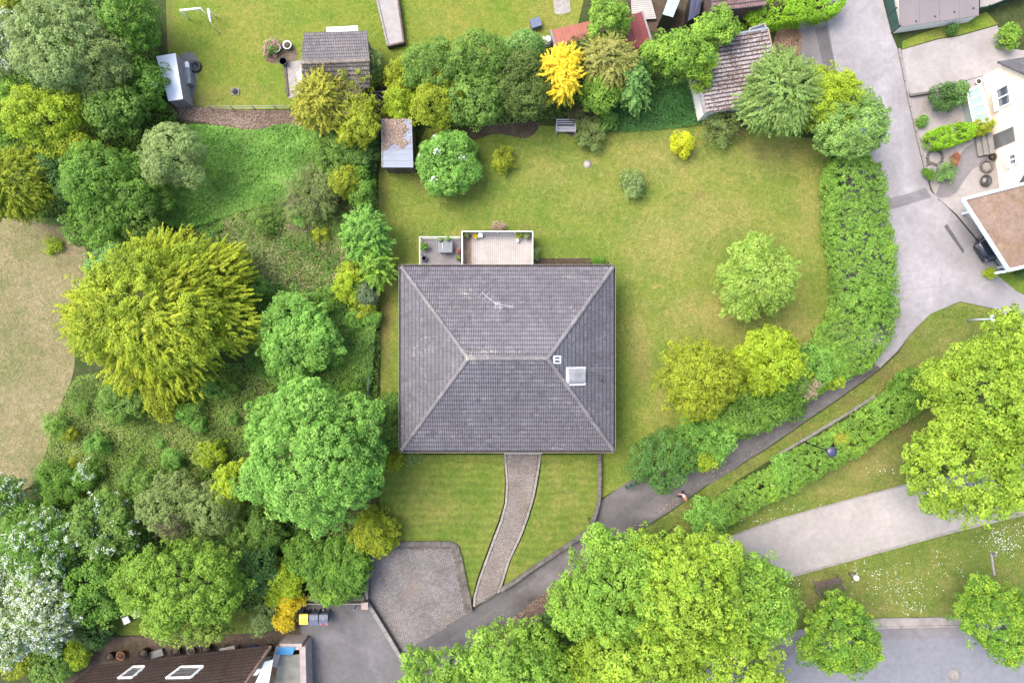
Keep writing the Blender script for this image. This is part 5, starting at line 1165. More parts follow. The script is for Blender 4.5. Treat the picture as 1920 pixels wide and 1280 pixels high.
# ------------------------------------------------------------------ house, carport and car on the right
fa, fb = P(1843, 143, 0), P(1875, 358, 0); d = (fb - fa).normalized(); e_ = Vector((-d.y, d.x, 0)) 
if e_.x < 0: e_ = -e_
Lf = (fb - fa).length; dep = 11.0; ze, zr = 2.3, 7.6
t = thing('cream_house', 'cream rendered gabled house with white windows at the right edge', 'house', fa + d * Lf / 2 + e_ * dep / 2); t_house = t
m = MB(); mid = fa + d * Lf / 2
A_ = [fa, fb, fb + e_ * dep, fa + e_ * dep]; up = lambda v, z: Vector((v.x, v.y, z))
m.add([up(v, 0) for v in A_] + [up(v, ze) for v in A_] + [up(mid, zr), up(mid + e_ * dep, zr)], [(0, 1, 5, 8, 4), (2, 3, 7, 9, 6), (0, 4, 7, 3), (1, 2, 6, 5), (4, 8, 9, 7), (5, 6, 9, 8)])
m.build('wall', CREAM, t)
RG = roofmat('grey_roof', (.14, .135, .15), amount=.7)
oh = .35
for s, cn_ in ((-1, fa), (1, fb)):
    lowp = cn_ + d * s * .30; zl_ = ze - .30 * (zr - ze) / (Lf / 2) + .08
    MB().slab([up(lowp - e_ * oh, zl_), up(lowp + e_ * (dep + oh), zl_), up(mid + e_ * (dep + oh), zr + .08), up(mid - e_ * oh, zr + .08)], .12).build('roof', RG, t)
DKG = simple('dark_verge', (.10, .10, .12), .6)
def facade_window(px, py, w_, h_, zc_):
    q = fa + d * ((px) * Lf) - e_ * .02; q = up(q, zc_); Mx = Matrix((d, e_, Vector((0, 0, 1)))).transposed()
    f = MB()
    for dx, dz, sx, sz in ((-w_ / 2, 0, .10, h_), (w_ / 2, 0, .10, h_), (0, h_ / 2, w_ + .1, .10), (0, -h_ / 2, w_ + .1, .14), (0, 0, .08, h_)): f.box(q + d * dx + Vector((0, 0, dz)) - e_ * .03, (sx, .16, sz), M=Mx)
    f = f.build('window', WHITEP, t_house)
    for s in (-1, 1): MB().box(q + d * s * w_ / 4 - e_ * .008, (w_ / 2 - .10, .02, h_ - .12), M=Mx).build('pane', GLASSM, f)
    MB().box(q - e_ * .16 + Vector((0, 0, -h_ / 2 - .02)), (w_ + .3, .32, .05), M=Mx).build('sill', WHITEP, f)
facade_window(.25, 0, 1.3, 1.25, 1.7); facade_window(.36, 0, 1.2, 1.2, 4.3); facade_window(.66, 0, .9, 1.1, 4.3); facade_window(.78, 0, .7, .7, 1.7)
Mx = Matrix((d, e_, Vector((0, 0, 1)))).transposed()
MB().box(up(fa + d * Lf * .58 - e_ * .03, 1.1), (1.0, .10, 2.1), M=Mx).build('door', METAL, t)
for k in range(3): MB().box(up(fa + d * Lf * .58 - e_ * (.5 + .32 * k), .45 - .15 * k), (1.7, .36, .15), M=Mx).build('step', CONC, t)
GLR = simple('conservatory_glass', (.34, .44, .42), .2, .6, .06, 1)
t = thing('conservatory', 'white framed glass lean-to against the cream house', 'conservatory', fa + d * Lf * .26 - e_ * .6)
zq_ = .95; q1, q2, q3, q4_ = P(1812, 172, zq_ - .15), P(1838, 160, zq_), P(1856, 226, zq_), P(1826, 232, zq_ - .15)
for k in range(4):
    f0, f1 = k / 4 + .015, (k + 1) / 4 - .015; MB().slab([q2.lerp(q3, f0), q2.lerp(q3, f1), q1.lerp(q4_, f1), q1.lerp(q4_, f0)], .02).build('pane', GLR, t)
upv = Vector((0, 0, .03))
for k in range(5): MB().bar(q1.lerp(q4_, k / 4) + upv, q2.lerp(q3, k / 4) + upv, .09 if k % 4 else .14, .06).build('rafter', WHITEP, t)
MB().bar(q1 + upv * .8, q4_ + upv * .8, .12, .07).build('gutter', WHITEP, t); MB().bar(q2 + upv * .9, q3 + upv * .9, .16, .07).build('ridge_bar', WHITEP, t)
m = MB(); quadbox(m, [p - Vector((0, 0, .04)) for p in (q1, q2, q3, q4_)], 0); m.build('wall', GLR, t)
# carport / flat garage
zc_ = 2.7; k4 = [P(1804, 374, zc_), P(1960, 334, zc_), P(1960, 490, zc_), P(1890, 507, zc_)]
t = thing('carport', 'flat carport roof covered in brown moss with pale blue edge trim', 'carport', (sum((p.x for p in k4)) / 4, sum((p.y for p in k4)) / 4, 0))
SED = grassmat('sedum_moss', (.27, .185, .145), (.33, .235, .19), (.38, .27, .15), (.24, .17, .09), .22)
MB().slab([p - Vector((0, 0, .02)) for p in k4], .14).build('roof', SED, t); TRM = simple('pale_blue_trim', (.50, .60, .68), .45, .4, .06, 1)
for i in range(4): MB().bar(k4[i] + Vector((0, 0, .03 + .004 * i)), k4[(i + 1) % 4] + Vector((0, 0, .03 + .004 * i)), .20, .16).build('edge_trim', TRM, t)
MB().bar(P(1866, 512, zc_ - .2), P(1890, 508, zc_ - .2), .14, .12).build('beam', TRM, t)
for p in (k4[0].lerp(k4[3], .10), k4[0].lerp(k4[3], .90)):
    MB().bar(Vector((p.x + 1.5, p.y, 0)), Vector((p.x + 1.5, p.y, zc_ - .1)), .14, .14).build('post', TRM, t)
MB().bar(up(P(1960, 345, 0), 1.3), up(P(1960, 480, 0), 1.3), .2, 2.6).build('wall', CREAMW, t)
# car under the carport
CARP = simple('dark_blue_car_paint', (.03, .035, .055), .2, .6, .05, 1)
def car(label, loc, rz):
    t = thing('parked_car', label, 'car', loc); Mz = Matrix.Rotation(rz, 3, 'Z'); loc = Vector(loc); T = lambda x, y, z: loc + Mz @ Vector((x, y, z))
    def loft(name, secs, mat, par=t):   # secs: (x, halfwidth bottom, halfwidth top, z0, z1)
        m = MB(); vs = []; n = 8
        for x, wb, wt, z0, z1 in secs:
            for (yy, zz) in ((-wb * .9, z0), (-wb, z0 + (z1 - z0) * .35), (-wt, z0 + (z1 - z0) * .85), (-wt * .8, z1), (wt * .8, z1), (wt, z0 + (z1 - z0) * .85), (wb, z0 + (z1 - z0) * .35), (wb * .9, z0)): vs.append(T(x, yy, zz))
        fs = [(i * n + k, i * n + (k + 1) % n, (i + 1) * n + (k + 1) % n, (i + 1) * n + k) for i in range(len(secs) - 1) for k in range(n)] + [tuple(range(n - 1, -1, -1)), tuple(range((len(secs) - 1) * n, len(secs) * n))]
        m.add(vs, fs, 0, True); return m.build(name, mat, par)
    loft('body', [(-2.1, .62, .60, .35, .72), (-2.0, .82, .78, .25, .86), (-1.2, .89, .84, .2, .92), (0, .90, .85, .2, .94), (1.0, .89, .83, .2, .92), (1.75, .85, .76, .22, .82), (2.08, .68, .60, .3, .66)], CARP)
    loft('cabin', [(-1.75, .70, .62, .86, .96), (-1.25, .74, .60, .88, 1.40), (-.3, .76, .62, .9, 1.46), (.35, .76, .60, .9, 1.38), (1.0, .72, .66, .86, .95)], GLASSM)
    loft('roof_panel', [(-1.25, .58, .54, 1.39, 1.42), (-.3, .60, .56, 1.45, 1.49), (.3, .58, .54, 1.38, 1.42)], CARP)
    for x in (-1.3, 1.3):
        for y in (-.82, .82):
            w_ = MB().tube([T(x, y - .1, .31), T(x, y + .1, .31)], .31, 18).build('wheel', BLACKP, t); MB().tube([T(x, y - .11, .31), T(x, y + .11, .31)], .19, 12).build('rim', METAL, w_)
    for y in (-.55, .55):
        MB().box(T(2.0, y, .62), (.16, .30, .12), rz).build('headlight', METAL, t); MB().box(T(-2.06, y, .68), (.10, .26, .14), rz).build('tail_light', simple('red_lamp', (.4, .02, .02), .3), t)
    for y in (-.93, .93): MB().box(T(.65, y, .98), (.14, .2, .12), rz).build('wing_mirror', CARP, t)
    return t
car('dark blue car parked under the edge of the mossy carport', P(1842, 474, .7) * Vector((1, 1, 0)) + Vector((.84, .54, 0)) * 2.0, math.atan2(-.54, -.84))
# fenced building top right
t = thing('flat_roofed_hall', 'building with grey brown flat panel roof at the top right', 'building', P(1760, 10, 0))
hz = 1.1; h4 = [P(1684, -60, hz), P(1836, -60, hz), P(1836, 30, hz), P(1688, 52, hz)]; ctr = sum((Vector(p) for p in h4), Vector()) / 4
m = MB(); quadbox(m, [ctr + (p - ctr) * .97 - Vector((0, 0, .08)) for p in h4], 0); m.build('wall', CREAMW, t); HP = simple('brown_grey_panel', (.235, .205, .21), .8, .2, .1, .6)
for i in range(4):
    for j in range(2):
        f0, f1, g0, g1 = i / 4, (i + .985) / 4, j / 2, (j + .985) / 2; bl = lambda a, b_: h4[0].lerp(h4[1], a).lerp(h4[3].lerp(h4[2], a), b_); dz = Vector((0, 0, .012 * ((i + j) % 2)))
        MB().slab([bl(f0, g0) + dz, bl(f1, g0) + dz, bl(f1, g1) + dz, bl(f0, g1) + dz], .05).build('roof_panel', HP, t)
t = thing('mesh_fence', 'dark green panel fence round the flat roofed building', 'fence', P(1672, 62, 0))
ff = [(1650, -40), (1658, 0), (1664, 30), (1671, 62), (1700, 54), (1735, 45), (1770, 37), (1805, 30), (1835, 25), (1868, 12), (1900, 2), (1940, -8)]
for i in range(len(ff) - 1):
    a, c = P(*ff[i], 0), P(*ff[i + 1], 0); MB().bar(a + Vector((0, 0, .55)), c + Vector((0, 0, .55)), .04, 1.0).build('panel', GREENM, t); MB().bar(a, a + Vector((0, 0, 1.2)), .08, .08).build('post', GREENM, t)
patch('hall_path', [(1657, -40), (1680, -60), (1684, 52), (1676, 58), (1668, 30)], Z[6], PALE, step=.6); patch('hall_yard', [(1836, -60), (1960, -60), (1960, -12), (1900, -2), (1868, 8), (1838, 20)], Z[6], PALE, step=.6)
t = thing('yard_border', 'pale kerb along the road edge of the concrete yard', 'edging', P(1692, 120, 0)); stones(t, 'kerb_stone', [(1684, 92), (1692, 130), (1701, 176), (1712, 226), (1722, 270), (1734, 318)], 0, .16, .16, .9, KERB, .03)
t = thing('planter_wall', 'low dark wall below the concrete yard', 'wall', P(1725, 175, 0)); MB().bar(P(1704, 180, .15), P(1745, 174, .15), .16, .3).build('wall_body', CONCD, t)
for i, (px, py, r_, lab) in enumerate(((1752, 296, .55, 'ring of grey stones in the front garden nearest the road'), (1744, 318, .45, 'smaller ring of dark stones beside the tiled slab'), (1849, 312, .42, 'ring of stones in the bed by the cream house'))):
    q = P(px, py, 0); t = thing('stone_ring', lab, 'edging', q)
    for k in range(14): a_ = k * 6.283 / 14; MB().lathe(q + Vector((r_ * math.cos(a_), r_ * math.sin(a_), 0)), [(.10, 0), (.13, .07), (.08, .15), (.01, .17)], 7).build('stone', STONE, t)
t = thing('stone_slab', 'pale square stone slab in the front garden', 'slab', P(1755, 319, 0)); MB().box(P(1755, 319, .05), (.62, .9, .10), .18).build('slab', KERB, t); MB().box(P(1755, 319, .11), (.34, .55, .02), .18).build('grille', METAL, t)
q = P(1844, 340, 0); t = thing('fire_pit', 'dark round fire bowl on the paved garden corner', 'fire bowl', q); MB().lathe(q, [(.25, 0), (.38, .2), (.42, .3), (.36, .3), (.2, .18)], 18).build('bowl', DARKM, t); MB().lathe(q, [(.2, .17), (.24, .2)], 12).build('ash', WOODG, t)
for (px, py, lab, mt) in ((1857, 296, 'black pot by the steps of the cream house', BLACKP), (1808, 262, 'dark round pot below the clipped bright hedge', DARKM), (1830, 156, 'white pot on the ground by the conservatory', WHITEP)):
    q = P(px, py, 0); t = thing('flower_pot', lab, 'pot', q); MB().lathe(q, [(.15, 0), (.22, .3), (.24, .34), (.2, .34), (.18, .28)], 14).build('vessel', mt, t); MB().lathe(q, [(.17, .25), (.19, .29)], 12).build('soil', BARK, t)

# ------------------------------------------------------------------ brown roofed house, bottom left
zb, zt_ = 2.1, 6.2
r4 = [P(176, 1250, zb), P(508, 1211, zb), P(452, 1292, zb + 2.2), P(118, 1296, zb + 2.2)]
r4[2] = ray_plane(452, 1292, r4[0], (r4[1] - r4[0]).cross(r4[3] - r4[0]))
t = thing('brown_house', 'house with brown tiled roof and two white skylights at the bottom edge', 'house', P(310, 1290, 0))
ctr = sum((Vector(p) for p in r4), Vector()) / 4; m = MB()
g0 = [Vector((ctr.x + (p.x - ctr.x) * .90, ctr.y - 1.1 + (p.y - ctr.y) * .5, zb - .25)) for p in r4]; quadbox(m, g0, 0); m.build('wall', CREAMW, t)
m = MB(); m.slab([p - Vector((0, 0, .03)) for p in r4], .12); m.build('roof_board', WOODB, t)
pl = Plane(r4[1], r4[0], r4[3]); m = MB(); BT = roofmat('brown_tile', (.105, .068, .058), amount=.75, damount=.75)
tile_plane(pl, r4, .30, .33, TV, TF, m); tag(m.build('roof_tile', [BT, simple('brown_tile_lip_shade', (.05, .035, .03), .9)], t), kind='stuff')
MB().bar(r4[1] + Vector((0, 0, .05)), r4[2] + Vector((0, 0, .05)), .16, .16).build('verge_board', simple('tan_verge', (.34, .22, .18), .7), t); MB().bar(r4[0], r4[1], .16, .12).build('gutter', DARKM, t)
for (x0, x1) in ((236, 262), (326, 372)):
    zz = zb + 1.2; v4 = []
    for px, py in ((x0 + 14, 1252), (x1 + 10, 1251), (x1 - 14, 1272), (x0 - 14, 1273)):
        v4.append(ray_plane(px, py, pl.a, pl.n) + pl.n * .10)
    f = MB()
    for i in range(4): f.bar(v4[i], v4[(i + 1) % 4], .16, .10)
    f = f.build('skylight', WHITEP, t); MB().slab([p - pl.n * .02 for p in v4], .03).build('pane', simple('sky_glass', (.30, .34, .38), .08, .8), f)
MB().slab([P(496, 1240, 2.6), P(512, 1236, 2.6), P(500, 1300, 2.6), P(470, 1300, 2.6)], .1).build('gable_panel', WHITEP, t)
t = thing('stair_well', 'pale walled stair well beside the brown roofed house', 'wall', P(555, 1245, 0))
for a_, c_ in (((531, 1203), (572, 1203)), ((573, 1203), (576, 1320)), ((530, 1203), (520, 1240))): MB().bar(P(*a_, .75), P(*c_, .75), .42, 1.5).build('wall_body', simple('pink_render', (.46, .38, .36), .9), t)
MB().slab([P(524, 1228, 1.25), P(566, 1226, 1.25), P(568, 1320, 1.25), P(508, 1320, 1.25)], .1).build('cover', simple('mossy_sheet', (.28, .27, .22), .8, .2, .3, 1.5), t)
t = thing('blue_tarpaulin', 'bright blue tarpaulin sheet on top of the pale stair well wall', 'tarpaulin', P(538, 1219, 0))
m = MB(); vs = []
for j in range(5):
    for i in range(7): vs.append(P(522 + i * 5.4 - j * 1.5, 1212 + j * 3.6, 1.56) + Vector((0, 0, R.uniform(0, .05))))
m.add(vs, [(j * 7 + i, j * 7 + i + 1, j * 7 + i + 8, j * 7 + i + 7) for j in range(4) for i in range(6)], 0, True); m.build('sheet', simple('blue_sheet_plastic', (.06, .26, .50), .5), t)
q = P(512, 1206, 0); t = thing('barbecue', 'black kettle barbecue by the corner of the brown house', 'barbecue', q); MB().lathe(q, [(.1, .5), (.3, .62), (.34, .75), (.28, .92), (.04, 1.0)], 16).build('kettle', BLACKP, t)
for k in range(3): a_ = k * 2.09; MB().bar(q + Vector((.3 * math.cos(a_), .3 * math.sin(a_), 0)), q + Vector((.12 * math.cos(a_), .12 * math.sin(a_), .55)), .03, .03).build('leg', METAL, t)
for (px, py, r_, h_, lab, mt) in ((212, 1226, .30, .5, 'black pot, leftmost of the row behind the brown roof', BLACKP), (232, 1224, .30, .4, 'orange terracotta pot near the left end of the pot row', TERRA), (276, 1219, .34, .6, 'large black pot next to the pale tray behind the brown roof', BLACKP), (335, 1216, .34, .5, 'black pot in the middle of the row behind the brown roof', BLACKP), (392, 1211, .34, .6, 'black pot left of the cream table behind the brown roof', BLACKP), (362, 1216, .26, .35, 'grey pot between the black pots behind the brown roof', CONC)):
    q = P(px, py, 0); t = thing('flower_pot', lab, 'pot', q); MB().lathe(q, [(r_ * .75, 0), (r_, h_), (r_ * 1.08, h_ + .03), (r_ * .9, h_ + .03), (r_ * .85, h_ - .06)], 14).build('vessel', mt, t); MB().lathe(q, [(r_ * .8, h_ - .1), (r_ * .85, h_ - .05)], 12).build('soil', BARK, t)
t = thing('wooden_table', 'pale wooden table in the pot row behind the brown roof', 'table', P(435, 1213, 0)); q = P(435, 1213, 0); MB().box(q + Vector((0, 0, .72)), (1.1, .7, .05), .2).build('tabletop', simple('pale_wood', (.42, .37, .30), .8), t)
for x in (-.45, .45):
    for y in (-.25, .25): MB().bar(q + Vector((x, y, 0)), q + Vector((x, y, .7)), .06, .06).build('leg', WOODG, t)
box_thing('storage_box', 'bright blue box at the right end of the pot row', 'box', 476, 1214, .6, .5, .5, simple('bright_blue', (.05, .10, .30), .5), .2)
box_thing('storage_box', 'pale grey tray box between the black pots', 'box', 297, 1222, .9, .45, .3, CONC, .3)
t = thing('white_chair', 'white plastic chair half hidden by bushes on the shady west lawn', 'chair', P(250, 1152, 0)); q = P(252, 1152, 0)
for i, dx in enumerate((-.35, .35)): MB().box(q + Vector((dx, dx * .6, .44)), (.48, .48, .05), .4).build('seat', WHITEP, t)
MB().box(q + Vector((0, .5, .7)), (1.1, .05, .5), .5).build('backrest', WHITEP, t)
for dx in (-.5, .5): MB().box(q + Vector((dx, dx * .6, .21)), (.06, .06, .42)).build('leg', WHITEP, t)

# ------------------------------------------------------------------ the person walking in the lane
def person():
    base = P(1275.5, 924.5, 0); t = thing('person', 'person in pink top and dark trousers walking along the shady lane', 'person', base)
    face = math.radians(200)   # walking down the lane towards the left
    fx, fy = math.cos(face), math.sin(face); W_ = lambda f, s, z: (f * fx - s * fy, f * fy + s * fx, z)
    J = {}; V = []; Ed = []; Rr = []
    def jv(n, f, s, z, r): J[n] = len(V); V.append(W_(f, s, z)); Rr.append(r)
    def ed(a, b): Ed.append((J[a], J[b]))
    jv('pel', 0, 0, .95, .15); jv('bel', .01, 0, 1.10, .14); jv('che', .0, 0, 1.30, .155); jv('nb', -.01, 0, 1.45, .075); jv('nk', .01, 0, 1.52, .055); jv('hd', .03, 0, 1.60, .085); jv('ht', .03, 0, 1.70, .075); jv('ns', .12, 0, 1.605, .018)
    for a, b in (('pel', 'bel'), ('bel', 'che'), ('che', 'nb'), ('nb', 'nk'), ('nk', 'hd'), ('hd', 'ht'), ('hd', 'ns')): ed(a, b)
    for s, n in ((-1, 'r'), (1, 'l')):
        sw = .22 * s; jv('hp' + n, 0, .10 * s, .88, .105); jv('kn' + n, .10 * s + .03, .10 * s, .50, .065); jv('an' + n, sw - .04, .10 * s, .09, .045); jv('to' + n, sw + .13, .11 * s, .035, .035)
        ed('pel', 'hp' + n); ed('hp' + n, 'kn' + n); ed('kn' + n, 'an' + n); ed('an' + n, 'to' + n)
        aw = -.16 * s; jv('sh' + n, 0, .19 * s, 1.40, .072); jv('el' + n, aw * .6, .25 * s, 1.12, .05); jv('wr' + n, aw + .12, .25 * s, .90, .032); jv('pm' + n, aw + .15, .25 * s, .83, .03)
        ed('che', 'sh' + n); ed('sh' + n, 'el' + n); ed('el' + n, 'wr' + n); ed('wr' + n, 'pm' + n)
        for k in range(4): jv('f%d%s' % (k, n), aw + .15 + (k - 1.5) * .02, .25 * s, .775, .009); jv('g%d%s' % (k, n), aw + .165 + (k - 1.5) * .022, .245 * s, .735 + abs(k - 1.2) * .008, .008); ed('pm' + n, 'f%d%s' % (k, n)); ed('f%d%s' % (k, n), 'g%d%s' % (k, n))
        jv('th' + n, aw + .20, .24 * s, .82, .010); ed('pm' + n, 'th' + n)
    me = bpy.data.meshes.new('body'); me.from_pydata(V, Ed, []); o = link('body', me, t)
    sm = o.modifiers.new('skin', 'SKIN'); 
    for i, r in enumerate(Rr): me.skin_vertices[0].data[i].radius = (r, r * (.78 if r > .1 else 1))
    me.skin_vertices[0].data[0].use_root = True; sub = o.modifiers.new('sub', 'SUBSURF'); sub.levels = 1; sub.render_levels = 1
    bpy.context.view_layer.update(); dg = bpy.context.evaluated_depsgraph_get(); m2 = bpy.data.meshes.new_from_object(o.evaluated_get(dg)); o.modifiers.clear(); o.data = m2; m2.name = 'body'
    SK = simple('skin', (.50, .30, .22), .6); TOP = simple('pink_top', (.62, .30, .29), .85); TRO = simple('dark_trousers', (.03, .03, .04), .85); SHO = simple('dark_shoe', (.02, .02, .022), .6)
    m2.materials.clear()
    for mt in (SK, TOP, TRO, SHO): m2.materials.append(mt)
    for p in m2.polygons:
        z = p.center.z; r = math.hypot(p.center.x, p.center.y)
        p.material_index = 3 if z < .075 else 2 if (z < 1.0 and r < .215) or z < .68 else 1 if 1.0 <= z < 1.46 else 0; p.use_smooth = True
    hr = MB(); hc_ = base + Vector(W_(.01, 0, 1.645)); vs = []; fs = []; n, mrow = 14, 6
    for j in range(mrow):
        a_ = j * 1.75 / (mrow - 1)
        for k in range(n):
            b_ = 6.283 * k / n; rr = math.sin(a_) * .108 + .001; drop = .05 if j == mrow - 1 and math.cos(b_ - face) < .3 else 0
            vs.append(hc_ + Vector((rr * math.cos(b_), rr * math.sin(b_), .115 * math.cos(a_) - drop)))
    for j in range(mrow - 1):
        for k in range(n): fs.append((j * n + k, (j + 1) * n + k, (j + 1) * n + (k + 1) % n, j * n + (k + 1) % n))
    hr.add(vs, fs, 0, True); hr.build('hair', simple('ginger_hair', (.40, .20, .08), .7, .2, .25, 30), t)
    for s in (-1, 1): MB().lathe(base + Vector(W_(.105, .035 * s, 1.615)), [(.001, -.012), (.012, 0), (.001, .012)], 8).build('eye', BLACKP, t)
person()
print('objects done')
# ------------------------------------------------------------------ trees of the park and the street (bottom and right)
T, S = tree, shrub
gl = 'lime trees by the lane and the park'
T('lime_tree', 'large lime green tree overhanging the lane below the front lawn wall', 'tree', 1165, 1095, 108, 9.5, 'big', LIME2, ry=105, group=gl)
T('lime_tree', 'tallest bright lime green tree between lane and gravel path end', 'tree', 1290, 1105, 118, 11, 'big', LIME, ry=112, group=gl)
T('lime_tree', 'lime green tree touching the end of the gravel path', 'tree', 1400, 1120, 84, 9, 'big', LIME2, ry=92, group=gl)
T('lime_tree', 'yellowish lime tree at the bottom edge right of the dark gap', 'tree', 1200, 1232, 120, 10, 'big', LIME, ry=90, group=gl)
T('lime_tree', 'lime tree at the bottom edge reaching over the street', 'tree', 1360, 1240, 104, 10, 'big', LIME, ry=88, group=gl)
T('lime_tree', 'green tree at the bottom edge left of the dark gap', 'tree', 972, 1252, 108, 8.5, 'big', LIME2, ry=88, group=gl)
T('lime_tree', 'leftmost green tree overhanging the lane at the bottom edge', 'tree', 838, 1282, 98, 8, 'big', LIME2, ry=66, group=gl)
T('lime_tree', 'yellow green crown below the dark gap at the bottom edge', 'tree', 1092, 1268, 66, 8, 'big', LIME, ry=62, group=gl)
T('lime_tree', 'small lime crown at the left edge of the big group above the leaf litter', 'tree', 1072, 1128, 46, 8, 'big', LIME2, ry=50, group=gl)
T('lime_tree', 'small green crown between leaf litter and bottom edge', 'tree', 1000, 1212, 44, 6.5, 'big', LIME2, ry=34, group=gl)
T('lime_tree', 'small tip of lime tree over the street right of the big group', 'tree', 1440, 1292, 36, 7, 'lumpy', LIME, group=gl)
T('ivy_shrub', 'dark evergreen shrub in the gap between the bottom lime trees', 'shrub', 1040, 1172, 30, 4.5, 'tight', DARK)
T('lime_tree', 'branch end of a lime tree reaching over the lane below the wall bend', 'tree', 1120, 1010, 26, 7.2, 'lumpy', LIME2, zc=5.5, group=gl)
gr = 'yellow green trees right of the gravel path'
T('maple_tree', 'big yellow green tree overhanging the gravel path', 'tree', 1795, 875, 102, 10, 'big', LIME, ry=100, group=gr)
T('maple_tree', 'yellow green tree behind the low hedge end at the right', 'tree', 1845, 745, 98, 10.5, 'big', LIME, ry=95, group=gr)
T('maple_tree', 'yellow tree nearest the pale blue lamp at the right edge', 'tree', 1890, 655, 58, 9, 'big', LIME, ry=72, group=gr)
T('maple_tree', 'yellow tree cut by the right edge above the gravel path', 'tree', 1922, 850, 62, 9.5, 'big', LIME, ry=110, group=gr)
T('maple_tree', 'low branch of yellow green tree over the dark end of the low hedge', 'tree', 1760, 715, 40, 7, 'lumpy', LIME, zc=5, group=gr)
gs = 'young street trees'
STRT = leafmat('street_tree_leaf', [(.04, .11, .014), (.11, .22, .022), (.30, .40, .035)], .38)
T('street_tree', 'round street tree between the park bench and the street', 'tree', 1573, 1188, 66, 6.6, 'cluster', STRT, ry=70, dens=1.7, irr=.3, group=gs)
T('street_tree', 'round street tree cut by the right edge beside the street', 'tree', 1868, 1160, 64, 6.6, 'cluster', STRT, ry=68, dens=1.7, irr=.3, group=gs)
# trees on the lawn
T('fruit_tree', 'pale green airy tree alone on the right of the big lawn', 'tree', 1416, 524, 60, 4.9, 'loose', leafmat('apple_leaf', [(.11, .19, .025), (.20, .30, .045), (.33, .43, .10)], .4), ry=66, dens=1.7, irr=.32)
T('fruit_tree', 'olive yellow tree on the lawn above the dark green shrubs', 'tree', 1305, 710, 68, 5.2, 'loose', YOLV, ry=68, dens=1.8, irr=.35)
T('fruit_tree', 'bright yellow green tree between olive tree and clipped hedge', 'tree', 1437, 670, 48, 5.0, 'loose', YGRN, ry=54, dens=1.8, irr=.35)
S('viburnum', 'round bush with white blossoms beside the blue roofed shed', 841, 309, 60, 3.6, 'tight', FRESH, ry=64, accent=(WHITE, .02, 'blossom', .9), irr=.04, nsub=34, sub=.22)
S('small_shrub', 'small yellowish shrub right of the white blossomed bush', 942, 300, 15, 1.3, 'loose', YOLV, ry=21, leaf=.75, dens=1.6)
S('small_shrub', 'silvery small shrub standing free in the big lawn', 1187, 345, 21, 1.6, 'loose', SILVER, ry=23, leaf=.75, dens=1.9)
S('small_shrub', 'bright yellow small shrub below the ivy patch', 1278, 271, 22, 1.6, 'lumpy', leafmat('acid_leaf', [(.22, .27, .008), (.36, .39, .012), (.48, .48, .02)], .32), leaf=.75)
S('small_shrub', 'grey green shrub just right of the garden bench', 1104, 250, 22, 1.4, 'loose', OLIVE, ry=28, leaf=.75, dens=1.7)
t = S('dry_bush', 'dead twiggy bush with dry stems below the speckled roof', 1350, 238, 33, 1.7, 'loose', OLIVE, ry=38, leaf=.7, dens=.9)
q = P(1355, 232, 0); twigs(t, 'twig', (q.x, q.y, .3), 1.25, 1.3, 80, TWIG, .012, 4); 
# right boundary: hedge and trees
hedge('clipped_hedge', 'long clipped green hedge curving along the road side of the lawn', [(1590, 290), (1598, 340), (1604, 400), (1611, 460), (1618, 515), (1624, 560), (1612, 610), (1582, 652), (1550, 690)], [96, 104, 108, 110, 110, 108, 112, 112, 104], 2.1, 'hedge', HEDG, dens=1.35, irr=.05, mat2=LIME2, frac2=.10)
hedge('lane_hedge', 'loose green hedge running behind the shrubs along the lane', [(1580, 648), (1522, 698), (1462, 738), (1392, 774), (1312, 816), (1244, 860)], [70, 74, 70, 70, 68, 60], 1.9, 'hedge', GREEN, irr=.12)
S('hedge_shrub', 'round leafy end of the hedge bulging over the road', 1632, 560, 38, 2.4, 'lumpy', GREEN, ry=46, leaf=.9)
S('hedge_shrub', 'pale green shrub where the hedge meets the lawn trees', 1528, 690, 52, 2.6, 'lumpy', FRESH, ry=42, leaf=.8)
S('hedge_shrub', 'bright green shrub along the lane below the pale green one', 1464, 736, 58, 2.7, 'lumpy', GREEN, ry=46, leaf=.85)
S('hedge_shrub', 'yellow tipped shrub over the lane beside the asphalt joint', 1556, 706, 22, 2.3, 'lumpy', YGRN, ry=24, leaf=.8)
S('hedge_shrub', 'fresh green shrub right of the olive tree along the lane', 1396, 768, 60, 2.7, 'lumpy', HEDG, ry=50, leaf=.85)
S('hedge_shrub', 'light green shrub in the middle of the lane side row', 1324, 810, 58, 2.5, 'lumpy', FRESH, ry=48, leaf=.75)
S('hedge_shrub', 'shady green shrub below the olive tree', 1380, 735, 40, 2.2, 'lumpy', GREEN, ry=34, leaf=.8)
S('hedge_shrub', 'dark blue green shrub at the lane end of the row', 1250, 862, 62, 2.8, 'lumpy', leafmat('deep_leaf', [(.04, .105, .022), (.07, .16, .032), (.12, .225, .048)]), ry=54, leaf=.75)
S('hedge_shrub', 'small lime shrub hanging over the lane near the dark blue green one', 1316, 860, 30, 2.3, 'lumpy', YGRN, ry=20, leaf=.75)
S('hedge_shrub', 'dry pinkish patch of shrub between bright green and pale green shrubs', 1506, 722, 22, 2.8, 'loose', DRYL, leaf=.6)
T('willow_tree', 'pale green feathery tree beside the speckled roof', 'tree', 1462, 180, 70, 6, 'feather', leafmat('feather_leaf', [(.085, .15, .03), (.14, .22, .05), (.22, .31, .09)], .3), ry=70, dens=1.7)
T('ash_tree', 'yellow green tree between feathery tree and road', 'tree', 1548, 190, 54, 5, 'loose', YGRN, ry=52, dens=2.2)
T('viburnum_tree', 'tree with rounded pale green leaf clusters leaning over the road', 'tree', 1590, 238, 68, 5, 'cluster', leafmat('cluster_leaf', [(.085, .17, .035), (.16, .27, .06), (.25, .38, .095)], .4), ry=60, dens=1.5)
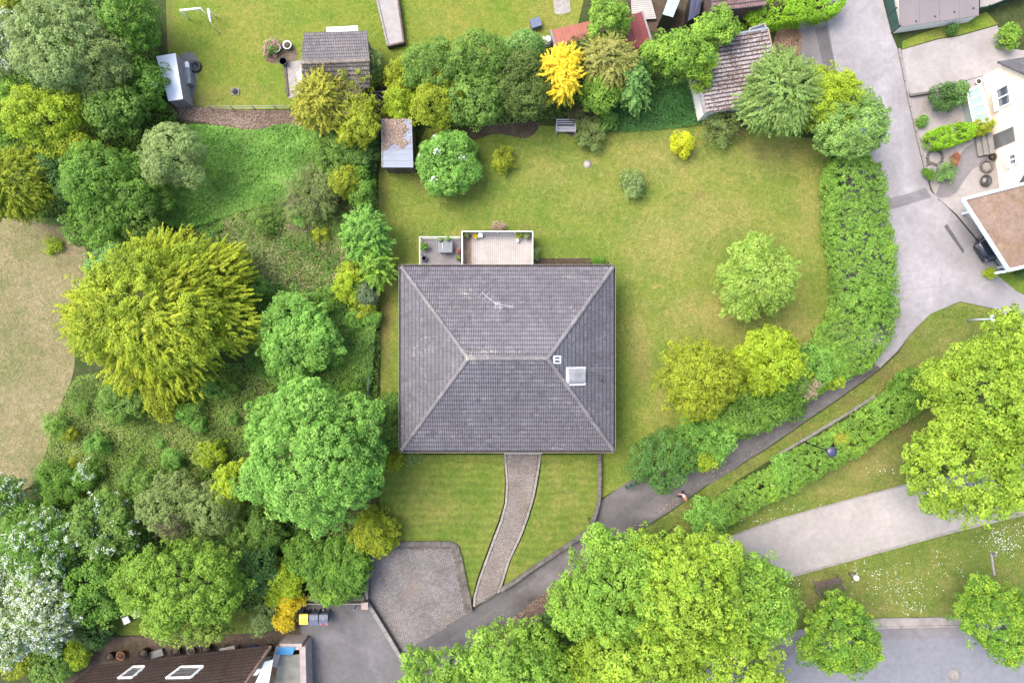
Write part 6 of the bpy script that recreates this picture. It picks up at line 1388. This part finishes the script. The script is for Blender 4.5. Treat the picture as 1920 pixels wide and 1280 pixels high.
hedge('low_hedge', 'low mixed green hedge between the lane verge and the park', [(1742, 708), (1695, 748), (1645, 786), (1596, 820), (1545, 851), (1495, 880), (1445, 909), (1394, 934), (1350, 958), (1316, 980)], [66, 58, 54, 56, 58, 56, 52, 48, 46, 44], 1.4, 'hedge', HEDG, dens=1.4, irr=.08, mat2=LIME2, frac2=.25)
S('hedge_shrub', 'dark green bush at the end of the low hedge under the yellow trees', 1712, 722, 44, 2.0, 'lumpy', GREEN, ry=36, leaf=.8)
S('hedge_shrub', 'bright green shrub of the low hedge left of the park lamp', 1470, 880, 30, 1.9, 'lumpy', FRESH, leaf=.7)
S('hedge_shrub', 'dry yellow shrub of the low hedge above the park lamp', 1572, 818, 13, 1.7, 'loose', GOLDC, leaf=.6)
S('hedge_shrub', 'leafy end of the low hedge where lime trees begin', 1325, 972, 36, 2.2, 'lumpy', FRESH, ry=34, leaf=.85)

# ------------------------------------------------------------------ the row behind the big lawn
gb = 'mixed trees in the row behind the big lawn'
T('hazel_tree', 'yellow green tree right of the blue roofed shed', 'tree', 822, 196, 48, 4.6, 'lumpy', YOLV, ry=48, leaf=.85, group=gb)
T('hazel_tree', 'green tree above the yellow green one by the shed', 'tree', 815, 130, 62, 5, 'lumpy', MID, ry=45, leaf=.85, group=gb)
T('hazel_tree', 'dark green tree in the middle of the row, back', 'tree', 905, 115, 62, 5.6, 'lumpy', MID, ry=48, leaf=.85, group=gb)
T('hazel_tree', 'olive green tree in the middle of the row, front', 'tree', 890, 190, 54, 5, 'lumpy', MID, ry=50, leaf=.85, group=gb)
T('hazel_tree', 'dark tree left of the golden conifer', 'tree', 980, 165, 52, 5.2, 'lumpy', leafmat('hornbeam_leaf', [(.045, .08, .016), (.08, .125, .024), (.14, .18, .045)]), ry=62, leaf=.85, group=gb)
S('small_tree', 'small bright shrub tree above the blue roofed shed', 752, 195, 26, 3.2, 'loose', YGRN, ry=30, dens=1.9, leaf=.85)
S('small_tree', 'loose yellow green bush left of the row on the neighbour side', 756, 150, 34, 3, 'loose', YOLV, ry=30, dens=1.7, leaf=.85)
S('hedge_shrub', 'grey green bush at the neighbour lawn edge left of the red shed', 985, 95, 42, 3.2, 'lumpy', BLUEG, ry=30, leaf=.85)
T('golden_conifer', 'golden yellow conifer in the row behind the lawn', 'conifer', 1051, 146, 28, 5.5, 'conifer', GOLD, ry=46, dens=1.7, sub=.45, wild=.9)
S('juniper', 'dark green bush right of the golden conifer below the red shed', 1090, 108, 36, 3.6, 'lumpy', leafmat('yew_leaf', [(.045, .08, .02), (.075, .12, .028), (.12, .17, .045)]), ry=32, leaf=.8)
T('tamarisk', 'fine yellowish feathery tree in front of the dark red shed', 'tree', 1140, 118, 50, 5, 'feather', leafmat('tamarisk_leaf', [(.12, .14, .025), (.20, .21, .045), (.30, .28, .09)], .25), ry=42, dens=1.8)
T('maple_bush', 'fresh green lumpy tree below the yellowish feathery tree', 'tree', 1122, 180, 36, 4.0, 'lumpy', LIME2, ry=34, leaf=.85)
T('blue_spruce', 'blue green tall bush left of the ivy patch', 'tree', 1186, 158, 24, 4.2, 'shoot', BLUEG, ry=48, dens=1.5, leaf=.8)
T('hazel_tree', 'broad lime green tree hanging over the speckled roof', 'tree', 1278, 108, 58, 6, 'lumpy', LIME2, ry=36, group=gb)
T('hazel_tree', 'lime green tree behind the ivy patch', 'tree', 1238, 104, 40, 5, 'lumpy', LIME2, ry=30, leaf=.9, group=gb)
T('hazel_tree', 'lime green branchy tree at the left corner of the speckled roof', 'tree', 1312, 138, 24, 4.6, 'lumpy', LIME, ry=34, leaf=.9, group=gb)
T('hazel_tree', 'pale lime tree at the top by the red brown roof', 'tree', 1338, 62, 42, 5.4, 'lumpy', LIME2, ry=32, group=gb)
T('hazel_tree', 'blurred green tree between the red roofs', 'tree', 1140, 40, 36, 5.5, 'lumpy', LIME2, ry=44, group=gb)
S('hedge_shrub', 'dark bush behind the garden bench', 1092, 214, 26, 1.8, 'loose', leafmat('cotoneaster_leaf', [(.05, .055, .025), (.085, .085, .035), (.13, .12, .05)]), ry=14, dens=1.8, leaf=.6)
S('hedge_shrub', 'bright low green bush between bench and ivy patch', 1135, 228, 26, 1.3, 'fine', NETT, ry=22)
cover('periwinkle', 'dark green periwinkle ground cover in front of the tree row', [(1105, 235), (1130, 205), (1180, 190), (1225, 155), (1290, 150), (1312, 165), (1318, 205), (1325, 235), (1270, 240), (1190, 248), (1120, 250)], 330, .45, .12, .08, VINC)
tag(MB().lathe(P(1212, 190, .45), [(.02, 0), (.09, .05), (.10, .09), (.04, .06)], 8).lathe(P(1214, 191, .4), [(.01, -.4), (.01, 0)], 5).build('poppy', simple('red_petal', (.55, .03, .03), .6), None, P(1212, 190, 0)), 'single red flower in the dark green periwinkle', 'flower')
hedge('clipped_hedge', 'bright yellow green clipped hedge at the top beside the road', [(1392, 32), (1440, 24), (1500, 14), (1552, 4), (1575, -6)], 54, 1.9, 'hedge', BRIGHT, irr=.05, dens=1.1)

# ------------------------------------------------------------------ around the sheds, left of the lawn
T('golden_conifer', 'golden green conifer beside the summer house', 'conifer', 604, 196, 38, 5, 'conifer', GOLDC, ry=46, dens=1.9, sub=.4)
t = T('straggly_tree', 'straggly grey twigged tree left of the blue roofed shed', 'tree', 672, 225, 42, 4.2, 'loose', YOLV, ry=46, dens=1.3, leaf=.85); q = P(665, 215, 0); twigs(t, 'twig', (q.x, q.y, 2.6), 1.6, 1.6, 60, TWIG, .014, 8)
t = S('straggly_tree', 'thin twiggy bush between summer house and turquoise butt', 668, 160, 34, 3.4, 'loose', YOLV, ry=32, dens=1.0, leaf=.8); q = P(672, 160, 0); twigs(t, 'twig', (q.x, q.y, 1.8), 1.3, 1.4, 60, TWIG, .014, 9)
S('small_tree', 'pale bush touching the summer house corner', 690, 128, 22, 3.2, 'loose', OLIVE, ry=26, dens=1.4, leaf=.8)
S('boundary_shrub', 'shady green shrub on the boundary below the straggly tree', 640, 295, 44, 2.8, 'loose', MID, ry=36, dens=1.8, leaf=.8)
S('boundary_shrub', 'round yellow green bush on the boundary', 648, 340, 34, 3.0, 'fine', YOLV, ry=36)
S('boundary_shrub', 'dark green shrub right of the round yellow green bush', 680, 360, 24, 2.4, 'lumpy', GREEN, ry=46, leaf=.75)
S('boundary_shrub', 'deep green shrub beside the shed wall', 692, 285, 18, 2.2, 'loose', DARK, ry=36, dens=1.6, leaf=.7)
t = S('dead_bush', 'tangled bare branched bush left of the round yellow green bush', 588, 370, 46, 2.2, 'loose', OLIVE, ry=50, dens=1.2, leaf=.7); q = P(585, 372, 0); twigs(t, 'twig', (q.x, q.y, .9), 2.1, 1.4, 55, TWIG, .012, 12)
t = S('dead_bush', 'bare brownish twig heap in the brambles', 572, 422, 26, 1.2, 'loose', OLIVE, ry=18, dens=.4, leaf=.6); q = P(572, 422, 0); twigs(t, 'twig', (q.x, q.y, .4), 1.1, .9, 80, TWIG, .013, 13)
T('sumac_tree', 'bright green tree with drooping leaves at the lawn boundary', 'tree', 688, 440, 40, 4, 'shoot', FRESH, ry=46, dens=1.5, leaf=1.1)
T('sumac_tree', 'fresh green bush below the drooping leaved tree', 'tree', 706, 500, 25, 3.4, 'shoot', LIME2, ry=36, dens=1.4)
S('boundary_shrub', 'yellow climbing shrub left of the fresh green bush', 653, 530, 20, 2.2, 'loose', YGRN, ry=38, dens=1.5, leaf=.8)
S('boundary_shrub', 'small round grey green bush at the fence top', 690, 552, 21, 2.2, 'tight', leafmat('privet_leaf', [(.06, .10, .045), (.10, .15, .07), (.16, .21, .11)]), ry=30)
S('boundary_shrub', 'shady bush at the corner between big tree and bungalow', 722, 790, 36, 2.4, 'loose', MID, ry=46, dens=1.6, leaf=.8)
S('small_shrub', 'small yellow flowered bush at the bungalow front corner', 738, 864, 18, 1.2, 'loose', YOLV, leaf=.6, dens=1.6, accent=(YELL, .15, 'blossom', .6))
S('small_shrub', 'tiny pale creeper along the front eave', 775, 858, 18, .8, 'loose', SILVER, ry=8, leaf=.55)
S('small_shrub', 'pale flowering plants against the raised deck', 1003, 478, 6, .8, 'loose', SILVER, ry=16, leaf=.5)
S('small_shrub', 'tiny green plants at the bungalow eave by the lawn', 1124, 490, 10, .7, 'loose', GREEN, ry=5, leaf=.5)
S('small_shrub', 'dry grey plant on the lawn above the raised deck', 934, 426, 9, .5, 'loose', DRYL, ry=5, leaf=.5)

# ------------------------------------------------------------------ the wild garden on the left
WEEP = leafmat('weeping_leaf', [(.10,.15,.012),(.20,.265,.018),(.34,.40,.03)], .44)
t = T('weeping_tree', 'very large yellow green tree with long drooping shoots in the wild garden', 'tree', 300, 584, 138, 7.5, 'loose', WEEP, ry=116, dens=1.15, sub=.36, nsub=20, irr=.5)
c_ = P(300, 584, 4.2); crown('shoots', make_lobes((c_.x, c_.y, 4.2), pxm(146, 4.2), pxm(124, 4.2), 3.3, 0, .34, 22, .5), 'weep', leafmat('weeping_shoot', [(.16,.20,.014),(.28,.33,.02),(.44,.48,.035)], .44), t, dens=.75, fill=False, wild=.8, droop=.05)
S('wild_shrub', 'blue green bush growing through the large yellow green tree', 225, 500, 56, 6.6, 'lumpy', BLUEG, ry=34, leaf=.8, zc=5.0)
S('wild_shrub', 'yellow tipped bush at the right side of the large yellow tree', 410, 520, 50, 4.5, 'spray', YOLV, ry=50, dens=1.4, droop=.1)
T('maple_tree', 'loose green young maple in the brambles', 'tree', 556, 645, 64, 4.5, 'loose', FRESH, ry=66, dens=1.5, leaf=1.1)
T('maple_tree', 'big bright green round maple left of the bungalow', 'tree', 592, 862, 136, 8, 'lumpy', FRESH, ry=122, dens=1.0, leaf=1.05)
T('maple_tree', 'dark green lower branches of trees beside the big maple', 'tree', 672, 870, 44, 5, 'lumpy', GREEN, ry=66)
S('wild_shrub', 'small yellow green bush left below the large yellow tree', 235, 748, 46, 2.2, 'loose', MID, ry=30, dens=1.5, leaf=.9)
S('wild_shrub', 'small fresh bush below the large yellow tree', 312, 742, 34, 2.4, 'loose', YOLV, ry=40, dens=1.5, leaf=.9)
S('wild_shrub', 'tiny yellow bush between wild grass and big maple', 396, 852, 24, 2.0, 'loose', YGRN, ry=22, dens=1.3, leaf=.8)
S('wild_shrub', 'small green tuft on the dry meadow', 98, 462, 18, .5, 'loose', YGRN, ry=11, leaf=.6)
T('willow_tree', 'silvery green willow bush above the nettle patch', 'tree', 326, 292, 58, 4.8, 'fine', SILVER, ry=66, leaf=.9, dens=1.0)
T('thicket_tree', 'dark green thicket tree left of the silvery willow', 'tree', 205, 345, 88, 5, 'lumpy', GREEN, ry=72, leaf=.85)
T('thicket_tree', 'deep green thicket tree at the meadow corner', 'tree', 185, 425, 66, 3.6, 'lumpy', GREEN, ry=44, leaf=.8)
T('thicket_tree', 'olive thicket tree between willow and dark thicket', 'tree', 262, 390, 50, 4, 'lumpy', MID, ry=56, leaf=.8, irr=.3)
T('thicket_tree', 'yellow green tree at the left edge above the dry meadow', 'tree', 35, 345, 62, 5.5, 'feather', YOLV, ry=62, dens=2.0)
T('thicket_tree', 'dark tree between left edge tree and thicket', 'tree', 115, 330, 46, 4, 'lumpy', DARK, ry=50, leaf=.85)
T('thicket_tree', 'yellow flowering tree near the left edge', 'tree', 90, 228, 72, 6, 'lumpy', YGRN, ry=58)
T('thicket_tree', 'green bush at the left edge below the silvery tree', 'tree', 18, 215, 38, 5, 'lumpy', LIME2, ry=60)
T('willow_tree', 'large silvery green tree at the top left', 'tree', 132, 92, 92, 8, 'fine', SILVER, ry=86, leaf=1.1)
T('willow_tree', 'silvery olive tree right of the large silvery tree', 'tree', 200, 128, 60, 6.5, 'fine', OLIVE, ry=64, leaf=1.1)
T('hawthorn', 'white blossoming hawthorn at the top left edge', 'tree', 8, 82, 40, 6, 'loose', SILVER, ry=54, dens=1.6, accent=(WHITE, .45, 'blossom', .7))
T('thicket_tree', 'dark green tree at the top beside the neighbour lawn', 'tree', 250, 40, 52, 6, 'lumpy', GREEN, ry=60)
T('thicket_tree', 'deep shaded tree at the top between silvery tree and lawn', 'tree', 190, 18, 44, 5, 'lumpy', DARK, ry=36)
T('thicket_tree', 'yellow olive bush in the top left corner', 'tree', 50, 8, 52, 4, 'lumpy', YOLV, ry=24)
T('thicket_tree', 'bright green tree over the lean-to roof', 'tree', 278, 160, 34, 3.8, 'lumpy', GREEN, ry=54, accent=(WHITE, .02, 'blossom', .8))
T('thicket_tree', 'mid green tree below the silvery olive tree', 'tree', 218, 205, 62, 5, 'lumpy', MID, ry=42)
T('thicket_tree', 'yellow green bush between thicket and lean-to', 'tree', 150, 280, 48, 4.5, 'lumpy', YOLV, ry=32, leaf=.9)
# lower left
T('hawthorn', 'large hawthorn white with blossom at the left edge', 'tree', 55, 1135, 84, 6.5, 'loose', SILVER, ry=80, dens=1.5, accent=(WHITE, 1.0, 'blossom', .72))
T('hawthorn', 'hawthorn with white blossoming branches above the large white one', 'tree', 95, 1020, 70, 5.5, 'loose', GREEN, ry=54, dens=1.4, accent=(WHITE, .5, 'blossom', .62))
T('hawthorn', 'small white blossoming hawthorn at the corner of the dry meadow', 'tree', 14, 928, 28, 4, 'loose', GREEN, ry=30, dens=1.5, accent=(WHITE, .7, 'blossom', .7))
T('hawthorn', 'hawthorn with a few white sprays left of the olive trees', 'tree', 200, 985, 56, 5, 'loose', MID, ry=46, dens=1.5, accent=(WHITE, .22, 'blossom', .7))
S('wild_shrub', 'fresh green bush between the white hawthorns', 55, 972, 42, 4, 'lumpy', GREEN, ry=28, accent=(WHITE, .04, 'blossom', .7))
S('wild_shrub', 'small bush with white flower sprays in the rough grass', 172, 880, 18, 2, 'loose', GREEN, dens=1.0, leaf=.7, accent=(WHITE, .35, 'blossom', .7))
T('willow_tree', 'olive green willow right of the white sprayed hawthorn', 'tree', 322, 948, 56, 5.5, 'fine', OLIVE, ry=56)
t = T('willow_tree', 'olive willow with bare brown twigs in its middle', 'tree', 405, 950, 46, 5.2, 'fine', OLIVE, ry=52, dens=.8); q = P(385, 950, 0); twigs(t, 'twig', (q.x, q.y, 4.3), 1.1, 1.0, 60, TWIGD, .014, 22)
S('wild_shrub', 'yellow bush between olive willow and big maple', 442, 905, 26, 4.4, 'loose', YGRN, ry=38, dens=1.5)
S('wild_shrub', 'green bush above the olive willows', 270, 905, 44, 2.6, 'loose', MID, ry=26, dens=1.5, leaf=.9)
S('wild_shrub', 'dark green bush at the right foot of the dry meadow', 115, 905, 40, 2.2, 'loose', GREEN, ry=34, dens=1.6, leaf=.8)
T('beech_tree', 'large bright green tree above the brown roofed house', 'tree', 345, 1090, 122, 8, 'big', leafmat('beech_leaf', [(.07, .14, .012), (.12, .215, .02), (.20, .29, .032)], .32), ry=82, leaf=.9)
T('beech_tree', 'lighter green tree between bright tree and brown roof', 'tree', 360, 1165, 84, 5.5, 'big', leafmat('beech_light_leaf', [(.09, .15, .02), (.15, .22, .03), (.22, .29, .05)], .32), ry=36)
T('thicket_tree', 'dark green tree between white hawthorn and bright tree', 'tree', 190, 1100, 56, 5, 'lumpy', GREEN, ry=60)
S('wild_shrub', 'shady undergrowth bush between willow and big maple', 480, 990, 50, 3, 'loose', MID, ry=40, dens=1.5, leaf=.9)
S('wild_shrub', 'dark bush in the gap right of the bright tree', 490, 1060, 36, 3, 'loose', DARK, ry=44, dens=1.6)
S('court_shrub', 'fresh green shrub left of the paved court', 640, 1068, 48, 3, 'loose', GREEN, ry=48, dens=1.9, leaf=.9)
S('court_shrub', 'green shrub under the big maple above the yard wall', 580, 1040, 44, 2.6, 'loose', GREEN, ry=36, dens=1.6, leaf=.9)
S('court_shrub', 'yellow green shrub at the top left corner of the paved court', 700, 995, 36, 3, 'loose', YOLV, ry=38, dens=1.7, leaf=.9)
S('court_shrub', 'pale green shrub hanging over the rail fence by the bins', 625, 1103, 36, 2.4, 'loose', LIME2, ry=22, dens=1.6, leaf=.8)
S('forsythia', 'yellow green shrub above the golden flowers near the bins', 532, 1088, 34, 3, 'loose', YGRN, ry=34, dens=1.9)
S('forsythia', 'golden yellow flowering shrub left of the rail fence', 545, 1124, 20, 2.2, 'loose', YELL, ry=20, dens=1.7, leaf=.8)
S('forsythia', 'golden yellow flowering shrub left of the bins', 532, 1162, 16, 1.8, 'loose', YELL, ry=18, dens=1.9, leaf=.8)
S('wild_shrub', 'grey twiggy bush left of the golden flowers', 496, 1155, 22, 2, 'loose', SILVER, ry=28, dens=1.0, leaf=.7)
S('garden_bush', 'yellowish bush in the bottom left corner', 30, 1232, 52, 2.5, 'lumpy', YOLV, ry=32)
S('garden_bush', 'green bush left of the brown roof', 100, 1240, 42, 2.5, 'lumpy', MID, ry=46)
S('garden_bush', 'bright yellow green clipped bush touching the brown roof', 148, 1222, 20, 2, 'tight', YGRN, ry=36)
S('wild_shrub', 'dark ivy bush between hawthorn and brown roof', 180, 1180, 26, 2.2, 'lumpy', DARK, ry=34)
# right side gardens
S('garden_bush', 'dark green bush below the concrete yard', 1768, 182, 30, 1.8, 'lumpy', DARK, ry=24, leaf=.8)
S('garden_bush', 'green bush between dark bush and conservatory', 1793, 180, 18, 1.5, 'lumpy', BLUEG, ry=24, leaf=.8)
hedge('clipped_hedge', 'bright green clipped hedge in front of the cream house', [(1738, 264), (1765, 260), (1800, 250), (1822, 245)], [28, 34, 30, 24], 1.3, 'hedge', BRIGHT, irr=.03, dens=1.3)
hedge('clipped_hedge', 'yellowish clipped hedge end touching the cream house', [(1818, 244), (1838, 240), (1856, 235)], 22, 1.2, 'hedge', YOLV, irr=.04, dens=1.2)
S('garden_bush', 'yellow green bush at the end of the concrete yard', 1888, 68, 16, 1.6, 'lumpy', LIME2, ry=24, leaf=.8)
S('garden_bush', 'small green bush beside the stone rings', 1774, 322, 14, .9, 'loose', BLUEG, ry=20, leaf=.6)
S('garden_bush', 'tiny green shrub at the road edge of the front garden', 1728, 228, 8, .7, 'lumpy', NETT, leaf=.5)
S('garden_bush', 'green bush beside the wall at the kink of the road', 1742, 326, 10, .8, 'lumpy', GREEN, leaf=.5)
S('garden_bush', 'small yellow shrub at the corner of the carport', 1856, 512, 8, .8, 'lumpy', YGRN, leaf=.5)
S('garden_bush', 'dark green bush under the carport edge', 1918, 508, 12, 1.4, 'lumpy', DARK, ry=9, leaf=.7)
S('garden_bush', 'low dark green plant on the border of the concrete yard', 1784, 58, 8, .7, 'lumpy', DARK, leaf=.5)
S('garden_bush', 'reddish brown perennial beside the garden track', 1788, 300, 6, .6, 'loose', leafmat('rust_leaf', [(.20, .07, .04), (.32, .13, .07), (.42, .22, .14)]), ry=12, leaf=.5)
S('rose_bush', 'pink flowering bush in the round stone bed', 510, 90, 12, .8, 'loose', FRESH, ry=10, leaf=.6, accent=(PINK, .9, 'blossom', .8))

# ------------------------------------------------------------------ ground cover
cover('nettle_patch', 'bright green nettle patch below the mulch strip', [(300, 250), (350, 232), (430, 240), (480, 248), (540, 235), (590, 240), (620, 275), (610, 330), (585, 360), (520, 385), (440, 400), (380, 425), (320, 430), (280, 380), (290, 310)], 420, .7, .17, .12, NETT)
cover('bramble_patch', 'dark green bramble thicket filling the middle of the wild garden', [(330, 400), (440, 395), (540, 370), (640, 380), (700, 480), (712, 560), (700, 760), (610, 760), (520, 720), (470, 700), (430, 600), (440, 500), (380, 440)], 300, 1.0, .14, .10, BRAM, hmod=1.2)
cover('bramble_leaf_tips', 'lighter bramble shoots in the upper wild garden', [(420, 400), (560, 370), (640, 400), (650, 480), (560, 520), (450, 480)], 60, 1.3, .13, .08, MID)
cover('rough_growth', 'rough green weeds below the large yellow tree', [(150, 690), (260, 720), (400, 680), (520, 680), (610, 750), (560, 810), (430, 860), (420, 900), (330, 900), (250, 940), (140, 940), (75, 935), (85, 860), (115, 760)], 130, .7, .15, .09, HEDG, hmod=1.3)
cover('wild_grass', 'long wild grass mixed into the weeds', [(150, 690), (300, 720), (480, 690), (520, 740), (420, 880), (250, 930), (75, 935), (100, 790)], 110, .85, .28, .03, WILD, up=.4)
cover('undergrowth', 'mixed undergrowth beneath the trees on the lower left', [(0, 940), (250, 930), (480, 900), (560, 980), (720, 960), (690, 1030), (684, 1115), (540, 1115), (480, 1150), (200, 1130), (-20, 1120)], 80, .9, .17, .12, BRAM)
cover('undergrowth', 'mixed undergrowth beneath the trees on the upper left', [(-20, 20), (300, 0), (310, 180), (345, 230), (350, 400), (150, 430), (-20, 405)], 70, .9, .18, .13, GREEN)
cover('undergrowth', 'shady undergrowth beneath the tree row behind the lawn', [(720, 120), (1000, 90), (1200, 70), (1420, 60), (1400, 130), (1300, 150), (1110, 215), (1010, 228), (880, 242), (790, 236), (735, 200)], 60, .7, .17, .12, BRAM)
cover('undergrowth', 'shady undergrowth along the right boundary under hedge and shrubs', [(1530, 250), (1640, 300), (1660, 560), (1560, 720), (1440, 800), (1260, 900), (1200, 890), (1290, 820), (1420, 740), (1540, 660), (1575, 560), (1555, 330)], 70, .7, .14, .09, GREEN)
cover('undergrowth', 'leafy weeds on the fence line between brambles and lawn', [(640, 260), (700, 260), (712, 420), (714, 740), (690, 760), (660, 420)], 120, .8, .14, .10, BRAM)
cover('pale_grass', 'pale strands of tall grass in the upper wild garden', [(430, 400), (560, 370), (650, 400), (660, 500), (600, 560), (480, 520), (420, 460)], 70, 1.25, .34, .03, HAY, up=.3)
wq = random.Random(77); protos = []
for k_, (st_, mt_, lf_) in enumerate((('loose', MID, .8), ('loose', HEDG, .7), ('loose', OLIVE, .75), ('fine', NETT, .9), ('loose', YOLV, .7), ('lumpy', FRESH, .7))):
    wl_ = ('loose mid green', 'soft mid green leafy', 'loose olive', 'fine leaved bright green', 'yellowish', 'broad leaved fresh green')[k_]
    protos.append(S('weed_clump', wl_ + ' weed clump growing among the brambles and rough grass', 420 + 40 * k_, 470 + 30 * k_, 20, 1.5, st_, mt_, leaf=lf_, dens=1.1, cat='weeds', group=wl_ + ' weed clumps in the wild garden', irr=.35))
wpoly = [(430, 410), (620, 385), (700, 500), (705, 740), (600, 750), (520, 760), (430, 850), (260, 930), (90, 925), (120, 770), (170, 700), (380, 740), (470, 690), (430, 560)]
cnt_ = 0
while cnt_ < 42:
    x_, y_ = wq.uniform(90, 705), wq.uniform(390, 930)
    if not inside(wpoly, np.array([x_]), np.array([y_]))[0]: continue
    o_ = protos[cnt_] if cnt_ < 6 else copy_tree(protos[wq.randrange(6)])
    place(o_, P(x_, y_, 0), wq.uniform(0, 6.28), wq.uniform(.45, 1.15)); cnt_ += 1
cover('meadow_grass', 'dry hay coloured grass tufts on the meadow', [(-20, 408), (120, 410), (165, 480), (140, 640), (112, 760), (70, 905), (-20, 930)], 60, .14, .22, .022, HAY, up=.35, sm=1)
cover('lawn_tufts', 'short grass blades on the big lawn', [(716, 322), (780, 320), (900, 258), (1010, 256), (1110, 254), (1310, 242), (1400, 250), (1530, 268), (1560, 340), (1570, 480), (1580, 570), (1510, 680), (1420, 740), (1270, 850), (1200, 895), (1126, 930), (1126, 500), (870, 425), (790, 440), (750, 500), (745, 846), (716, 846)], 80, .06, .12, .024, GRBL, up=.45, sm=0)
cover('lawn_tufts', 'short grass blades on the neighbour lawn', [(315, -20), (1100, -20), (1030, 80), (720, 150), (560, 200), (345, 190)], 60, .06, .13, .025, GRBL, up=.5, sm=0)
cover('park_tufts', 'longer grass blades on the park lawn', [(1320, 985), (1440, 920), (1640, 830), (1760, 760), (1930, 760), (1930, 860), (1700, 905), (1450, 972), (1330, 1012)], 70, .14, .18, .02, GRBL, up=.4, sm=0)
cover('park_tufts', 'longer grass blades between gravel path and street', [(1460, 1092), (1600, 1052), (1800, 998), (1930, 966), (1930, 1156), (1800, 1153), (1660, 1155), (1500, 1176), (1460, 1190)], 70, .14, .18, .02, GRBL, up=.4, sm=0)
dblobs = [(1880, 1015, 34, 20, .9), (1690, 1100, 46, 26, .45), (1640, 1072, 26, 8, .5), (1760, 1060, 60, 20, .15), (1700, 1135, 40, 14, .3), (1490, 1085, 20, 10, .2), (1390, 970, 40, 10, .4), (1460, 950, 40, 12, .2), (1650, 880, 50, 20, .06), (1760, 1040, 30, 10, .2), (1590, 1052, 30, 4, .4), (1900, 990, 20, 8, .5)]
cover('daisies', 'white daisies scattered in the park grass', [(1320, 985), (1640, 830), (1760, 760), (1930, 760), (1930, 1150), (1800, 1150), (1660, 1153), (1460, 1180), (1460, 1092), (1800, 998), (1930, 962), (1930, 868), (1700, 905), (1330, 1012)], 40, .18, .085, .10, WHITE, up=1.6, sm=0, blobs=dblobs)
cover('bark_chips', 'brown leaf litter beside the speckled garage roof', [(1449, 62), (1478, 50), (1502, 56), (1500, 112), (1486, 148), (1452, 148)], 260, .05, .10, .06, LITB)
cover('mulch_litter', 'brown twigs and dead leaves on the mulch strip', [(322, 190), (370, 203), (440, 209), (570, 208), (582, 238), (520, 234), (480, 244), (430, 236), (345, 224)], 150, .12, .16, .04, LITT)
cover('verge_weeds', 'weeds on the narrow verge between lane and low hedge', [(1745, 592), (1800, 570), (1860, 585), (1900, 640), (1740, 750), (1640, 742), (1560, 790), (1460, 848), (1390, 890), (1300, 950), (1270, 955), (1340, 905), (1450, 838), (1530, 782), (1650, 700), (1710, 628)], 80, .14, .15, .025, GRBL, up=.4, sm=0)
cover('wall_weeds', 'small weeds in the corner of the asphalt yard', [(556, 1136), (575, 1136), (560, 1200), (530, 1194)], 20, .1, .08, .05, BRAM, sm=0)
cover('leaf_litter', 'brown leaf litter on the lane edge beneath the lime trees', [(890, 1232), (925, 1190), (960, 1158), (1000, 1126), (1045, 1092), (1090, 1058), (1110, 1062), (1090, 1110), (1040, 1170), (960, 1230)], 90, .04, .12, .07, LITT)
cover('leaf_litter', 'brown leaf litter washed along the lower edge of the lane', [(1100, 1050), (1190, 994), (1260, 952), (1330, 902), (1440, 836), (1430, 832), (1330, 890), (1240, 950), (1150, 1000)], 40, .03, .10, .05, LITT, sm=0)
cover('undergrowth', 'shady undergrowth beneath the lime trees at the bottom', [(1060, 1110), (1150, 1040), (1280, 1000), (1400, 1040), (1450, 1110), (1440, 1190), (1300, 1250), (1000, 1330), (860, 1330), (960, 1230)], 55, .6, .17, .12, GREEN)
print('leaves', LEAFN[0])
